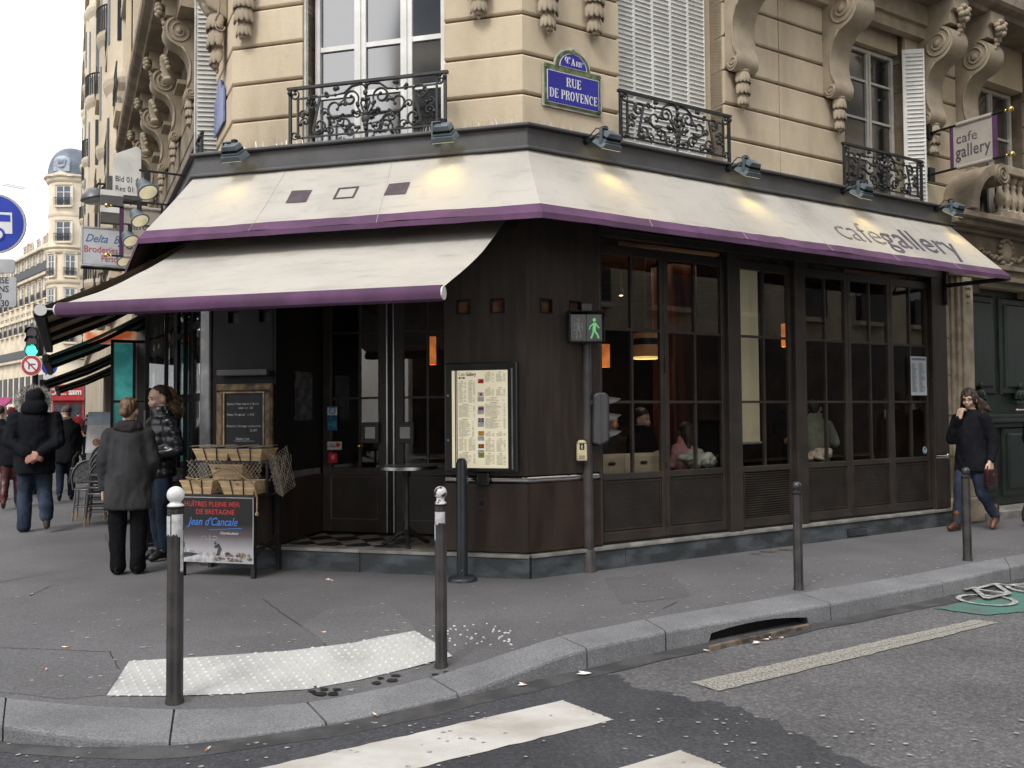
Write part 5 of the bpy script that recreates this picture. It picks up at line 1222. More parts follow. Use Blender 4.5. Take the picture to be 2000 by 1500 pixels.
# ------------------------------------------------ blue enamel street plaque
enb = M('blue enamel', (.035, .035, .30), .25, .06, 4); eng = M('mossy green enamel', (.12, .15, .075), .4, .25, 14); enw = M('white enamel', (.72, .73, .74), .3, .05, 9)
def plaque(F, t, p, z, label, wd=.66, text=True):
    T = thing('street_plaque', label, 'street sign', FM(F, t, p, z))
    m = MB(); m.box(-wd/2-.03, wd/2+.03, -.012, .0, -.205, .235)
    arc = [(.21*math.cos(a*PI/14)*1.05, .235+.20*math.sin(a*PI/14)) for a in range(15)]; m.prism(arc, -.012, 0); m.obj('cream_edge', M('pale sign edge', (.50, .50, .40), .5, .1, 9), T)
    m = MB(); m.box(-wd/2-.008, wd/2+.008, -.022, -.012, -.185, .215); m.prism([(x*.95, .215+(z_-.235)*.93) for x, z_ in arc], -.022, -.012); m.obj('green_border', eng, T)
    m = MB(); m.box(-wd/2+.017, wd/2-.017, -.027, -.0225, -.165, .155); m.prism([(x*.76, .215+(z_-.235)*.74) for x, z_ in arc], -.027, -.0225); m.obj('white_line', enw, T)
    m = MB(); m.box(-wd/2+.024, wd/2-.024, -.030, -.0275, -.158, .148); m.prism([(x*.71, .221+(z_-.235)*.69) for x, z_ in arc], -.030, -.0275); m.obj('blue_field', enb, T)
    m = MB()
    for x in (-1, 1):
        for zz in (-.165, .19): m.tube([(x*(wd/2-.012), -.034, zz), (x*(wd/2-.012), -.02, zz)], .022, 10)
    m.tube([(0, -.034, .385), (0, -.02, .385)], .024, 10); m.obj('rosette_screw', eng, T)
    if text:
        m = MB(); m.T = TR(0, -.0315, 0); serif_text(m, 'RUE', 0, .02, .09, fit=.185); serif_text(m, 'DE PROVENCE', 0, -.112, .09, fit=.585); m.obj('lettering', enw, T)
        m = MB(); m.T = TR(0, -.0315, 0); serif_text(m, '9', -.085, .245, .075, fit=.045); serif_text(m, '.', -.052, .245, .07, fit=.016); serif_text(m, 'A', -.005, .245, .07, fit=.055); serif_text(m, 'RR', .065, .245, .05, fit=.075); serif_text(m, 'ME', -.05, .300, .022, fit=.035); serif_text(m, 'T', .115, .275, .022, fit=.014); m.obj('lettering', enw, T)
    return T
# serif capitals drawn as strokes: (x0,z0,x1,z1,width0,width1), unit height 1
def arcst(cx, cz, rx, rz, a0, a1, w0, w1, n=9):
    P = []
    for i in range(n+1):
        a = rad(a0+(a1-a0)*i/n); P.append((cx+rx*math.cos(a), cz+rz*math.sin(a), w0+(w1-w0)*abs(math.cos(a))))
    return P
TH, TN = .20, .07
GL = {}
def st(x, z0=0, z1=1, w_=TH): return [(x, z0, w_), (x, z1, w_)]
def hb(x0, x1, z, w_=TN): return [(x0, z, w_), (x1, z, w_)]
GL['R'] = (.78, [st(.2), hb(.05, .35, .03), hb(.05, .35, .97), hb(.2, .45, .97), hb(.2, .45, .52), arcst(.42, .745, .17, .22, 90, -90, TN, TH), [(.42, .5, .08), (.60, .06, TH)], hb(.5, .76, .03)])
GL['U'] = (.80, [st(.2, .22, 1), hb(.05, .35, .97), hb(.52, .78, .97), st(.65, .22, 1, TN*1.2), arcst(.425, .24, .225, .20, 180, 360, TN, TH*.8)])
GL['E'] = (.68, [st(.2), hb(.05, .60, .03), hb(.05, .58, .97), hb(.2, .46, .51), [(.58, .0, TN), (.60, .25, TN)], [(.57, 1, TN), (.57, .76, TN)], [(.46, .4, TN), (.46, .62, TN)]])
GL['D'] = (.80, [st(.2), hb(.05, .42, .03), hb(.05, .42, .97), arcst(.40, .5, .27, .47, 90, -90, TN, TH)])
GL['P'] = (.70, [st(.2), hb(.05, .35, .03), hb(.05, .42, .97), hb(.2, .42, .47), arcst(.40, .72, .18, .25, 90, -90, TN, TH)])
GL['O'] = (.82, [arcst(.41, .5, .28, .47, 0, 360, TN, TH, 18)])
GL['V'] = (.78, [[(.2, 1, TH), (.40, .0, TH*.8)], [(.62, 1, TN*1.2), (.42, .0, TN*1.4)], hb(.05, .35, .97), hb(.50, .74, .97)])
GL['N'] = (.84, [st(.17, 0, 1, TN*1.2), [(.17, .97, TH), (.65, .05, TH)], st(.66, 0, 1, TN*1.2), hb(.04, .30, .03), hb(.53, .79, .97)])
GL['C'] = (.74, [arcst(.41, .5, .28, .47, 55, 305, TN, TH, 14), [(.60, .98, TN), (.60, .68, TN)]])
GL['A'] = (.80, [[(.40, 1, TN*1.4), (.16, .0, TN*1.2)], [(.40, 1, TH*.8), (.62, .0, TH)], hb(.24, .54, .33), hb(.05, .28, .03), hb(.48, .76, .03)])
GL['M'] = (.95, [st(.17, 0, 1, TN*1.2), [(.2, .97, TH), (.47, .05, TH*.8)], [(.72, .97, TN*1.3), (.47, .05, TN)], st(.76, 0, 1, TH), hb(.04, .30, .03), hb(.6, .92, .03)])
GL['T'] = (.70, [st(.35), hb(.2, .5, .03), hb(.05, .65, .97), [(.06, 1, TN), (.06, .74, TN)], [(.64, 1, TN), (.64, .74, TN)]])
GL['9'] = (.62, [arcst(.31, .68, .19, .28, 0, 360, TN, TH, 14), arcst(.20, .55, .32, .50, 30, -60, TN, TH*.9)])
GL['.'] = (.28, [[(.10, .30, .16), (.10, .16, .16)]]); GL[' '] = (.34, [])
def serif_text(mb, s, cx, cz, h, track=.02, fit=None):
    wd = sum(GL[c][0]+track for c in s); T0 = mb.T
    if fit: mb.T = T0 @ TR(cx, 0, 0) @ Matrix.Diagonal((fit/(wd*h), 1, 1, 1)) @ TR(-cx, 0, 0)
    x = cx - wd*h/2
    for c in s:
        for k, pl in enumerate(GL[c][1]):
            y = -.0006*k
            for (a, b, wa), (c2, d, wb) in zip(pl[:-1], pl[1:]):
                v = V((c2-a, d-b)); 
                if v.length < 1e-6: continue
                v.normalize(); nx_, nz_ = -v.y, v.x
                mb.quad((x+(a+nx_*wa/2)*h, y, cz+(b+nz_*wa/2)*h), (x+(c2+nx_*wb/2)*h, y, cz+(d+nz_*wb/2)*h), (x+(c2-nx_*wb/2)*h, y, cz+(d-nz_*wb/2)*h), (x+(a-nx_*wa/2)*h, y, cz+(b-nz_*wa/2)*h))
        x += (GL[c][0]+track)*h
    mb.T = T0
plaque('R', .615, PU+.012, 4.735, 'blue enamel street plaque reading RUE DE PROVENCE under an arched crest')
t = thing('street_plaque', 'blue street plaque seen edge-on round the left corner', 'street sign', FM('L', -.62, PL+.012, 4.95)); m = MB(); m.box(-.33, .33, -.02, 0, -.2, .2); m.prism([(.2*math.cos(a*PI/10), .2+.16*math.sin(a*PI/10)) for a in range(11)], -.02, 0); m.obj('blue_field', M('pale blue enamel', (.16, .2, .42), .3, .15, 6), t)
# ------------------------------------------------ hanging cafe banners
ban = M('beige banner cloth', (.36, .325, .285), .85, .05, 4, .1, 200); pur_d = M('deep purple cloth', (.075, .025, .085), .85, .1, 5); ltx = M('plum letters', (.075, .06, .075), .8, .1, 9)
def banner(F, t, p0, p1, z0, z1, label, flip=1):
    T = thing('hanging_banner', label, 'banner', FM(F, t, 0, 0), 'cafe banners on brackets')
    # the sheet hangs square to the wall: local x runs out from the wall
    B = TR(0, 0, 0) @ RZ(-PI/2); wd = p1-p0; n = 16
    m = MB(); m.T = B; 
    def sheet(m, a, b, th=.004):
        R = []
        for i in range(n+1):
            x = a+(b-a)*i/n; y = .003*math.sin(x*7); R.append([(x, y-th, z0), (x, y+th, z0), (x, y+th, z1), (x, y-th, z1)])
        m.rings(R)
    sheet(m, p0+.05, p1-.062); m.obj('cloth', ban, T, smooth=True)
    m = MB(); m.T = B; sheet(m, p0, p0+.049); m.obj('purple_edge', pur_d, T); m = MB(); m.T = B; sheet(m, p1-.061, p1); m.obj('purple_edge', pur_d, T)
    for z in (z0, z1):
        m = MB(); m.T = B; m.tube([(-.1 if F == 'R' else .02, 0, z), (p1+.16, 0, z)], .016, 8); m.obj('rod', dark, T)
        m = MB(); m.T = B; m.tube([(p0+.1, 0, z), (p1-.06, 0, z)], .03, 10); m.obj('pocket', ban, T, smooth=True)
        m = MB(); m.T = B; m.ell((p1+.17, 0, z), .035); m.ell((p1+.11, 0, z), .02); m.obj('brass_knob', brass, T, smooth=True)
        m = MB(); m.T = B; m.box(-.0, .03, -.06, .06, z-.09, z+.09); m.obj('wall_bracket', dark, T)
    for s in (-1, 1):
        Q = WM[T.name] @ B @ (TR((p0+p1)/2, -.0075, 0) if s < 0 else TR((p0+p1)/2, .0075, 0) @ RZ(PI))
        dx = -.30
        lettering('cafe', .18, ltx, T, Q @ TR(-wd*.36, 0, z0+(z1-z0)*.56), align='LEFT', depth=.001)
        lettering('gallery', .225, ltx, T, Q @ TR(-wd*.37, 0, z0+(z1-z0)*.22), align='LEFT', bold=.003, fit=wd*.74, space=1.06, depth=.001)
    return T
banner('R', 6.42, .28, .90, 4.68, 5.24, 'beige hanging banner reading cafe gallery by the stone pediment')
# ================================================================== STREET FURNITURE
post_p = M('brown black post paint', (.040, .035, .036), .42, .2, 7, .12, 60)
sticker_w = M('torn white sticker', (.55, .57, .58), .6, .15, 14)
def bollard(px, py, h, r, label, ball='black', sleeve=None):
    P = GP(px, py); T = thing('bollard', label, 'bollard', LOCM(P.x, P.y, P.z), 'bollards along the kerb')
    zb = h-.115 if ball != 'black' else h-.10
    m = MB(); m.lathe([(r*1.12, -.03), (r*1.12, .012), (r, .03), (r*.97, zb)], None, 24); m.obj('post', post_p, T, smooth=True)
    bm_ = {'white': M('white ball paint', (.72, .73, .73), .4, .05, 9), 'worn': M('worn white ball', (.58, .58, .57), .35, .1, 26, col2=(.03, .03, .03), thr=(.40, .43)), 'black': M('glossy black ball', (.045, .043, .045), .22, .2, 9)}[ball]
    m = MB()
    if ball != 'black':
        R_ = r*1.05; c = h-R_; m.lathe([(r*.98, zb), (r*.98, zb+.006), (r*.66, zb+.02)] + [(R_*math.cos(rad(a)), c+R_*math.sin(rad(a))) for a in range(-52, 90, 10)] + [(.004, h)], None, 26)
    else:
        R_ = r*.93; c = h-R_; m.lathe([(r*.96, zb), (r*.98, zb+.012), (r*.55, zb+.02)] + [(R_*math.cos(rad(a)), c+R_*math.sin(rad(a))) for a in range(-48, 90, 10)] + [(.003, h)], None, 24)
    m.obj('ball', bm_, T, smooth=True)
    m = MB(); m.lathe([(r*1.01, zb-.014), (r*1.03, zb-.002), (r*.9, zb+.002)], None, 24); m.obj('neck_ring', dark, T, smooth=True)
    if sleeve:
        for a0, a1, z0, z1, mm in sleeve:
            m = MB(); n = 10; rg = random.Random(int(a0*10)); zz = [z0+rg.uniform(-.012, .012) for _ in range(n+1)]
            for i in range(n):
                a, b = rad(a0+(a1-a0)*i/n), rad(a0+(a1-a0)*(i+1)/n); q = r*1.015
                m.quad((q*math.cos(a), q*math.sin(a), zz[i]), (q*math.cos(b), q*math.sin(b), zz[i+1]), (q*math.cos(b), q*math.sin(b), z1), (q*math.cos(a), q*math.sin(a), z1))
            m.obj('sticker', mm, T, smooth='all')
    return T
bollard(341, 1372, 1.245, .047, 'tall bollard with a clean white ball, on the tactile strip', 'white', [(-170, -105, .965, 1.075, sticker_w), (-95, -10, .965, 1.085, sticker_w), (-35, -5, .75, .99, sticker_w)])
bollard(862, 1303, 1.175, .040, 'tall bollard with a scratched peeling white ball', 'worn', [(-150, -40, .93, 1.01, sticker_w), (-175, -140, .83, .93, M('blue sticker scrap', (.12, .2, .4), .5, .3, 40, col2=(.5, .55, .6)))])
bollard(1560, 1152, .935, .040, 'short black bollard in front of the louvre panel')
bollard(1890, 1095, .955, .043, 'short black bollard beside the woman in glasses')
# plain rubber-footed stanchion against the menu wall
P = G(903, 1134); T = thing('stanchion', 'smooth black stanchion post with a round flat foot', 'post', LOCM(P.x, P.y, 0))
blk = M('blue black plastic', (.022, .026, .032), .4, .1, 6)
m = MB(); m.lathe([(.052, .03), (.052, 1.06), (.046, 1.10), (.028, 1.125), (.004, 1.13)], None, 22); m.obj('post', blk, T, smooth=True)
m = MB(); m.lathe([(.135, 0), (.135, .022), (.12, .04), (.055, .05)], None, 28); m.obj('foot', blk, T, smooth=True)
m = MB(); m.box(.052, .062, -.012, .012, .90, .96); m.box(-.006, .006, -.056, -.05, .10, .11); m.obj('clip', chrome, T)
# bistro table on the step
T = thing('bistro_table', 'round bistro table with steel rim on a three-footed iron base', 'table', FM('C', 2.10, -.33, .215))
m = MB(); m.lathe([(.30, .775), (.30, .80), (.01, .80)], None, 32); m.obj('tabletop', M('black tabletop', (.02, .018, .016), .2, .1), T, smooth=True)
m = MB(); m.lathe([(.304, .768), (.308, .772), (.308, .802), (.304, .806)], None, 32); m.obj('rim', steel, T, smooth=True)
m = MB(); m.lathe([(.05, .76), (.035, .70), (.022, .68), (.024, .5), (.032, .46), (.024, .42), (.026, .2), (.045, .14), (.03, .1)], None, 14); m.obj('column', iron, T, smooth=True)
for k in range(3):
    a = rad(-90+25+k*120); m = MB(); c, s = math.cos(a), math.sin(a)
    m.tube([(0, 0, .15), (.07*c, .07*s, .13), (.15*c, .15*s, .07), (.22*c, .22*s, .025), (.25*c, .25*s, .02)], [.03, .026, .02, .018, .024], 7); m.ell((.25*c, .25*s, .015), (.03, .03, .018), None, 8, 6); m.obj('foot', iron, T, smooth=True)
# ------------------------------------------------ lit menu case
T = thing('menu_case', 'tall black framed menu case with a cream menu of flags', 'menu board', FM('C', 2.655, .0, 0))
x1 = .71; z0, z1 = .99, 2.02
m = MB(); m.box(0, x1, -.10, -.004, z0, z1); m.box(.30, .42, -.06, -.004, .86, z0)
m.obj('case', M('black case', (.012, .013, .014), .35, .15, 5), T, bevel=.012)
pap = M('cream menu paper', (.68, .62, .45), .7, .03, 2, emit=.28)
m = MB(); m.box(.075, .62, -.104, -.1005, 1.03, 1.945); m.obj('menu_sheet', pap, T)
px0 = .075
def mp(u, v): return px0+.545*u, 1.945-.915*v     # position on the sheet
m = MB()
for u0, u1 in ((.055, .075), (.085, .10)): a, b = mp(u0, 0)[0], mp(u1, 0)[0]; m.box(a, b, -.1065, -.1045, 1.03, 1.945)
m.obj('plum_stripe', M('plum menu ink', (.11, .03, .06), .7, .1, 9), T)
ink = M('grey menu ink', (.33, .29, .22), .8, .3, 40); inkd = M('dark menu ink', (.06, .045, .05), .8, .2, 40)
Q = WM[T.name]
x, z = mp(.12, .055); lettering('Cafe', .045, M('mid menu ink', (.18, .15, .14), .8, .1), T, Q @ TR(x, -.106, z), align='LEFT', depth=.0006, fit=.062); lettering('Gallery', .045, inkd, T, Q @ TR(x+.074, -.106, z), align='LEFT', bold=.001, depth=.0006, fit=.10)
m = MB()
for i in range(3):
    x, z = mp(.125+.04*i, .085); m.box(x, x+.017, -.1065, -.1045, z, z+.017)
m.obj('square_logo', inkd, T); m = MB(); x, z = mp(.165, .085); m.box(x+.004, x+.013, -.1075, -.1067, z+.004, z+.013); m.obj('logo_gap', pap, T)
m = MB(); rg = random.Random(12)
def para(u0, u1, v0, v1, price=True, head=True):
    v = v0
    if head: a, z = mp(u0+(u1-u0)*.25, v); b, _ = mp(u0+(u1-u0)*.6, v); m.box(a, b, -.1060, -.1045, z-.005, z); v += .015
    while v < v1:
        a, z = mp(u0, v); b, _ = mp(u0+(u1-u0)*rg.uniform(.45, .8), v); m.box(a, b, -.1058, -.1045, z-.0026, z)
        if price and rg.random() < .8: a, _ = mp(u1-.035, v); b, _ = mp(u1, v); m.box(a, b, -.1058, -.1045, z-.0026, z)
        v += .0088
for u0, u1, v0, v1 in ((.12, .26, .11, .33), (.30, .42, .10, .33), (.12, .42, .345, .48), (.12, .40, .50, .68), (.12, .26, .69, .82), (.30, .42, .69, .82), (.12, .42, .84, .96), (.60, .76, .02, .12), (.80, .96, .02, .12), (.60, .76, .18, .26), (.80, .96, .18, .26), (.62, .95, .28, .32), (.60, .96, .33, .47), (.60, .96, .48, .60), (.60, .76, .63, .68), (.80, .96, .63, .68), (.60, .76, .70, .83), (.80, .96, .70, .83), (.60, .76, .85, .97), (.80, .96, .85, .97)): para(u0, u1, v0, v1)
tag(m.obj('menu_lines', ink, T), kind='stuff')
m = MB()
for v in (.23, .36, .49, .63, .77): a, z = mp(.465, v+.045); b, z2 = mp(.58, v+.09); m.box(a, b, -.1052, -.1046, z2, z)
m.obj('pale_text_block', M('pale blue print', (.52, .56, .55), .7, .1, 60), T)
fl = {'red flag': (.55, .03, .02), 'white flag': (.6, .58, .55), 'navy': (.05, .05, .2), 'gold flag': (.62, .42, .03), 'green flag': (.03, .18, .06)}
F_ = {k: M(k, v, .7, .06, 20) for k, v in fl.items()}
def flag(v, parts):
    x, z = mp(.475, v); o = None
    for (u0, u1, w0, w1, c) in parts:
        m = MB(); k = .0008*(parts.index((u0, u1, w0, w1, c))+1); m.box(x+.056*u0, x+.056*u1, -.1062-k, -.1054, z-.04*w1, z-.04*w0); oo = m.obj('flag' if o is None else 'flag_band', F_[c], T if o is None else o, WM[T.name]); o = o or oo
flag(.09, [(0, 1, 0, 1, 'red flag'), (.08, .25, .12, .4, 'gold flag')])
flag(.225, [(0, 1, 0, 1, 'white flag'), (.35, .65, .2, .8, 'red flag')])
flag(.365, [(0, 1, 0, 1, 'white flag'), (0, 1, .33, .67, 'navy'), (0, 1, .67, 1, 'red flag')])
flag(.49, [(0, 1, 0, 1, 'navy'), (0, 1, .38, .62, 'white flag'), (.4, .6, 0, 1, 'white flag'), (0, 1, .44, .56, 'red flag'), (.45, .55, 0, 1, 'red flag')])
flag(.625, [(0, 1, 0, 1, 'red flag'), (0, 1, .25, .75, 'gold flag')])
flag(.755, [(0, 1, 0, 1, 'red flag'), (0, .4, 0, 1, 'green flag'), (.32, .48, .35, .65, 'gold flag')])
flag(.85, [(0, 1, 0, 1, 'green flag'), (.15, .85, .2, .8, 'gold flag'), (.38, .62, .32, .68, 'navy')])
m = MB(); m.box(.655, .668, -.104, -.10, 1.02, 1.96); m.obj('steel_side', steel, T); m = MB()
for z in (1.29, 1.71): m.tube([(.035, -.108, z), (.035, -.1, z)], .010, 10)
m.obj('lock', steel, T)
t = thing('wall_socket', 'small square brown socket low on the menu wall', 'socket', FM('C', 2.99, .0, .69)); m = MB(); m.box(-.05, .05, -.012, -.005, -.05, .05); m.obj('plate', MATS['rusty brown sheet'], t, bevel=.003); m = MB(); m.tube([(0, -.014, 0), (0, -.010, 0)], .028, 12); m.obj('socket_face', dark, t)
# ------------------------------------------------ chalkboard and its lamp bar
T = thing('chalkboard', 'chalkboard menu in a carved gilt wooden frame', 'chalkboard', FM('C', .16, .012, 0))
gw = M('worn gilt wood', (.16, .105, .055), .6, .3, 12, .3, 40); cw = 0.64
m = MB()
for u in ((0, cw, 1.78, 1.86), (0, cw, 1.0, 1.08), (0, .085, 1.08, 1.78), (cw-.085, cw, 1.08, 1.78)): m.cbox(u[0], u[1], -.045, 0, u[2], u[3], .02)
m.obj('frame', gw, T)
m = MB(); 
for u in ((.086, .1, 1.081, 1.779), (cw-.1, cw-.086, 1.081, 1.779), (.1, cw-.1, 1.765, 1.779), (.1, cw-.1, 1.081, 1.095)): m.box(u[0], u[1], -.04, -.01, u[2], u[3])
m.obj('frame_edge', M('pale frame edge', (.28, .22, .14), .6, .2, 14), T)
m = MB(); m.box(.1, cw-.1, -.02, -.005, 1.094, 1.766); m.obj('slate', M('slate board', (.012, .014, .018), .7, .3, 3), T)
chalk = M('chalk', (.55, .55, .55), .9, .25, 60)
for s, x, z, sz, sh in (('Saumon fumé maison à l\'aneth', .115, 1.645, .035, .2), ('citron vert  12€', .25, 1.605, .03, .2), ('Penne "Arrabiata"  11.50€', .12, 1.535, .034, .2), ('Entrecôte 3 fromages sauce poivre', .115, 1.42, .032, .2), ('12.50€', .38, 1.375, .034, .2), ('Dessert Jour', .22, 1.29, .036, .25), ('Tiramisu', .12, 1.215, .034, .1), ('Tarte aux fruits', .12, 1.17, .034, .1), ('6.50', .44, 1.215, .03, .1), ('6.00', .44, 1.17, .03, .1)):
    lettering(s, sz, chalk, T, WM[T.name] @ TR(x, -.0205, z), align='LEFT', shear=sh, depth=.0005, sx=.86)
m = MB(); m.box(.2, .44, -.0215, -.0203, 1.275, 1.279); m.obj('underline', chalk, T)
T = thing('picture_lamp', 'dark bar lamp on the wall above the chalkboard', 'lamp', FM('C', .19, .0, 1.96)); m = MB(); m.box(0, .58, -.09, -.03, -.02, .045); m.obj('housing', M('grey bar lamp', (.05, .05, .052), .5, .1, 5), T, bevel=.01); m = MB(); m.box(.2, .26, -.03, .0, -.01, .03); m.obj('bracket', dark, T)
# ------------------------------------------------ oyster stand
SP = .56; tl_, _ = HIT('C', 352, 1095, SP); tr_, _ = HIT('C', 497, 1095, SP)
T = thing('oyster_stand', 'black oyster stand table with an advertising panel on its front', 'stand', FM('C', tl_, SP, 0)); SW = tr_-tl_; ZT = .785
blkw = M('black stand wood', (.014, .013, .013), .6, .2, 6, .1, 40)
m = MB(); m.box(-.01, SW+.02, -.01, .50, ZT-.03, ZT); m.obj('tabletop', blkw, T, bevel=.006)
for x in (.02, SW-.02):
    for y in (.02, .47): m = MB(); m.box(x-.02, x+.02, y-.02, y+.02, 0, ZT-.03); m.obj('leg', blkw, T)
m = MB(); m.tube([(SW-.02, .04, .2), (SW-.02, .45, .34)], .012, 5); m.tube([(SW-.02, .04, .34), (SW-.02, .45, .2)], .012, 5); m.tube([(SW-.02, .04, .27), (SW-.02, .45, .27)], .012, 5); m.parts('brace', blkw, T)
# printed panel
PW, PH0, PH1 = SW-.02, .14, .755
post = thing('oyster_poster', 'advertising panel with red heading and blue script over an oyster bed photo', 'poster', WM[T.name] @ TR(.01, -.014, 0))
Q = WM[post.name]
pgrad = bpy.data.materials.new('poster print'); pgrad.use_nodes = True; t = pgrad.node_tree; b = t.nodes['Principled BSDF']; b.inputs['Roughness'].default_value = .35
tcn = t.nodes.new('ShaderNodeTexCoord'); sp = t.nodes.new('ShaderNodeSeparateXYZ'); mr = t.nodes.new('ShaderNodeMapRange'); rp = t.nodes.new('ShaderNodeValToRGB')
t.links.new(tcn.outputs['Object'], sp.inputs[0]); t.links.new(sp.outputs['Z'], mr.inputs['Value']); mr.inputs['From Min'].default_value = PH0; mr.inputs['From Max'].default_value = PH1
t.links.new(mr.outputs[0], rp.inputs['Fac']); rp.color_ramp.elements[0].color = (.36, .36, .39, 1); rp.color_ramp.elements[0].position = .2; rp.color_ramp.elements[1].color = (.012, .012, .013, 1); rp.color_ramp.elements[1].position = .6
e = rp.color_ramp.elements.new(.42); e.color = (.09, .075, .085, 1); t.links.new(rp.outputs[0], b.inputs['Base Color'])
m = MB(); m.box(0, PW, 0, .006, PH0, PH1); m.obj('sheet', pgrad, post)
m = MB()
for u in ((0, PW, PH1, PH1+.006), (PW, PW+.006, PH0, PH1+.006)): m.box(u[0], u[1], -.001, .007, u[2], u[3])
m.parts('edge_strip', M('pale strip', (.5, .5, .5), .4, .1), post)
red = M('poster red', (.50, .035, .035), .5, .08, 20); blu = M('poster blue', (.045, .20, .62), .5, .08, 20); whi = M('poster white', (.7, .7, .7), .5, .05, 20)
H_ = PH1-PH0
lettering('HUÎTRES PLEINE MER', .066, red, post, Q @ TR(PW*.44, -.001, PH0+H_*.865), bold=.0006, depth=.0004, sx=.98)
lettering('DE BRETAGNE', .066, red, post, Q @ TR(PW*.485, -.001, PH0+H_*.745), bold=.0006, depth=.0004, sx=.98)
lettering('Jean d\'Cancale', .105, blu, post, Q @ TR(PW*.45, -.001, PH0+H_*.575), bold=.001, shear=.35, depth=.0004, sx=.86)
m = MB(); m.prism([(PW*.40, PH0+H_*.50), (PW*.85, PH0+H_*.535), (PW*.85, PH0+H_*.545), (PW*.40, PH0+H_*.508)], -.0012, -.0002); m.obj('underline', blu, post)
lettering('Ostréiculteur', .036, whi, post, Q @ TR(PW*.68, -.001, PH0+H_*.44), shear=.3, depth=.0004)
g1, g2_, g3 = M('photo pale grey', (.42, .42, .44), .5, .2, 14), M('photo dark grey', (.045, .045, .05), .5, .3, 14), M('photo shell', (.30, .25, .19), .5, .5, 40, col2=(.05, .045, .04))
m = MB(); m.prism([(0, PH0), (PW*.55, PH0), (PW*.62, PH0+H_*.17), (PW*.3, PH0+H_*.16), (0, PH0+H_*.22)], -.0012, 0); m.obj('print_ground', g1, post)
m = MB(); m.prism([(0, PH0+H_*.05), (PW*.16, PH0+H_*.09), (PW*.28, PH0+H_*.13), (PW*.1, PH0+H_*.15), (0, PH0+H_*.13)], -.0018, -.001); m.ell((.02, -.001, PH0+H_*.26), (.03, .001, .05)); m.prism([(PW*.50, PH0+H_*.11), (PW*.55, PH0+H_*.11), (PW*.58, PH0+H_*.21), (PW*.54, PH0+H_*.30), (PW*.47, PH0+H_*.25), (PW*.49, PH0+H_*.22), (PW*.53, PH0+H_*.23)], -.0018, -.001); m.ell((PW*.49, -.0015, PH0+H_*.305), (.014, .001, .018)); m.obj('print_figure', g2_, post)
m = MB()
for k in range(2): m.tube([V((q.x, -.001, q.z)) for q in spiral(PW*(.33+.15*k), PH0+H_*.36, .03, .03, 0, 2*PI, 14)], .002, 4)
m.box(PW*.33, PW*.5, -.0015, -.0005, PH0+H_*.35, PH0+H_*.356); m.box(PW*.41, PW*.416, -.0015, -.0005, PH0+H_*.22, PH0+H_*.42); m.obj('print_boat', g1, post)
m = MB(); rg = random.Random(6)
for k in range(26):
    x = PW*rg.uniform(.5, .97); z = PH0+H_*rg.uniform(.02, .05+.22*max(0, (x/PW-.5))*1.2); m.ell((x, -.0006, z+.01), (rg.uniform(.014, .03), .0016, rg.uniform(.01, .02)), None, 8, 6)
m.obj('print_oysters', g3, post)
m = MB(); m.ell((PW*.66, -.001, PH0+H_*.14), (.03, .0014, .018)); m.obj('print_cap', M('photo brown red', (.14, .05, .04), .5, .2, 20), post)
lettering('www.jeandecancale.com', .017, whi, post, Q @ TR(PW*.72, -.0028, PH0+H_*.085), depth=.0002)
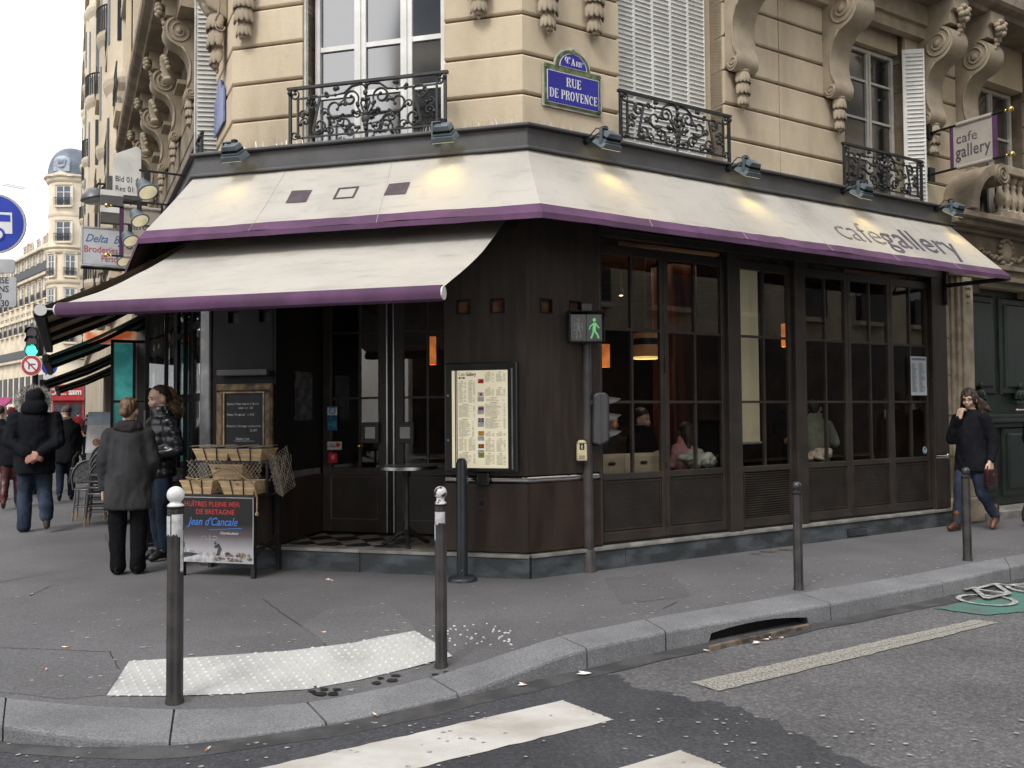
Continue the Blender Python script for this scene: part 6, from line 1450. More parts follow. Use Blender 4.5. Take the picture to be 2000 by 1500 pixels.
# slatted wooden baskets
wood = M('thin pale wood', (.60, .43, .24), .65, .12, 3, .15, 30, streak=(1, 8, 14), rnd=.06); strap = M('black strap', (.015, .015, .014), .6, .1)
def crate(M_, w_, d_, h_, label, lid=False, straps=2):
    C_ = thing('oyster_basket', label, 'basket', M_, 'wooden oyster baskets on the stand'); sp_ = .80
    w1, d1 = w_*sp_, d_*sp_; x0, x1, a0, a1 = (w_-w1)/2, (w_+w1)/2, (d_-d1)/2, (d_+d1)/2
    def side(za, zb):
        ka, kb = za/h_, zb/h_; f = lambda k, lo, hi: lo+(hi-lo)*k
        return ((f(ka, x0, 0), f(ka, x1, w_), f(ka, a0, 0), f(ka, a1, d_)), (f(kb, x0, 0), f(kb, x1, w_), f(kb, a0, 0), f(kb, a1, d_)))
    for za, zb in ((0, h_*.32), (h_*.33, h_*.66), (h_*.67, h_)):
        A, B_ = side(za, zb); m = MB(); th = .005
        def ringp(q, z, i): return [(q[0]+i, q[2]+i, z), (q[1]-i, q[2]+i, z), (q[1]-i, q[3]-i, z), (q[0]+i, q[3]-i, z)]
        m.rings([ringp(A, za, 0), ringp(B_, zb, 0), ringp(B_, zb, th), ringp(A, za, th)], cap=False, close=True); m.obj('slat', wood, C_)
    m = MB(); m.box(x0, x1, a0, a1, .0, .004); m.obj('bottom', wood, C_)
    A, B_ = side(h_*.86, h_); m = MB()
    m.rings([[(q[0]-.004, q[2]-.004, z), (q[1]+.004, q[2]-.004, z), (q[1]+.004, q[3]+.004, z), (q[0]-.004, q[3]+.004, z)] for q, z in ((A, h_*.86), (B_, h_))], cap=False); m.obj('rim', wood, C_)
    for k in range(straps):
        u = (k+.5)/straps*.72+.14; xx = w_*u; xb = x0+w1*u; m = MB(); e = .0065
        m.tube([(xb, a0-.004, 0), (xx, -.008, h_), (xx, -.002, h_+.004)] + ([(xx, d_, h_+.012)] if lid else []), e, 4); m.obj('strap', strap, C_)
    if lid:
        m = MB(); m.box(.012, w_-.012, .012, d_-.012, h_-.004, h_+.002); m.obj('lid', M('printed lid', (.22, .22, .24), .5, .3, 20, col2=(.06, .065, .075)), C_)
    else:
        m = MB(); rg = random.Random(int(w_*1000))
        for _ in range(26): m.ell((rg.uniform(x0, x1), rg.uniform(a0, a1), h_*.6+rg.uniform(0, .03)), (rg.uniform(.03, .05), rg.uniform(.025, .04), .016), None, 7, 5)
        tag(m.obj('straw', M('straw', (.3, .22, .12), .9, .3, 20), C_, smooth=True), kind='stuff')
    return C_
B = WM[T.name]; cw_ = .36
crate(B @ TR(-.02, .015, ZT), cw_, .26, .13, 'lower left wooden basket on the stand, behind the white ball', straps=2)
crate(B @ TR(SW-cw_-.03, .01, ZT), cw_+.03, .27, .13, 'lower right wooden basket on the stand', straps=2)
crate(B @ TR(.205, .16, ZT+.13), .37, .24, .15, 'middle basket standing across the lower two', straps=0)
SH = 1.10
crate(B @ TR(.03, .14, SH), .40, .30, .115, 'upper left basket with a printed lid on the net rack', True)
crate(B @ TR(.42, .12, SH), .385, .30, .115, 'upper right basket with a printed lid on the net rack', True)
rk = thing('net_rack', 'black rack behind the baskets draped with a fishing net', 'rack', B)
m = MB(); m.box(.0, SW+.06, .14, .46, SH-.025, SH-.003)
for x in (.02, SW+.04):
    for y in (.16, .44): m.box(x-.012, x+.012, y-.012, y+.012, ZT, SH-.025)
m.obj('shelf', blkw, rk)
net = M('net twine', (.42, .37, .28), .9, .15, 30)
m = MB()
def netpatch(f, nu, nv, r=.0022):
    for i in range(-nv, nu+nv+1):
        for sgn in (1, -1):
            pts = []
            for j in range(nv*2+1):
                u = (i + sgn*j/2)/nu; v = j/(2*nv)
                if -.001 <= u <= 1.001: pts.append(f(u, v))
            if len(pts) > 1: m.tube(pts, r, 3, cap=False)
netpatch(lambda u, v: V((-.03+.02*math.sin(v*4)+(SW+.02)*u, .13-.05*v+.02*math.sin(u*9+v*3), SH-.0-.30*v+.02*math.sin(u*7))), 17, 6)
netpatch(lambda u, v: V((SW+.0+.10*v+.02*math.sin(u*8)+.05, .12+.36*u, SH+.10-.40*v-.05*math.sin(u*4))), 12, 10)
netpatch(lambda u, v: V((.0+(SW)*u, .14+.28*v, SH+.135+.01*math.sin(u*20))), 16, 6)
for k in range(14):
    x = SW+.10+.01*(k % 5); y = .15+.02*k; pts = [(x+.02*math.sin(j*.9+k), y+.02*math.sin(j*1.3+k*2), SH+.05-.055*j) for j in range(5+k % 4)]; m.tube(pts, .0028, 3)
tag(m.obj('fishing_net', net, rk), kind='stuff')
rp_ = thing('rope', 'thin hemp rope looped over the baskets with a knotted end', 'rope', B); m = MB()
m.tube([(.06, .0, ZT+.16), (.2, -.02, ZT+.14), (.30, .12, ZT+.20), (.40, .13, ZT+.24), (.52, .12, ZT+.23), (.62, .06, ZT+.18), (SW-.0, -.02, ZT+.11), (SW+.05, -.04, ZT-.02), (SW+.055, -.05, ZT-.16)], .008, 6); m.ell((SW+.055, -.05, ZT-.17), (.018, .018, .02)); m.obj('strand', M('hemp', (.34, .26, .15), .9, .2, 60), rp_, smooth=True)
m = MB(); rg = random.Random(2); bq = thing('berry_sprig', 'sprig of red berries behind the middle basket', 'berries', B @ TR(.57, .20, ZT+.20))
for _ in range(26): m.ell((rg.uniform(0, .12), rg.uniform(0, .1), rg.uniform(0, .09)), .011, None, 6, 5)
m.obj('berries', M('red berries', (.30, .03, .02), .4, .2, 20), bq, smooth=True)
# ------------------------------------------------ pedestrian signal pole
PP = G(1150, 1116); T = thing('signal_pole', 'brown grey signal pole with pedestrian lamp, button box and side lights', 'traffic light', LOCM(PP.x, PP.y, 0, rad(4)))
polem = M('brown grey pole paint', (.055, .050, .048), .5, .15, 6, .1, 60)
m = MB(); m.lathe([(.078, -.02), (.078, .03), (.070, .05), (.066, .20), (.052, .215), (.050, .9), (.046, 2.1), (.03, 2.6), (.012, 2.61)], None, 20); m.obj('pole', polem, T, smooth=True)
hx = -.02
m = MB(); m.box(hx-.165, hx+.165, -.13, -.02, 2.215, 2.50); hd = m.obj('signal_head', M('signal black', (.014, .015, .015), .45, .15, 6), T, bevel=.012)
m = MB(); m.prism([(-.21, 2.505), (-.02, 2.515), (-.02, 2.53), (-.22, 2.515)], hx-.175, hx+.175, axis='x'); m.prism([(-.21, 2.5), (-.131, 2.5), (-.131, 2.22), (-.15, 2.22)], hx-.175, hx-.167, axis='x'); m.prism([(-.21, 2.5), (-.131, 2.5), (-.131, 2.22), (-.15, 2.22)], hx+.167, hx+.175, axis='x'); m.obj('hood', MATS['signal black'], hd, T and WM[T.name])
m = MB(); m.box(-.05, .05, -.05, .05, 2.53, 2.60); m.obj('top_fitting', polem, T)
def walker(m, cx, cz, s, walk, k_=.62):
    def limb(a, b, w_): 
        a, b = V(a), V(b); d = (b-a).normalized(); n_ = V((-d.y, d.x))*w_*k_/2
        m.quad(*[(cx+s*q.x, 0, cz+s*q.y) for q in (a+n_, b+n_, b-n_, a-n_)])
    m.add([(cx+s*.085*math.cos(k*PI/5), 0, cz+s*(.87+.085*math.sin(k*PI/5))) for k in range(10)], [tuple(range(10))])
    if walk: L_ = [((.02, .74), (-.02, .36), .24), ((-.02, .38), (-.16, .0), .12), ((0, .38), (.12, .2), .12), ((.12, .22), (.20, .0), .11), ((.06, .70), (.22, .48), .09), ((-.04, .70), (-.2, .56), .09), ((-.2, .56), (-.24, .42), .08)]
    else: L_ = [((0, .74), (0, .36), .28), ((-.08, .38), (-.08, 0), .12), ((.08, .38), (.08, 0), .12), ((-.17, .72), (-.19, .36), .09), ((.17, .72), (.19, .36), .09)]
    for l_ in L_: limb(*l_)
m = MB(); m.box(hx-.15, hx-.006, -.1335, -.1305, 2.235, 2.485); m.box(hx+.006, hx+.15, -.1335, -.1305, 2.235, 2.485); m.obj('lamp_face', M('dark lens', (.01, .012, .011), .25, .1, 40), hd, WM[T.name])
m = MB(); m.T = TR(0, -.1355, 0); walker(m, hx-.078, 2.255, .205, False); m.obj('standing_man', M('unlit dotted man', (.34, .35, .34), .6, .5, 110, col2=(.03, .03, .03), thr=(.42, .5)), hd, WM[T.name])
m = MB(); m.T = TR(0, -.1355, 0); walker(m, hx+.078, 2.255, .205, True); m.obj('walking_man', M('lit green man', (.12, .50, .17), .5, .05, emit=.36), hd, WM[T.name])
m = MB(); m.box(-.12, -.02, -.115, -.045, 1.075, 1.24); m.prism([(-.12, 1.24), (-.02, 1.24), (-.04, 1.275), (-.10, 1.275)], -.115, -.045); bb = m.obj('button_box', M('cream yellow box', (.62, .52, .30), .45, .08, 8), T, bevel=.012)
m = MB(); m.box(-.095, -.05, -.119, -.1155, 1.185, 1.245); m.obj('pictogram', dark, bb, WM[T.name]); m = MB(); m.T = TR(0, -.1205, 0); walker(m, -.0725, 1.192, .045, True); m.obj('pictogram_man', white_p, bb, WM[T.name])
m = MB(); m.box(-.10, -.045, -.1185, -.1155, 1.095, 1.13); m.obj('button', ledge_m, bb, WM[T.name])
hou = M('grey signal housing', (.055, .055, .06), .45, .1, 6)
m = MB(); m.prism([(.04, 1.24), (.11, 1.22), (.20, 1.26), (.205, 1.70), (.17, 1.735), (.09, 1.735), (.05, 1.71)], -.09, .07); sl_ = m.obj('light_housing', hou, T, bevel=.02)
m = MB(); m.box(.03, .10, -.03, .03, 1.30, 1.34); m.box(.03, .10, -.03, .03, 1.62, 1.66); m.box(.12, .13, -.098, -.088, 1.26, 1.71); m.parts('clamp', hou, T)
for z in (1.29, 1.45, 1.61):
    m = MB(); n = 10
    for k in range(n):
        a, b = PI*(k/n), PI*((k+1)/n); r = .065
        m.quad((.205, r*math.cos(a)-.01, z+.02+r*math.sin(a)), (.205, r*math.cos(b)-.01, z+.02+r*math.sin(b)), (.205+.13*math.sin(b)**.7, r*math.cos(b)-.01, z+.01+r*.9*math.sin(b)), (.205+.13*math.sin(a)**.7, r*math.cos(a)-.01, z+.01+r*.9*math.sin(a)))
    m.obj('visor', hou, T, smooth='all')
# ------------------------------------------------ bus lane sign at the left edge
P = AT(-12, 437, 8.0); T = thing('bus_sign', 'round blue bus sign with grey plates under it at the left edge', 'road sign', LOCM(P.x, P.y, 0, rad(8)))
blue_s = M('sign blue', (.025, .055, .40), .35, .08, 3); grey_s = M('sign grey back', (.42, .43, .45), .4, .06, 4); Rz = .285
def disc(m, cx, cz, r, y0, y1, n=40): m.prism([(cx+r*math.cos(2*PI*k/n), cz+r*math.sin(2*PI*k/n)) for k in range(n)], y0, y1)
m = MB(); disc(m, 0, P.z, Rz, -.01, .012); m.obj('rim', grey_s, T); m = MB(); disc(m, 0, P.z, Rz*.93, -.014, -.0105); m.obj('blue_face', blue_s, T)
m = MB(); m.prism([(-.16, P.z-.095), (-.14, P.z+.11), (.165, P.z+.105), (.17, P.z-.095)], -.018, -.0145); bus = m.obj('bus_symbol', M('sign white', (.72, .74, .76), .4, .03), T)
m = MB(); m.prism([(.04, P.z+.02), (.045, P.z+.085), (.15, P.z+.08), (.152, P.z+.02)], -.021, -.0185); m.prism([(-.13, P.z+.02), (-.12, P.z+.085), (.02, P.z+.085), (.018, P.z+.02)], -.021, -.0185); disc(m, .045, P.z-.10, .062, -.021, -.0185, 24); m.obj('bus_window', blue_s, bus, WM[T.name])
m = MB(); disc(m, .045, P.z-.105, .042, -.024, -.0215, 24); m.obj('bus_wheel', MATS['sign white'], bus, WM[T.name])
for (y0, y1, x1) in ((505, 533, 27), (540, 600, 30)):
    a, b = AT(x1, y0, 8.0), AT(x1, y1, 8.0); w_ = .44; xr = a.x-P.x
    m = MB(); c = .02; m.prism([(xr-w_+c, b.z), (xr-c, b.z), (xr, b.z+c), (xr, a.z-c), (xr-c, a.z), (xr-w_+c, a.z), (xr-w_, a.z-c), (xr-w_, b.z+c)], -.006, .006); m.obj('plate', grey_s, T, bevel=.004)
blk_t = M('sign black letters', (.02, .02, .022), .5, .05)
for s, y in (('AUTORISE', 553), ('LIVRAISONS', 570), ('9H30', 584), ('DE 6H30', 598)):
    a = AT(20, y, 8.0) if s != '9H30' else AT(7, y, 8.0)
    me = text_mesh(s, .085, blk_t, align='RIGHT', bold=.001, depth=.0005, fit={'AUTORISE': .33, 'LIVRAISONS': .39, '9H30': .15, 'DE 6H30': .27}[s]); inst('lettering', me, WM[T.name] @ TR(a.x-P.x-.02, -.0075, a.z), T)
m = MB(); m.tube([(0, .03, 0), (0, .03, P.z+Rz)], .03, 10); m.obj('pole', grey_s, T)
# ------------------------------------------------ traffic light and no-right-turn sign further back
Y0 = 17.0; P = AT(67, 685, Y0); T = thing('traffic_light', 'traffic light showing green above a no right turn sign', 'traffic light', LOCM(P.x, P.y, 0))
k = Y0/1676
m = MB(); m.box(-14*k, 14*k, -.08, .1, P.z-10*k, P.z+48*k); hs = m.obj('housing', MATS['signal black'], T, bevel=.03)
for i, (c, em) in enumerate((((.04, .9, .45), 1.6), ((.03, .03, .03), 0), ((.03, .02, .02), 0))):
    z = P.z + i*17*k; m = MB(); disc(m, 0, z, 10*k if i else 11*k, -.10, -.081, 20); m.obj('lens', M('lens %d' % i, c, .3, .05, emit=em), hs, WM[T.name])
    m = MB(); n = 10; r = 12*k
    for j in range(n):
        a, b = PI*j/n, PI*(j+1)/n; m.quad((r*math.cos(a), -.08, z+r*math.sin(a)), (r*math.cos(b), -.08, z+r*math.sin(b)), (r*math.cos(b), -.15, z+r*math.sin(b)), (r*math.cos(a), -.15, z+r*math.sin(a)))
    m.obj('visor', MATS['signal black'], hs, WM[T.name], smooth='all')
Ps = AT(67, 714, Y0); m = MB(); disc(m, 0, Ps.z, 20.5*k, -.10, -.08); m.obj('sign_rim', M('sign cream edge', (.6, .6, .55), .4, .05), T)
m = MB(); disc(m, 0, Ps.z, 19*k, -.106, -.101); m.obj('sign_red', M('sign red', (.42, .025, .025), .4, .05), T); m = MB(); disc(m, 0, Ps.z, 13.2*k, -.112, -.107); m.obj('sign_white', MATS['sign white'], T)
m = MB(); m.box(-5*k, -2.6*k, -.116, -.1125, Ps.z-8*k, Ps.z+3*k); m.box(-2.6*k, 9*k, -.116, -.1125, Ps.z+.8*k, Ps.z+3*k); m.obj('sign_arrow', blk_t, T)
m = MB(); m.prism([(-11*k, Ps.z+9*k), (-9*k, Ps.z+11*k), (11*k, Ps.z-9*k), (9*k, Ps.z-11*k)], -.121, -.1165); m.obj('sign_bar', MATS['sign red'], T)
m = MB(); m.tube([(0, .05, 0), (0, .05, P.z+.2)], .05, 10); m.obj('pole', dark, T)
P = AT(97, 717, 24); T = thing('bus_sign', 'small blue sign with a white plate under the green awning', 'road sign', LOCM(P.x, P.y, 0)); k = 24/1676
m = MB(); disc(m, 0, P.z, 15*k, -.02, 0); m.obj('blue_face', blue_s, T); m = MB(); m.box(-6*k, 6*k, -.03, -.021, P.z-3*k, P.z+6*k); m.obj('bus_symbol', MATS['sign white'], T); m = MB(); m.box(-11*k, 11*k, -.02, 0, P.z-32*k, P.z-16*k); m.obj('plate', MATS['sign white'], T); m = MB(); m.tube([(0, .04, 0), (0, .04, P.z)], .04, 8); m.obj('pole', grey_s, T)
# ================================================================== PEOPLE
skin_m = M('skin', (.60, .40, .31), .5, .06, 6, .05, 90); skin_c = M('reddened skin', (.50, .245, .18), .5, .08, 6, .05, 90)
eye_m = M('eye dark', (.02, .015, .012), .2, .05); lip_m = M('lips', (.40, .12, .11), .4, .05); brow_m = M('brow', (.07, .045, .03), .8, .1)
def cloth(n, c, **k): return M(n, c, k.pop('rough', .9), k.pop('var', .14), k.pop('sc', 5), k.pop('bump', .3), k.pop('bsc', 260), spec=.12, **k)
navy = cloth('navy black cloth', (.012, .013, .017)); coalgrey = cloth('charcoal wool', (.050, .052, .056)); blackt = cloth('black trousers', (.008, .008, .010)); jean = cloth('blue denim', (.045, .062, .098), var=.2, sc=5); jean2 = cloth('dark denim', (.022, .032, .052), var=.2)
puff = M('black quilted nylon', (.012, .013, .018), .28, .1, 6, .1, 40); shoe_k = M('black shoe leather', (.012, .011, .011), .3, .2, 9); shoe_b = M('tan boot leather', (.13, .055, .025), .4, .2, 9); shoe_br = M('brown shoe', (.045, .032, .025), .6, .2, 12); burg = M('burgundy boot', (.075, .018, .018), .4, .2, 9)
hair_br = M('light brown hair', (.15, .085, .045), .55, .25, 10, .5, 50, streak=(9, 9, 1.2)); hair_dk = M('dark brown hair', (.045, .027, .018), .55, .25, 10, .5, 50, streak=(9, 9, 1.2)); hair_bk = M('black hair', (.014, .011, .010), .5, .2, 10, .4, 50)
fur_w = M('grey white fur', (.50, .47, .43), .95, .2, 30, .6, 120); fur_b = M('brown fur', (.17, .115, .07), .95, .3, 30, .6, 120); scarf_m = cloth('grey scarf', (.050, .044, .048)); beanie_r = cloth('burgundy beanie', (.13, .018, .030)); beanie_g = cloth('grey tweed cap', (.14, .125, .115), var=.2, sc=40)
def HEADM(yaw=0, pitch=0, roll=0, off=(0, 0, 0)): return TR(*off) @ TR(0, 0, .865) @ RZ(rad(yaw)) @ RX(rad(pitch)) @ RY(rad(roll)) @ TR(0, 0, -.865)
def hand(mb, wr, d, side, up, curl=.5, s=1.0):
    "palm, four fingers and thumb; d = direction of the hand, up = back of the hand"
    d = V(d).normalized(); up = V(up); up = (up - d*up.dot(d)).normalized(); x = d.cross(up)*side; wr = V(wr)
    P = wr + d*.045*s
    for k in range(4): mb.cap(wr + x*(k-1.5)*.008*s, P + x*(k-1.5)*.0125*s + d*.008*s, .011*s, .0095*s, 8)
    for k, ln in enumerate((.034, .040, .037, .029)):
        b = P + x*(1.5-k)*.0125*s + d*.008*s; c = curl*(1+.08*k)
        d1 = (d*math.cos(c*.7) - up*math.sin(c*.7)); d2 = (d*math.cos(c*1.7) - up*math.sin(c*1.7))
        m1 = b + d1*ln*.55*s; mb.cap(b, m1, .0065*s, .0058*s, 7); mb.cap(m1, m1+d2*ln*.6*s, .0058*s, .0046*s, 7)
    tb = wr + x*.014*s + d*.012*s; td = (d*.75 + x*.6 - up*.35).normalized(); m1 = tb + td*.026*s; mb.cap(tb, m1, .0085*s, .0070*s, 7); mb.cap(m1, m1 + (d*.9+x*.15-up*.3).normalized()*.024*s, .0068*s, .0052*s, 7)
def ell_rings(secs, n=22):
    return [[(cx + rx*math.cos(2*PI*j/n), cy + ry*math.sin(2*PI*j/n), z) for j in range(n)] for (z, rx, ry, cx, cy) in secs]
LEG0 = dict(hip=(.05, 0, .50), knee=(.055, -.008, .275), ank=(.055, .012, .045), toe=(.06, -.075, .018))
def mirror(d): return {k: (-v[0], v[1], v[2]) for k, v in d.items()}
def person(name_label, M_, H, coat, arms, legs=None, trouser=blackt, leg_r=(.058, .042, .034), shoe=shoe_k, head=(0, 0, 0), hoff=(0, 0, 0), hair=None, hands=(), fine=True, skin=skin_m, sleeve_r=(.040, .034, .027), coat_mat=navy, fold=.008, quilt=0, qf=14, face=True, extra=None, group=None, cat='person', boots=False, sit=False):
    """faces -y; lengths in body heights. coat = list of (z, rx, ry, cx, cy) rings from hem to neck; arms = ((shoulder, elbow, wrist), ...)"""
    T = thing('person', name_label, cat, M_ @ Matrix.Scale(H, 4), group); B = WM[T.name]; vx = (.0075 if fine else .013)
    legs = legs or (LEG0, mirror(LEG0)); HM = HEADM(*head, off=hoff)
    # the body, one continuous surface
    m = MB()
    hd = MB() ; hd.ell((0, .004, .948), (.044, .055, .052), None, 18, 12); hd.ell((0, -.014, .917), (.036, .041, .046), None, 16, 10); hd.ell((0, -.030, .887), (.020, .022, .018), None, 10, 8)
    hd.cap((0, -.050, .932), (0, -.060, .912), .006, .0095, 8); hd.ell((0, -.0515, .894), (.014, .009, .0075), None, 8, 6)
    for s in (-1, 1): hd.ell((s*.045, .006, .920), (.008, .014, .020), None, 8, 6); hd.ell((s*.020, -.044, .910), (.014, .012, .012), None, 8, 6); hd.cap((s*.007, -.0505, .943), (s*.028, -.045, .943), .006, .005, 6)
    m.add(hd.v, hd.f, HM)
    nb = HM @ V((0, .008, .90)); m.cap((hoff[0]*.5, .012, .80), nb, .034, .032, 12)
    secs = [(z, rx*.78, ry*.72, cx, cy) for z, rx, ry, cx, cy in coat if z > .44] or coat
    m.rings(ell_rings(secs, 14))
    for a in arms: m.cap(a[0], a[1], .026, .022, 10); m.cap(a[1], a[2], .022, .016, 10)
    for l in legs: m.cap(l['hip'], l['knee'], .045, .030, 10); m.cap(l['knee'], l['ank'], .030, .020, 10); m.cap(l['ank'], l['toe'], .020, .014, 8)
    for h in hands: hand(m, *h)
    for e in (V(a[2]) for a in arms): pass
    remesh(m, 'body', skin, T, B, voxel=vx*(.8 if hands and fine else 1), it=2)
    # trousers
    m = MB()
    for l in legs:
        h, k, a = V(l['hip']), V(l['knee']), V(l['ank']); m.cap(h, k, leg_r[0], leg_r[1], 16); m.cap(k, a + V((0, 0, .012)), leg_r[1], leg_r[2], 16)
        if leg_r[2] > .038: m.cap(a+V((0, 0, .05)), a+V((0, -.004, -.008)), leg_r[2], leg_r[2]*1.1, 16)
    hp = (V(legs[0]['hip'])+V(legs[1]['hip']))/2; m.ell((hp.x, hp.y, hp.z+.02), (.080, .064, .07), None, 16, 10)
    remesh(m, 'trousers', trouser, T, B, voxel=vx*1.15, it=2, fold=.006, ffreq=22, stretch=.55, seed=len(name_label))
    for l in legs:
        a, t = V(l['ank']), V(l['toe']); m = MB(); d = (t-a); 
        heel = a + V((0, 0, 0)) - V((d.x, d.y, 0)).normalized()*.018; 
        m.cap(heel-V((0, 0, .012)), a + d*.55, .024, .024, 10); m.cap(a+d*.5, t, .026, .021, 10); m.cap(a, a+V((0, 0, .03 if not boots else .07)), .026, .027 if not boots else .030, 10)
        sd_ = d.normalized(); m.cap(heel-V((0, 0, .022)), heel-V((0, 0, .026)), .020, .020, 8)
        remesh(m, 'shoe', shoe, T, B, voxel=vx, it=2)
    # coat with sleeves
    m = MB(); m.rings(ell_rings(coat)); 
    for a in arms: m.cap(a[0], a[1], sleeve_r[0], sleeve_r[1], 14); m.cap(a[1], V(a[1]).lerp(V(a[2]), .96), sleeve_r[1], sleeve_r[2], 14)
    remesh(m, 'coat', coat_mat, T, B, voxel=vx*1.1, it=4 if not quilt else 3, fold=fold*1.35, ffreq=10, quilt=quilt, qf=qf, seed=3+len(name_label), stretch=.6)
    if hair:
        for nm, mm, prims, fl_ in hair:
            m = MB()
            for p in prims:
                if len(p) == 2: m.add(*(lambda q: (q.v, q.f))(MB().ell(p[0], p[1], None, 14, 10)), HM)
                else:
                    q = MB().cap(p[0], p[1], p[2], p[3], 10); m.add(q.v, q.f, HM)
            remesh(m, nm, mm, T, B, voxel=vx*.8, it=2, fold=fl_*1.1, ffreq=75, seed=5, stretch=.14)
    if face:
        m = MB()
        for s in (-1, 1): m.add(*(lambda q: (q.v, q.f))(MB().ell((s*.0175, -.0515, .9335), (.0075, .0035, .0032), None, 8, 6)), HM)
        m.obj('eyes', eye_m, T, B, smooth=True)
        m = MB()
        for s in (-1, 1): q = MB().cap((s*.009, -.0555, .947), (s*.027, -.048, .9465), .0022, .0018, 6); m.add(q.v, q.f, HM)
        m.obj('eyebrows', brow_m, T, B, smooth=True)
        m = MB(); q = MB().tube([(-.014, -.0555, .8975), (-.007, -.0592, .8945), (0, -.0602, .8940), (.007, -.0592, .8945), (.014, -.0555, .8975)], [.0012, .003, .0034, .003, .0012], 6); m.add(q.v, q.f, HM); m.obj('lips', lip_m, T, B, smooth=True)
    if extra: extra(T, B, HM)
    return T
def facing(x, y, z, deg): return LOCM(x, y, z, rad(deg))     # 0: faces the viewer; 180: walks away
def fur_ball(T, B, pts, m_, name, n=500, r=.03, ln=.03, seed=1):
    rg = random.Random(seed); mb = MB()
    for _ in range(n):
        c, rr = rg.choice(pts); d = V((rg.gauss(0, 1), rg.gauss(0, 1), rg.gauss(0, 1))).normalized(); b = V(c)+d*rr*.7; e = b + d*(ln*rg.uniform(.6, 1.2)+rr*.3) + V((rg.uniform(-.006, .006), 0, rg.uniform(-.01, .004)))
        s = d.orthogonal().normalized()*.0032; u = d.cross(s).normalized()*.0032
        mb.add([b+s, b-s*.5+u, b-s*.5-u, e], [(0, 1, 3), (1, 2, 3), (2, 0, 3)])
    for c, rr in pts: mb.ell(c, rr*.86, None, 10, 8)
    mb.obj(name, m_, T, B)
# --- the man in the dark parka, hands clasped behind his back
COAT_L = [(.40, .128, .092, 0, .01), (.46, .128, .094, 0, .008), (.55, .128, .092, 0, 0), (.64, .130, .090, 0, 0), (.72, .135, .088, 0, .004), (.78, .125, .080, 0, .008), (.815, .095, .066, 0, .012), (.85, .058, .056, 0, .012), (.87, .045, .048, 0, .01)]
def parka(T, B, HM):
    m = MB(); m.ell((0, .045, .865), (.085, .055, .055), None, 14, 10); m.ell((0, .012, .925), (.064, .072, .075), None, 14, 10); m.ell((0, .05, .845), (.088, .05, .04)); remesh(m, 'hood', navy, T, B, voxel=.009, it=4, fold=.005, ffreq=18)
    pts = []
    for k in range(26): a = PI*(-.22+1.44*k/25); pts.append(((.084*math.cos(a)+.012, -.012-.012*math.sin(a), .905+.092*math.sin(a)), .021))
    fur_ball(T, B, pts, fur_w, 'fur_trim', 1500, .02, .022, 3)
legA = dict(hip=(-.05, 0, .50), knee=(-.056, -.012, .275), ank=(-.060, .005, .045), toe=(-.068, -.080, .018))
legB = dict(hip=(.05, 0, .50), knee=(.062, .0, .285), ank=(.082, .125, .125), toe=(.086, .150, .045))
def flip(l): return {k: (v[0], v[1], v[2]) for k, v in l.items()}
P = G(66, 1037)
# walking away: back towards the viewer
arm_bk = (((.118, .005, .785), (.150, .060, .625), (.035, .118, .545)), ((-.118, .005, .785), (-.150, .060, .625), (-.035, .118, .535)))
hands_bk = (((.034, .125, .545), (-.8, .25, -.28), 1, (0, 1, .2), .5, 1.15), ((-.030, .128, .535), (.75, .2, -.35), -1, (0, 1, .2), .7, 1.1))
person('man in a dark parka with a fur edged hood walking away, hands clasped behind', facing(P.x, P.y, 0, 206), 1.93, COAT_L, arm_bk, (mirror(legA), mirror(legB)), jean, (.060, .050, .043), shoe_br, (0, 8, 0), hair=[('hair', hair_dk, [((0, .012, .955), (.048, .058, .052))], .002)], hands=hands_bk, skin=skin_c, extra=parka, coat_mat=navy, sleeve_r=(.050, .044, .033))
# --- woman in the grey wool coat, back to us
COAT_G = [(.365, .128, .085, 0, .006), (.45, .126, .085, 0, .004), (.55, .120, .082, 0, 0), (.65, .112, .078, 0, 0), (.73, .112, .076, 0, .004), (.79, .108, .070, 0, .006), (.825, .085, .058, 0, .01), (.855, .05, .045, 0, .012), (.87, .04, .04, 0, .01)]
def greyex(T, B, HM):
    m = MB(); m.ell((0, .018, .845), (.078, .066, .030)); m.ell((0, .03, .83), (.085, .055, .026)); m.ell((.0, .06, .822), (.05, .025, .028)); remesh(m, 'scarf', scarf_m, T, B, voxel=.008, it=3, fold=.006, ffreq=20)
P = G(250, 1121)
lg = dict(hip=(.056, 0, .48), knee=(.057, .0, .26), ank=(.053, .012, .052), toe=(.060, -.06, .018))
person('woman in a charcoal wool coat and scarf standing with her back turned', facing(P.x, P.y, 0, 190), 1.72, COAT_G, (((.098, .004, .79), (.132, .01, .635), (.142, -.035, .485)), ((-.098, .004, .79), (-.128, -.01, .64), (-.09, -.09, .53))), (lg, mirror(lg)), blackt, (.056, .047, .040), shoe_k, (-8, 4, 0),
       hair=[('hair', hair_br, [((0, .012, .952), (.050, .060, .053)), ((0, .040, .920), (.036, .032, .036)), ((.004, .066, .915), (.026, .022, .028))], .004)], hands=(((.142, -.037, .482), (.05, -.25, -.9), 1, (.9, 0, 0), .7, 1.1),), coat_mat=coalgrey, fold=.006, extra=greyex, sleeve_r=(.044, .040, .032))
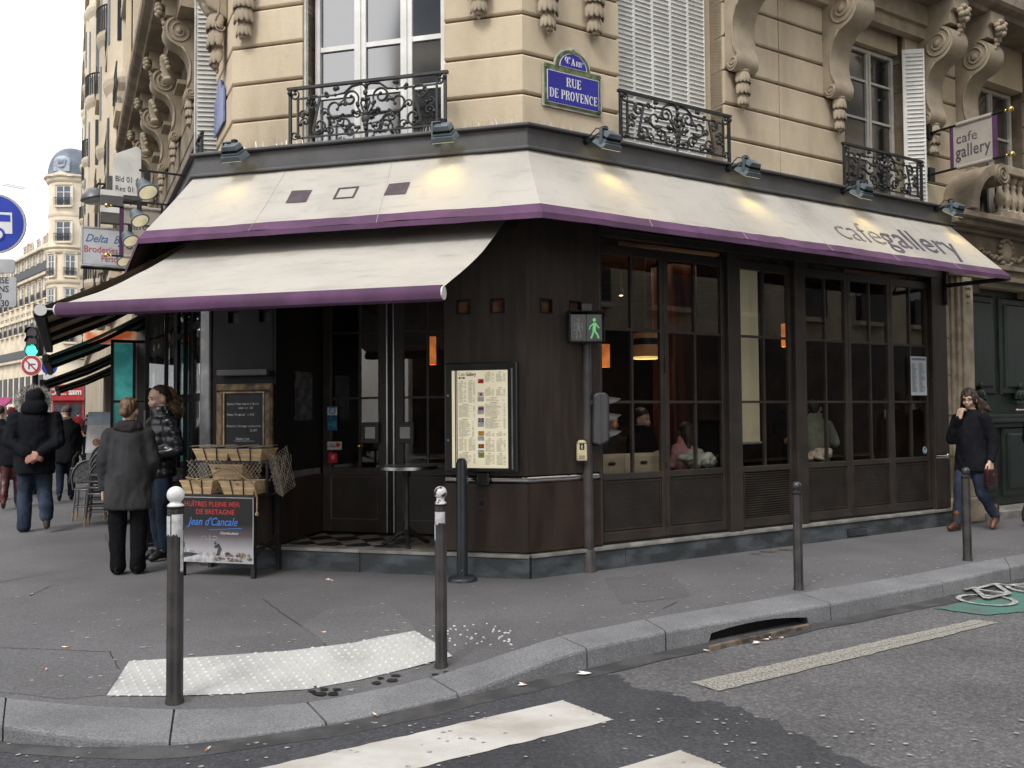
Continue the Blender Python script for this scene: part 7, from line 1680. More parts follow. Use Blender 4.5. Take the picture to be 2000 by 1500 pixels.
# --- smiling woman in the black quilted jacket
COAT_Q = [(.475, .105, .078, 0, 0), (.50, .110, .082, 0, 0), (.57, .108, .084, 0, 0), (.64, .106, .084, 0, 0), (.72, .112, .084, 0, 0), (.78, .108, .078, 0, .004), (.82, .085, .068, 0, .006), (.85, .058, .060, 0, .004), (.885, .052, .056, 0, .0)]
def quiltex(T, B, HM):
    fur_ball(T, B, [((.0, .085, .885), .034), ((.03, .075, .865), .030), ((-.03, .080, .87), .030), ((.02, .095, .85), .03), ((-.025, .095, .845), .028), ((.045, .055, .88), .024), ((0, .09, .915), .026)], fur_b, 'fur_collar', 1300, .03, .022, 9)
    m = MB(); m.box(-.006, .006, -.094, -.088, .49, .86); m.obj('zip', steel, T, B)
    m = MB(); m.prism([(-.010, -.009), (.010, -.009), (0, .011)], -.004, .0); m.obj('sleeve_patch', M('badge white', (.6, .6, .6), .5, .1), T, B @ TR(.128, .012, .715) @ RZ(rad(78)))
P = G(303, 1093)
lq = dict(hip=(.046, 0, .49), knee=(.044, -.008, .27), ank=(.040, .012, .05), toe=(.048, -.065, .020))
person('smiling woman with a ponytail in a shiny black quilted jacket', facing(P.x+.05, P.y, 0, -46), 1.86, COAT_Q, (((.104, .008, .785), (.140, .035, .635), (.085, -.075, .60)), ((-.104, .008, .785), (-.138, .02, .635), (-.07, -.08, .585))), (lq, mirror(lq)), jean2, (.052, .038, .030), shoe_k, (8, 12, 0),
       hair=[('hair', hair_dk, [((0, .016, .958), (.0465, .055, .050)), ((0, .040, .935), (.040, .036, .045))], .002), ('ponytail', hair_br, [((0, .070, .975), (.016, .018, .016)), ((0, .080, .968), (0, .100, .930), .018, .020), ((0, .100, .930), (0, .095, .885), .020, .010)], .004)], coat_mat=puff, fold=.003, quilt=.0075, qf=17, extra=quiltex, boots=True, sleeve_r=(.048, .046, .036))
# --- woman in glasses walking on the right, hand at her chin
COAT_R = [(.42, .112, .082, 0, .004), (.50, .112, .083, 0, 0), (.57, .102, .078, 0, 0), (.65, .096, .076, 0, 0), (.73, .102, .076, 0, 0), (.785, .094, .068, 0, .006), (.82, .070, .056, 0, .010), (.845, .050, .050, 0, .012), (.858, .044, .046, 0, .012)]
def glasses(T, B, HM):
    m = MB()
    for s in (-1, 1):
        q = MB().tube([V((s*.0185+.0125*math.cos(2*PI*k/14), -.0585, .9325+.0085*math.sin(2*PI*k/14))) for k in range(14)], .0013, 4, close=True); m.add(q.v, q.f, HM)
        q = MB().tube([(s*.031, -.058, .934), (s*.046, .0, .932)], .0012, 4); m.add(q.v, q.f, HM)
    q = MB().tube([(-.006, -.0595, .934), (.006, -.0595, .934)], .0012, 4); m.add(q.v, q.f, HM); m.obj('glasses', dark, T, B)
P = G(1900, 1036)
lf = dict(hip=(-.048, 0, .49), knee=(-.050, -.060, .275), ank=(-.046, -.115, .052), toe=(-.055, -.190, .026))
lb = dict(hip=(.048, 0, .49), knee=(.056, .02, .270), ank=(.056, .190, .085), toe=(.062, .140, .022))
person('woman in glasses and a navy coat walking with her hand at her chin', facing(P.x, P.y, 0, -58), 1.80, COAT_R, (((-.098, .004, .79), (-.118, -.04, .64), (-.022, -.098, .792)), ((.098, .004, .79), (.142, .03, .645), (.150, -.02, .50))), (lf, lb), jean, (.056, .042, .032), shoe_b, (16, 10, 0),
       hair=[('hair', hair_dk, [((0, .008, .962), (.050, .060, .049)), ((.034, .0, .94), (.018, .045, .045)), ((-.034, .0, .94), (.018, .045, .045)), ((0, .040, .92), (.050, .036, .06)), ((.046, .022, .935), (.064, .035, .82), .015, .020), ((-.045, .024, .935), (-.058, .035, .83), .014, .018), ((.035, .05, .91), (.105, .075, .835), .030, .016), ((-.01, .06, .90), (.03, .09, .80), .032, .020), ((.02, .05, .93), (.085, .07, .88), .026, .014)], .006)],
       hands=(((-.022, -.100, .795), (.12, .22, .95), -1, (-.3, -.8, .1), 1.0, 1.1), ((.150, -.022, .498), (.1, -.2, -.95), 1, (.9, 0, 0), .8, 1.1)), coat_mat=navy, extra=glasses, fold=.007, boots=True, sleeve_r=(.042, .038, .030))
# her small bag hangs from her left hand
b = WM[[o for o in C0.objects if o.name.startswith('person')][-1].name]
hp = b @ V((.152, -.03, .455)); T = thing('handbag', 'small burgundy handbag held by the woman in glasses', 'bag', LOCM(hp.x, hp.y, hp.z, rad(-58)))
m = MB(); m.box(-.035, .035, -.11, .11, -.24, -.02); m.obj('pouch', M('burgundy leather', (.045, .015, .018), .3, .2, 6), T, bevel=.02); m = MB(); m.box(-.04, -.035, -.02, .02, -.11, -.07); m.box(.035, .04, -.02, .02, -.11, -.07); m.obj('clasp', brass, T); m = MB(); m.tube([(0, -.08, -.03), (0, -.04, .03), (0, .04, .03), (0, .08, -.03)], .008, 6); m.obj('strap', shoe_k, T)
# --- the crowd further up the side street
def stroller(px, py, H, label, deg, coat=navy, tr=blackt, cap=None, hairm=hair_dk, shoe=shoe_k, boots=False, walk=1, extra=None, **k):
    P = G(px, py); l1 = dict(hip=(-.048, 0, .49), knee=(-.052, -.030*walk, .275), ank=(-.052, -.03*walk, .045), toe=(-.056, -.11, .018)); l2 = dict(hip=(.048, 0, .49), knee=(.052, .02*walk, .28), ank=(.050, .11*walk, .045+.03*walk), toe=(.054, .04+.05*walk, .018))
    hairs = [('hair', hairm, [((0, .014, .955), (.049, .058, .052))], .003)]
    if cap: hairs = [('cap', cap, [((0, .008, .965), (.053, .062, .046)), ((0, .008, .945), (.052, .060, .02))], .002)]
    return person(label, facing(P.x, P.y, 0, deg), H, COAT_L if k.pop('long', 0) else COAT_R, (((.102, .004, .79), (.138, .02, .64), (.135, -.03, .50)), ((-.102, .004, .79), (-.138, -.01, .64), (-.135, .02, .50))), (l1, l2), tr, (.056, .044, .034), shoe, (0, 5, 0), hair=hairs, fine=False, coat_mat=coat, face=abs(deg) < 90, extra=extra, boots=boots, **k)
def scarfring(mm):
    def f(T, B, HM): m = MB(); m.ell((0, .01, .865), (.062, .060, .028)); remesh(m, 'scarf', mm, T, B, voxel=.012, it=2, fold=.004, ffreq=20)
    return f
stroller(128, 977, 1.72, 'person in a grey tweed cap and black coat walking away beside the parka man', 204, navy, jean2, beanie_g, long=1, extra=scarfring(fur_b))
stroller(22, 992, 1.68, 'woman in a burgundy beanie and tall burgundy boots at the left edge', 200, navy, burg, beanie_r, shoe=burg, boots=True)
stroller(-2, 975, 1.74, 'dark coated pedestrian cut off by the left edge of the picture', 202, cloth('black grey coat', (.016, .017, .019)), blackt)
stroller(52, 965, 1.62, 'pedestrian in a grey coat half hidden behind the parka man', 206, coalgrey, blackt)
def backpack(T, B, HM):
    m = MB(); m.box(-.065, .065, .055, .115, .66, .80); m.obj('backpack', M('dusty pink pack', (.22, .11, .14), .7, .1, 8), T, B, bevel=.02)
    m = MB(); m.ell((0, .03, .865), (.08, .05, .028)); m.obj('hood_fur', fur_b, T, B, smooth=True)
stroller(170, 872, 1.60, 'person with a dusty pink backpack further along the pavement', 208, cloth('dark grey jacket', (.03, .03, .034)), blackt, extra=backpack)
stroller(206, 868, 1.66, 'long haired person in a dark green coat standing by the terrace', 30, cloth('dark green coat', (.02, .026, .018)), blackt, hairm=hair_bk)
stroller(152, 862, 1.75, 'person in a red jacket far along the pavement', 203, cloth('red jacket', (.32, .03, .03)), blackt)
stroller(186, 880, 1.72, 'brown haired person in a blue grey jacket beside the pink backpack', 198, cloth('blue grey jacket', (.06, .07, .085)), jean2, hairm=hair_br)
stroller(112, 885, 1.74, 'dark haired man in a black jacket farther behind the tweed cap', 206, navy, jean2)
stroller(2042, 1030, 1.80, 'dark clad pedestrian just entering at the right edge', 100, navy, jean2)
# the black handbag carried by the person in the tweed cap
P = AT(153, 915, 12.8); T = thing('handbag', 'black leather tote bag hanging beside the stacked chairs', 'bag', LOCM(P.x, P.y, P.z, rad(10)))
m = MB(); m.prism([(-.13, -.22), (.13, -.22), (.10, .02), (-.10, .02)], -.06, .06); m.obj('pouch', shoe_k, T, bevel=.02)
for y in (-.03, .03): m = MB(); m.tube([(-.08, y, 0), (-.06, y, .16), (0, y, .26), (.06, y, .16), (.08, y, 0)], .010, 6); m.obj('strap', shoe_k, T)
# --- people inside the cafe
def sitter(px, py, p, deg, H, label, coat, hair, **k):
    t_, z = HIT('R', px, py, p); Mx = FM('R', t_, p, 0); o = Mx.translation; zz = z - .915*H
    l = dict(hip=(.05, 0, .49), knee=(.06, -.22, .48), ank=(.06, -.22, .28), toe=(.06, -.30, .26))
    return person(label, LOCM(o.x, o.y, zz, math.atan2(DR.y, DR.x)+rad(deg)), H, COAT_Q, k.pop('arms', (((.102, .0, .79), (.145, -.02, .65), (.06, -.17, .64)), ((-.102, .0, .79), (-.145, -.02, .65), (-.05, -.15, .70)))), (l, mirror(l)), blackt, hair=hair, coat_mat=coat, sleeve_r=(.040, .034, .027), sit=True, **k)
sitter(1253, 822, -1.35, 12, 1.75, 'laughing dark haired man in black seated behind the left window', cloth('black pullover', (.012, .012, .013)), [('hair', hair_bk, [((0, .012, .967), (.0475, .058, .044)), ((0, .03, .945), (.048, .05, .045))], .004)], head=(8, 8, -8), hands=(((.06, -.17, .64), (-.7, -.5, .2), 1, (0, 0, 1), .5, 1.1), ((-.05, -.15, .70), (.8, -.4, .1), -1, (0, 0, 1), .5, 1.1)))
sitter(1338, 846, -.62, 185, 1.36, 'child with long brown hair in a pink jacket behind the second window', cloth('pink jacket', (.72, .36, .38)), [('hair', hair_dk, [((0, .014, .955), (.056, .064, .058)), ((0, .03, .91), (.066, .055, .08)), ((.02, .05, .89), (.03, .055, .80), .036, .03), ((-.03, .05, .89), (-.03, .055, .81), .034, .03)], .004)], face=False)
sitter(1592, 800, -.72, 110, 1.62, 'woman in a pale green pullover seated behind the fourth window', cloth('pale green pullover', (.34, .38, .30)), [('hair', hair_bk, [((0, .016, .955), (.050, .058, .052)), ((0, .045, .93), (.044, .036, .05))], .004)], head=(10, 5, 0))
sitter(1195, 830, -2.0, -10, 1.78, 'dim figure in grey seated deep behind the signal pole', coalgrey, [('hair', hair_bk, [((0, .014, .955), (.049, .058, .05))], .003)], fine=False)
P = W('R', 5.55, -1.6, .2)
person('waiter in black standing behind the right windows', LOCM(P.x, P.y, .1, rad(-30)), 1.78, COAT_R, (((.102, .0, .79), (.14, .0, .64), (.06, -.12, .58)), ((-.102, .0, .79), (-.14, .0, .64), (-.06, -.10, .56))), coat_mat=cloth('waiter black', (.010, .010, .010)), hair=[('hair', hair_bk, [((0, .014, .955), (.049, .058, .052))], .003)], hands=(((-.06, -.10, .56), (.6, -.5, .1), -1, (0, -1, 0), .7, 1.1),), fine=False)
# coats left over the chairs
def heap(px, py, p, rx, rz_, label, mm, name='coat', seed=0):
    t_, z = HIT('R', px, py, p); T = thing(name, label, 'coat', FM('R', t_, p, z)); m = MB()
    rg = random.Random(seed)
    for k in range(10): m.ell((0, 0, 0), (rx*rg.uniform(.3, .5), .06, rz_*rg.uniform(.3, .7)), TR(rg.uniform(-rx*.75, rx*.75), rg.uniform(-.05, .08), rg.uniform(-rz_*.6, rz_*.3)) @ RY(rg.uniform(-.6, .6)), 12, 8)
    remesh(m, 'folds', mm, T, voxel=.013, it=2, fold=.025, ffreq=14, seed=seed); return T
heap(1364, 898, -.30, .33, .12, 'pale sage coat with dark lining thrown over the chair by the child', cloth('sage coat', (.42, .44, .36)), seed=3)
heap(1604, 888, -.34, .17, .10, 'cream fluffy jacket over the chair behind the fourth window', M('cream fleece', (.60, .56, .45), .95, .1, 20, .5, 90), seed=5)
# ================================================================== SIDE STREET SHOP FRONT, TERRACE, FAR BUILDINGS
teal = M('turquoise pane', (.06, .38, .36), .2, .15, 3, emit=.10)
def side_leaf(s0, s1, m_frame=brown_f):
    base = FM('L', -s1, .02); wd = s1-s0; mb = MB(); f = .06
    mb.box(0, f, 0, .06, .1, 3.2); mb.box(wd-f, wd, 0, .06, .1, 3.2)
    for z in (.1, .8, 1.7, 2.5, 3.1): mb.box(f, wd-f, 0, .05, z, z+.08)
    lf = mb.obj('terrace_window', dark, bld, base); m = MB(); m.box(f, wd-f, .02, .05, .18, .8); m.obj('panel', dark, lf, base)
    for a, b in ((.88, 1.7), (1.78, 2.5), (2.58, 3.1)): m = MB(); m.box(f, wd-f, .02, .026, a, b); m.obj('pane', sglass, lf, base)
for i in range(9): side_leaf(.10+i*.78, .86+i*.78)
mb = MB(); mb.box(-10, -7.2, .0, .3, 0, 3.6); mb.box(-7.2, -.05, -.02, .3, 3.22, 4.0); mb.box(-7.2, -.05, .0, .3, -.02, .09); mb.obj('side_front', dark, bld, FM('L'))
mb = MB(); mb.box(-7.2, -.2, 2.0, 2.1, 0, 3.5); mb.obj('interior_back', inw, bld, FM('L'))
def windscreen(s, p0, p1, z1, label, pane=None, bars=3):
    T = thing('windscreen', label, 'glass screen', FM('L', -s, p0, 0) @ RZ(PI/2) @ RZ(PI))   # local x runs out from the wall
    wd = p1-p0; m = MB()
    for x in [wd*k/(bars-1) for k in range(bars)]: m.box(x-.022, x+.022, -.02, .02, 0, z1)
    m.box(.022, wd-.022, -.018, .018, z1-.05, z1)
    for z in (.05, .75, 1.75): 
        for k in range(bars-1): m.box(wd*k/(bars-1)+.022, wd*(k+1)/(bars-1)-.022, -.015, .015, z, z+.035)
    f_ = m.obj('frame', dark, T)
    for k in range(bars-1):
        a, b = wd*k/(bars-1)+.023, wd*(k+1)/(bars-1)-.023
        for z0, z in ((.79, 1.745), (1.79, z1-.055)):
            q = MB(); q.box(a, b, -.004, .004, z0, z); q.obj('pane', sglass if not pane else pane[k], T)
    m = MB(); m.box(.022, wd-.022, -.01, .01, .09, .745); m.obj('lower_panel', dark, T)
    return T
windscreen(1.25, .05, .46, 2.9, 'first dark framed glass screen beside the quilted jacket', None, 3)
windscreen(2.6, .02, .32, 2.9, 'narrow dark framed glass screen behind the first one', None, 3)
windscreen(5.6, .0, .64, 2.75, 'glass screen with a turquoise pane closing the terrace', [sglass, teal], 3)
T = thing('hanging_heater', 'dark terrace heater under the brown awning', 'heater', FM('L', -1.6, .5, 2.75)); m = MB(); m.box(-.3, .3, -.06, .06, 0, .09); m.obj('body', dark, T, bevel=.015); m = MB(); m.tube([(0, 0, .09), (0, 0, .3)], .015); m.obj('rod', dark, T)
T = thing('terrace_sign', 'small colourful lit sign under the brown awning', 'sign', FM('L', -6.2, .75, 2.72) @ RZ(-PI/2)); m = MB(); m.box(-.5, .3, -.02, .02, 0, .22); m.obj('board', M('lit sign face', (.62, .62, .45), .4, .25, 3, col2=(.55, .12, .04), emit=.25), T)
# stacked wicker chairs
wick = M('grey woven seat', (.17, .17, .175), .7, .25, 40, .4, 120); rat = M('rattan cane', (.34, .22, .10), .5, .15, 12); gmet = M('grey chair tube', (.12, .12, .125), .4, .1)
def bistro_chair(M_, label, backs=True, legs=True):
    T = thing('wicker_chair', label, 'chair', M_, 'stacked terrace chairs')
    m = MB(); m.rings([[(.21*math.cos(2*PI*k/18), .20*math.sin(2*PI*k/18), z) for k in range(18)] for z in (.44, .465)]); m.obj('seat', wick, T, bevel=.006)
    m = MB(); m.tube([V((.215*math.cos(2*PI*k/18), .205*math.sin(2*PI*k/18), .452)) for k in range(18)], .014, 6, close=True); m.obj('seat_rim', gmet, T, smooth=True)
    m = MB(); n = 16; m.tube([(-.21, .16, .46)] + [(.225*math.cos(PI-PI*k/n)*1.02, .19+.05*math.sin(PI*k/n), .62+.27*math.sin(PI*k/n)) for k in range(n+1)] + [(.21, .16, .46)], .014, 6); m.obj('back_hoop', gmet, T, smooth=True)
    m = MB(); R = []
    for k in range(n+1):
        a = PI-PI*k/n; R.append([V((.215*math.cos(a), .19+.05*math.sin(a), .62+.26*math.sin(a))), V((.20*math.cos(a), .18, .56))])
    m.add([q for r in R for q in r], [(2*k, 2*k+2, 2*k+3, 2*k+1) for k in range(n)]); m.obj('backrest', wick, T)
    for x, y in ((-.17, -.14), (.17, -.14), (-.18, .15), (.18, .15)):
        m = MB(); m.tube([(x, y, .44), (x*1.15, y*1.2, .12)], .014, 6); l_ = m.obj('leg', gmet, T); m = MB(); m.tube([(x*1.15, y*1.2, .12), (x*1.2, y*1.25, 0)], .015, 6); m.obj('leg_tip', rat, l_, WM[T.name])
    m = MB(); m.tube([(-.19, -.16, .2), (-.2, .18, .2), (.2, .18, .2), (.19, -.16, .2)], .009, 5, close=True); m.obj('stretcher', gmet, T)
    return T
bx_ = G(198, 1028)
ch = bistro_chair(LOCM(bx_.x-.05, bx_.y+.15, 0, rad(15)), 'lowest of the stacked grey wicker chairs')
for k, lb in enumerate(('second chair up in the wicker stack', 'third chair up in the wicker stack', 'topmost of the stacked grey wicker chairs')):
    dup(ch, LOCM(bx_.x-.05-.005*k, bx_.y+.15+.03*(k+1), .085*(k+1), rad(15+2*k)), lb)
q = W('L', -5.0, .95, 0); dup(ch, LOCM(q.x, q.y, 0, rad(-160)), 'single wicker chair facing the stack further along the terrace'); q = W('L', -5.9, .8, 0); dup(ch, LOCM(q.x, q.y, 0, rad(20)), 'wicker chair half hidden at the back of the terrace')
q = G(312, 1078); dup(ch, LOCM(q.x-.2, q.y+.9, 0, rad(200)), 'rattan tipped chair behind the two women')
q = W('L', -4.2, .55, 0); T = thing('round_table', 'small round terrace table with a dark iron foot', 'table', LOCM(q.x, q.y, 0)); m = MB(); m.lathe([(.3, .70), (.3, .72), (.01, .72)], None, 24); m.obj('tabletop', rat, T); m = MB(); m.tube([(0, 0, .02), (0, 0, .7)], .025, 8); m.lathe([(.22, 0), (.2, .02), (.03, .05)], None, 16); m.obj('foot', iron, T)
P = AT(192, 848, 21); T = thing('menu_board', 'pale blue A frame menu board with a dessert picture', 'sign', LOCM(P.x, P.y, P.z-.45, rad(8)))
m = MB(); m.prism([(-.30, 0), (.30, 0), (.30, 1.0), (-.30, 1.0)], 0, .03, TR(0, 0, 0) @ RX(rad(-10))); m.obj('board', M('pale blue board', (.50, .62, .74), .5, .08, 4), T)
m = MB(); m.box(-.27, .27, -.008, -.002, .05, .68, RX(rad(-10))); m.obj('white_panel', M('board paper', (.70, .68, .70), .5, .06, 5), T); m = MB(); m.ell((-.05, -.014, .25), (.10, .008, .09), RX(rad(-10))); m.obj('dessert_picture', M('dessert print', (.45, .20, .10), .5, .4, 30), T); m = MB(); m.prism([(-.30, 0), (.30, 0), (.30, 1.0), (-.30, 1.0)], .02, .04, TR(0, .36, 0) @ RX(rad(8))); m.obj('back_board', grey_s, T)
P = AT(165, 852, 21.5); T = thing('wooden_table', 'small wooden cafe table beside the pale blue board', 'table', LOCM(P.x, P.y, 0)); zt = P.z; m = MB(); m.box(-.35, .35, -.3, .3, zt, zt+.04); m.obj('tabletop', M('honey wood', (.42, .26, .10), .5, .1, 5), T); m = MB(); m.tube([(0, 0, 0), (0, 0, zt)], .04); m.obj('leg', dark, T)
# ------------------------------------------------ projecting signs on the side street
banner('L', -4.6, -.16, .60, 3.92, 4.66, 'beige hanging banner reading cafe gallery behind the arm spotlights')
B = FM('L', -10.0, .10, 0) @ RZ(-PI/2); T = thing('shop_sign', 'pale sign for an embroidery shop with blue script and red letters', 'sign', B)
m = MB(); m.box(.0, .92, -.04, .04, 4.62, 5.36); m.obj('board', M('pale sign board', (.55, .57, .60), .4, .04, 3), T, bevel=.01); m = MB()
for u in ((-.02, .94, -.05, .05, 4.59, 4.62), (-.02, .94, -.05, .05, 5.36, 5.39), (-.02, 0, -.05, .05, 4.62, 5.36), (.92, .94, -.05, .05, 4.62, 5.36)): m.box(*u)
m.obj('sign_frame', steel, T)
def sgn(s, x, z, sz, mm, **k): me = text_mesh(s, sz, mm, depth=.001, **k); inst('lettering', me, WM[T.name] @ TR(x, .0425, z) @ RZ(PI), T)
sgn('Delta  Broderie', .88, 5.08, .23, M('script blue', (.03, .13, .36), .4, .1), align='LEFT', shear=.4, sx=.82); red_s = M('sign letter red', (.50, .03, .06), .4, .1)
sgn('Broderies', .90, 4.87, .19, red_s, align='LEFT', sx=.85); sgn('Personnalisées', .58, 4.69, .19, red_s, align='LEFT', sx=.70)
m = MB(); m.box(.06, .32, .042, .045, 4.90, 4.905); m.obj('underline', M('sign grey ink', (.3, .32, .35), .4, .1), T)
m = MB(); m.tube([(-.3, 0, 4.55), (.95, 0, 4.55)], .03, 6); m.obj('bracket', dark, T)
B = FM('L', -8.2, .06, 0) @ RZ(-PI/2); T = thing('light_box_sign', 'white light box sign with phone numbers and a dark underside', 'sign', B)
m = MB(); m.box(.0, .60, -.10, .30, 5.55, 5.95); m.obj('box', M('grey sign case', (.09, .085, .08), .5, .1, 4), T); m = MB(); m.box(.02, .50, .301, .31, 5.62, 6.35); m.prism([(.02, 6.35), (.5, 6.35), (.1, 6.55), (.02, 6.5)], .301, .31); m.obj('face', white_p, T)
sgn('Bld 01 4', .46, 5.86, .15, blk_t, align='LEFT', sx=.8); inst('lettering', text_mesh('Res 01 4', .15, blk_t, align='LEFT', sx=.8, depth=.001), WM[T.name] @ TR(.46, .3125, 5.68) @ RZ(PI), T)
for o in list(T.children):
    if o.name.startswith('lettering'): o.matrix_basis = Matrix.Translation((0, .27, 0)) @ o.matrix_basis if o.matrix_basis.translation.y < .2 else o.matrix_basis
B = FM('L', -7.2, .12, 0) @ RZ(-PI/2); T = thing('light_box_sign', 'stack of black and white sign boxes left of the beige banner', 'sign', B)
for k, (z0, z1, mm) in enumerate(((4.92, 5.10, MATS['grey sign case']), (5.105, 5.22, white_p), (5.225, 5.40, MATS['grey sign case']), (5.405, 5.50, white_p))): m = MB(); m.box(.30, .66, -.08, .08, z0, z1); m.obj('box', mm, T)
m = MB(); m.box(-.1, .30, -.02, .02, 4.98, 5.02); m.box(-.1, .30, -.02, .02, 5.3, 5.34); m.parts('bracket', dark, T)
P = AT(186, 388, 16.5); T = thing('street_lamp', 'grey bowl street lamp on a bracket from the facade', 'street lamp', LOCM(P.x, P.y, P.z, rad(-62)))
m = MB(); m.lathe([(.02, .20), (.10, .19), (.24, .08), (.27, 0), (.26, -.02)], RX(rad(14)), 22); m.obj('lamp_shade', M('lamp shade grey', (.10, .10, .11), .35, .1), T, smooth=True); m = MB(); m.ell((0, 0, -.01), (.23, .23, .10), RX(rad(14)), 18, 10); m.obj('glass_bowl', M('lamp glass', (.42, .42, .43), .2, .1), T, smooth=True)
m = MB(); m.tube([(0, 0, .18), (.0, .05, .30), (.02, .25, .30), (.03, .7, .16), (.03, 1.3, .02)], .022, 6); m.obj('arm', dark, T, smooth=True)
# ------------------------------------------------ neighbouring facades on the same side
far_st = M('far limestone', (.62, .535, .405), .9, .08, .6, .1, 8); far_st2 = M('far pale limestone', (.66, .58, .445), .9, .07, .5); zinc = M('zinc roof', (.11, .13, .165), .5, .15, .6); fwin = M('far window glass', (.06, .07, .085), .08, .3, .4, spec=.8); fwhite = M('far white frame', (.55, .55, .53), .6, .05, 4); firon = M('far balcony iron', (.035, .038, .042), .6, .2, 4)
def far_windows(b, base, xs, zs, wd, ht, arched=False, y=0.0, rail=True):
    m0 = MB(); m0.box(-wd/2, -wd/2+.12, -.05, .10, 0, ht); m0.box(wd/2-.12, wd/2, -.05, .10, 0, ht); m0.box(-wd/2+.12, wd/2-.12, -.05, .10, ht-.12, ht); m0.box(-wd/2+.12, wd/2-.12, -.05, .1, 0, .1); m0.box(-.06, .06, -.04, .1, .1, ht-.12); m0.box(-wd/2+.12, wd/2-.12, -.03, .1, ht*.66, ht*.66+.07); fm = m0.mesh('window', fwhite)
    m1 = MB(); m1.box(-wd/2+.1, wd/2-.1, .0, .02, .05, ht-.05); pm = m1.mesh('pane', fwin)
    m2 = MB(); m2.box(-wd/2-.15, wd/2+.15, -.3, -.0, -.18, 0); m2.box(-wd/2-.15, wd/2+.15, -.16, .0, ht+.05, ht+.25); m2.box(-wd/2-.2, -wd/2-.02, -.10, .0, 0, ht+.05); m2.box(wd/2+.02, wd/2+.2, -.10, .0, 0, ht+.05); sm_ = m2.mesh('sill', far_st)
    m3 = MB(); m3.box(-wd/2-.12, wd/2+.12, -.30, -.27, .86, .94); 
    for k in range(12): x = -wd/2-.1+(wd+.2)*k/11; m3.box(x-.018, x+.018, -.295, -.275, 0, .86)
    for k in range(4): x = -wd/2+(wd)*(k+.5)/4; m3.tube([V((q.x, -.285, q.z)) for q in spiral(x, .45, .05, .2, 0, 9, 12)], .03, 4)
    rm = m3.mesh('railing', firon)
    for z in zs:
        for x in xs:
            w_ = base @ TR(x, y-.03, z); o = inst('window', fm, w_, b); inst('pane', pm, w_, o); inst('sill', sm_, w_, o)
            if rail: inst('railing', rm, w_, o)
def neighbour(s0, s1, p, h, label, mm, bays, floors, roof=True):
    b = thing('apartment_building', label, 'building', FM('L', -s1, 0, 0), 'buildings along the side street'); base = WM[b.name]; wd = s1-s0
    m = MB(); m.box(0, wd, -p, 6, 0, h); m.obj('wall', mm, b)
    m = MB()
    for z, q in [(h, .5), (h-.35, .3)] + [(f, .18) for f in floors]: m.box(-.02, wd+.02, -p-q, -p+.01, z-.2, z+.1)
    m.parts('cornice', mm, b, bevel=.04)
    if roof: m = MB(); m.prism([(-p+.3, h+.1), (-p+1.5, h+3.2), (6, h+3.4), (6, h+.1)], 0, wd, axis='x'); r_ = m.obj('roof', zinc, b)
    for (c, r, z0, z1) in bays:
        m = MB(); n = 9
        def arc(rr, z): return [(c+rr*1.25*math.cos(PI+PI*k/n), -p+.02+rr*.85*math.sin(PI+PI*k/n), z) for k in range(n+1)]
        m.rings([arc(r*.35, z0-1.0), arc(r*.8, z0-.35), arc(r, z0)] + [arc(r, z1)]); o = m.obj('bow_window', mm, b)
        m = MB(); z = z0
        while z <= z1+.1: m.rings([arc(r*1.0, z-.28), arc(r*1.14, z-.12), arc(r*1.2, z), arc(r*1.2, z+.12), arc(r*1.0, z+.14)]); z += (z1-z0)/max(1, round((z1-z0)/3.3))
        m.parts('bow_cornice', mm, o, base)
        m = MB(); z = z0
        while z < z1-.5:
            for k in (1, 3, 5, 7):
                a, a2 = PI+PI*(k+.22)/n, PI+PI*(k+.78)/n; m.quad(*[(c+r*1.265*math.cos(q)*1.0, -p+.02+r*.868*math.sin(q), zz) for q, zz in ((a, z+.9), (a2, z+.9), (a2, z+2.5), (a, z+2.5))])
            z += (z1-z0)/max(1, round((z1-z0)/3.3))
        m.parts('bow_pane', fwin, o, base)
        m = MB(); z = z0
        while z < z1-.5:
            rr = r*1.17
            for k in range(22):
                a = PI+PI*k/21; x, y = c+rr*1.25*math.cos(a), -p+.02+rr*.85*math.sin(a); m.box(x-.02, x+.02, y-.02, y+.02, z+.12, z+.85)
            m.tube([(c+rr*1.25*math.cos(PI+PI*k/14), -p+.02+rr*.85*math.sin(PI+PI*k/14), z+.87) for k in range(15)], .03, 4); z += 2*(z1-z0)/max(1, round((z1-z0)/3.3))
        tag(m.obj('bow_railing', firon, o, base), kind='stuff')
    xs = [x for x in [wd*(k+.5)/max(2, round(wd/2.6)) for k in range(max(2, round(wd/2.6)))] if all(abs(x-c) > r*1.5 for c, r, _, _ in bays)]
    far_windows(b, base @ TR(0, -p, 0), xs, [f+.5 for f in floors], 1.3, 2.3)
    return b
nb1 = neighbour(10.6, 21, .05, 19.5, 'first cream neighbour facade beyond the carved consoles', far_st, [(8.2, .55, 6.0, 16.0), (2.4, .55, 6.0, 16.0)], (4.6, 7.9, 11.2, 14.5))
nb2 = neighbour(21.2, 36, .18, 22.5, 'second cream neighbour with stacked rounded bow windows', far_st2, [(11.5, .62, 6.2, 19.2), (3.4, .62, 6.2, 19.2)], (4.8, 8.2, 11.6, 15.0, 18.4))
nb3 = neighbour(36.2, 60, .10, 24, 'farthest cream neighbour with bow windows near the dome', far_st, [(18, .6, 7.0, 21), (8, .6, 7.0, 21)], (5.2, 8.9, 12.6, 16.3, 20))
for b_, s0 in ((nb1, 10.6), (nb2, 21.2), (nb3, 36.2)):
    m = MB(); 
    for k in range(3): m.box(1+k*3, 1.9+k*3, 1.5, 2.2, 19 if b_ is nb1 else 23, 22.6 if b_ is nb1 else 27.5)
    m.obj('chimney', M('chimney brick', (.24, .12, .08), .9, .2, 3), b_)
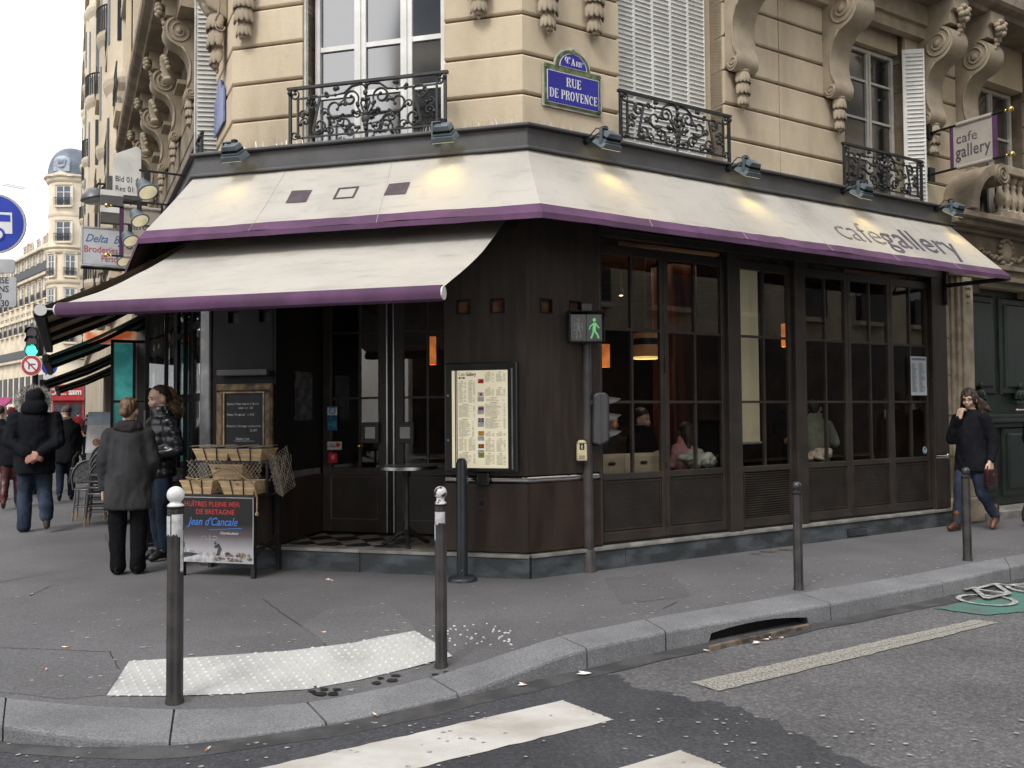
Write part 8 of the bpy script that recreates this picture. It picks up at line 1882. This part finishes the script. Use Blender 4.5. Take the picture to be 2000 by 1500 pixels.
# ------------------------------------------------ corner building with the dome at the end of the street
YD = 100.0; k = YD/1676.0
Pt = AT(139, 812, YD); tb = thing('domed_building', 'cream corner building with a grey domed turret at the end of the street', 'building', LOCM(Pt.x, Pt.y, 0))
FR['A'] = (V((Pt.x-2.0, Pt.y+.6)), V((.682, -.731)).normalized()); FR['B'] = (V((Pt.x+1.6, Pt.y-.6)), V((.96, .28)).normalized())
rt = 2.55; zf = [5.6, 9.4, 13.4, 17.2, 21.3, 25.2]
def zpx(y): return EYE + (812-y)*k
m = MB(); m.lathe([(rt, 0), (rt, zpx(352))], None, 28); m.obj('turret_wall', far_st2, tb, smooth=True)
m = MB()
for z, q in ((zpx(352), .55), (zpx(358), .3), (zpx(490), .55), (zpx(497), .35), (zpx(425), .1), (zpx(555), .25), (zpx(640), .4), (zpx(700), .5)): m.lathe([(rt, z-.3), (rt+q*.6, z-.2), (rt+q, z), (rt+q, z+.18), (rt, z+.2)], None, 28)
m.parts('turret_cornice', far_st2, tb, smooth=True)
m = MB(); zb = zpx(350); hh = zpx(291)-zb; m.lathe([(rt+.25, zb)] + [((rt+.15)*math.cos(rad(a))**.8, zb+.2+hh*math.sin(rad(a))) for a in range(6, 90, 7)] + [(.05, zb+hh+.2)], None, 28); dm = m.obj('dome', zinc, tb, smooth=True)
m = MB(); m.box(-.9, .9, -rt-.15, -rt+.8, zb+.4, zb+1.7); m.ell((0, -rt+.1, zb+1.7), (.9, .5, .55), None, 14, 8); dr2 = m.obj('dormer', M('pale zinc', (.30, .34, .40), .5, .1, 3), dm, WM[tb.name], smooth=True)
m = MB(); m.tube([V((q.x, -rt-.2, q.z)) for q in spiral(0, zb+1.3, .42, .42, 0, 2*PI, 18)], .12, 6); m.obj('round_frame', M('pale zinc', (0, 0, 0)), dm, WM[tb.name])
m = MB(); m.prism([(-1.5, zpx(354)), (1.5, zpx(354)), (0, zpx(343))], -rt-.4, -rt+.3); m.obj('pediment', far_st2, tb)
a_w = TR(.25, 0, 0); far_windows(tb, WM[tb.name] @ TR(.25, -rt, 0), [0], [zpx(410), zpx(479)], 1.75, 2.35)
far_windows(tb, WM[tb.name] @ RZ(rad(-28)) @ TR(0, -rt, 0), [0], [zpx(545), zpx(610)], 1.15, 2.5); far_windows(tb, WM[tb.name] @ RZ(rad(22)) @ TR(0, -rt, 0), [0], [zpx(545), zpx(610), zpx(672)], 1.15, 2.5)
m = MB()
for a in (-28, 22):
    m.T = RZ(rad(a)); z = zpx(545)+2.5; m.prism([(-.75, z-.3), (-.75, z), (-.5, z+.45), (0, z+.62), (.5, z+.45), (.75, z), (.75, z-.3), (.58, z-.3), (.55, z-.05), (.35, z+.2), (0, z+.32), (-.35, z+.2), (-.55, z-.05), (-.58, z-.3)], -rt-.12, -rt+.1)
m.parts('arch_moulding', far_st2, tb)
m = MB(); m.box(-70, .4, 0, 8, 0, zpx(465)); m.obj('wall', far_st, tb, FM('A')); m = MB(); m.box(-.5, 40, .1, 8, 0, zpx(360)); m.obj('wall', far_st2, tb, FM('B'))
m = MB()
for z, q in ((zpx(465), .5), (zpx(520), .5), (zpx(600), .3), (zpx(690), .5)): m.box(-70, .3, -q, .02, z-.35, z+.1)
m.parts('cornice', far_st, tb, FM('A'), bevel=.08)
m = MB()
for z, q in ((zpx(360), .5), (zpx(490), .4), (zpx(640), .3), (zpx(700), .5)): m.box(-.4, 40, -q+.1, .12, z-.35, z+.1)
m.parts('cornice', far_st2, tb, FM('B'), bevel=.08)
m = MB(); m.prism([(.2, zpx(465)), (2.2, zpx(438)), (8, zpx(432)), (8, zpx(465))], -70, .2, axis='x'); m.obj('roof', zinc, tb, FM('A'))
for x in (-4, -9, -15, -24): m = MB(); m.box(x, x+1.6, 2, 3, zpx(445), zpx(418)); ch_ = m.obj('chimney', far_st, tb, FM('A')); m = MB(); [m.tube([(x+.3+.45*j, 2.5, zpx(418)), (x+.3+.45*j, 2.5, zpx(408))], .14, 6) for j in range(3)]; m.obj('chimney_pot', M('terracotta pot', (.42, .15, .09), .8, .1), ch_, FM('A'))
far_windows(tb, FM('A'), [-1.8-2.7*i for i in range(12)], [zpx(512), zpx(572), zpx(632)], 1.2, 2.4)
far_windows(tb, FM('A') @ TR(0, .9, 0), [-2.2-3.2*i for i in range(6)], [zpx(460)], 1.2, 1.5, rail=False)
far_windows(tb, FM('B', 0, -.1), [2.0+3.0*i for i in range(9)], [zpx(545), zpx(610), zpx(475), zpx(410)], 1.2, 2.4)
m = MB(); m.box(-50, -.8, -.62, -.5, zpx(520)+.1, zpx(520)+1.1); 
m.obj('balcony_rail', firon, tb, FM('A'))
for z in (zpx(690),): m = MB(); m.box(-40, -.5, -.62, -.5, z+.1, z+1.1); m.obj('balcony_rail', firon, tb, FM('A'))
# ground floor shops there
m = MB(); 
for i in range(11): x = -1.0-2.9*i; m.box(x-1.0, x+1.0, -.05, .05, 3.2, 6.6); m.box(x-1.0, x+1.0, -.05, .05, .3, 2.8)
m.parts('shop_window', dark, tb, FM('A'))
P = AT(133, 775, 75); T = thing('red_shop_front', 'red shop front with white letters at the end of the street', 'shop front', LOCM(P.x, P.y, 0, rad(-6))); k = 75/1676
redf = M('shop red', (.46, .035, .04), .45, .08, 3)
m = MB(); m.box(-34*k, 33*k, 0, .5, 0, P.z-8*k); m.box(-35*k, 35*k, -.3, .5, P.z-8*k, P.z+24*k); m.obj('front', redf, T, bevel=.06); lettering('OP... asm', 17*k, white_p, T, WM[T.name] @ TR(0, -.33, P.z+4*k), bold=.02, depth=.02)
m = MB(); m.box(-28*k, -4*k, -.05, .02, .3, P.z-14*k); m.box(4*k, 28*k, -.05, .02, .3, P.z-14*k); m.obj('shop_window', fwin, T)
P = AT(5, 786, 60); T = thing('pink_awning', 'pink and white shop awning at the far left', 'awning', LOCM(P.x, P.y, P.z-.1)); m = MB(); m.prism([(-1.0, -.35), (-.9, -.1), (0, .45), (0, .3)], -1.6, .7, axis='x'); m.obj('canvas', M('shop pink', (.55, .06, .25), .6, .1), T); m = MB(); m.box(-1.2, .6, -1.02, -1.0, -.32, -.12); m.obj('white_band', white_p, T)
P = AT(197, 770, 64); T = thing('cream_shop_front', 'cream stone shop front with a barred window behind the terrace', 'shop front', LOCM(P.x, P.y, 0, rad(-5))); k = 64/1676
m = MB(); m.box(-20*k, 20*k, 0, 1, 0, P.z+24*k); m.obj('wall', far_st2, T); m = MB(); m.box(-9*k, 9*k, -.05, .02, .2, P.z+6*k); w__ = m.obj('shop_window', fwin, T); m = MB(); m.box(-10*k, 10*k, -.1, -.06, P.z+4*k, P.z+9*k); [m.box(-9*k+18*k*j/4-.04, -9*k+18*k*j/4+.04, -.1, -.06, .2, P.z+4*k) for j in range(5)]; m.obj('window_bars', rat, T)
P = AT(174, 772, 70); T = thing('blue_grey_shop', 'dark blue grey shop front right of the red one', 'shop front', LOCM(P.x, P.y, 0, rad(-6))); k = 70/1676; m = MB(); m.box(-10*k, 10*k, 0, .5, 0, P.z+26*k); m.obj('front', M('shop slate', (.06, .07, .10), .4, .4, 1.5), T); m = MB(); m.box(-8*k, 8*k, -.04, .01, .3, P.z+10*k); m.obj('shop_window', fwin, T)
# festoon of street decoration hung on a wire across the street
A_, B_ = AT(-40, 352, 60), AT(70, 372, 62); T = thing('street_garland', 'thin wire with a small string of decorations against the sky', 'garland', LOCM(A_.x, A_.y, A_.z)); iT_ = WM[T.name].inverted(); m = MB(); m.tube([iT_ @ A_.lerp(B_, q/8) + V((0, 0, -.25*math.sin(PI*q/8))) for q in range(9)], .012, 4); m.obj('wire', firon, T); m = MB()
for q in range(20): c = iT_ @ A_.lerp(B_, .42+.4*q/20); m.ell((c.x, c.y, c.z-.05+.12*(q % 2)), (.10, .03, .05), None, 6, 5)
m.obj('decorations', fwhite, T)
# ------------------------------------------------ the buildings across the two streets (mirrored in the glass)
def opposite(F, t0, t1, p, h, label):
    b = thing('opposite_building', label, 'building', FM(F, t0, p, 0) , 'buildings across the street'); wd = t1-t0
    m = MB(); m.box(0, wd, -12, 0, 0, h); m.obj('wall', far_st, b); m = MB(); m.prism([(-12, h), (-11, h+3), (-1.2, h+3), (0, h)], 0, wd, axis='x'); m.obj('roof', zinc, b)
    m = MB(); n = int(wd/2.8); m1 = MB(); m2 = MB()
    for i in range(n):
        x = wd*(i+.5)/n
        for z in (4.5, 7.9, 11.3, 14.4):
            if z+2.3 < h: m.box(x-.6, x+.6, 0, .03, z, z+2.2); m1.box(x-.75, x+.75, .0, .25, z-.15, z); m2.box(x-.6, x+.6, .2, .24, z, z+.9)
    m.obj('window_panes', fwin, b); m1.obj('sills', far_st, b); m2.obj('window_rails', firon, b); m = MB(); m.box(.2, wd-.2, 0, .1, .1, 3.8); m.obj('shop_front', dark, b)
opposite('R', 2.0, 46, 11.5, 15.5, 'cream building across the right hand street, mirrored in the cafe glass')
opposite('L', -70, -8, 14.0, 15.5, 'cream building across the left hand street')
opposite('C', -6.0, 9.0, 19.0, 14.2, 'building behind the viewer, mirrored in the upper window')
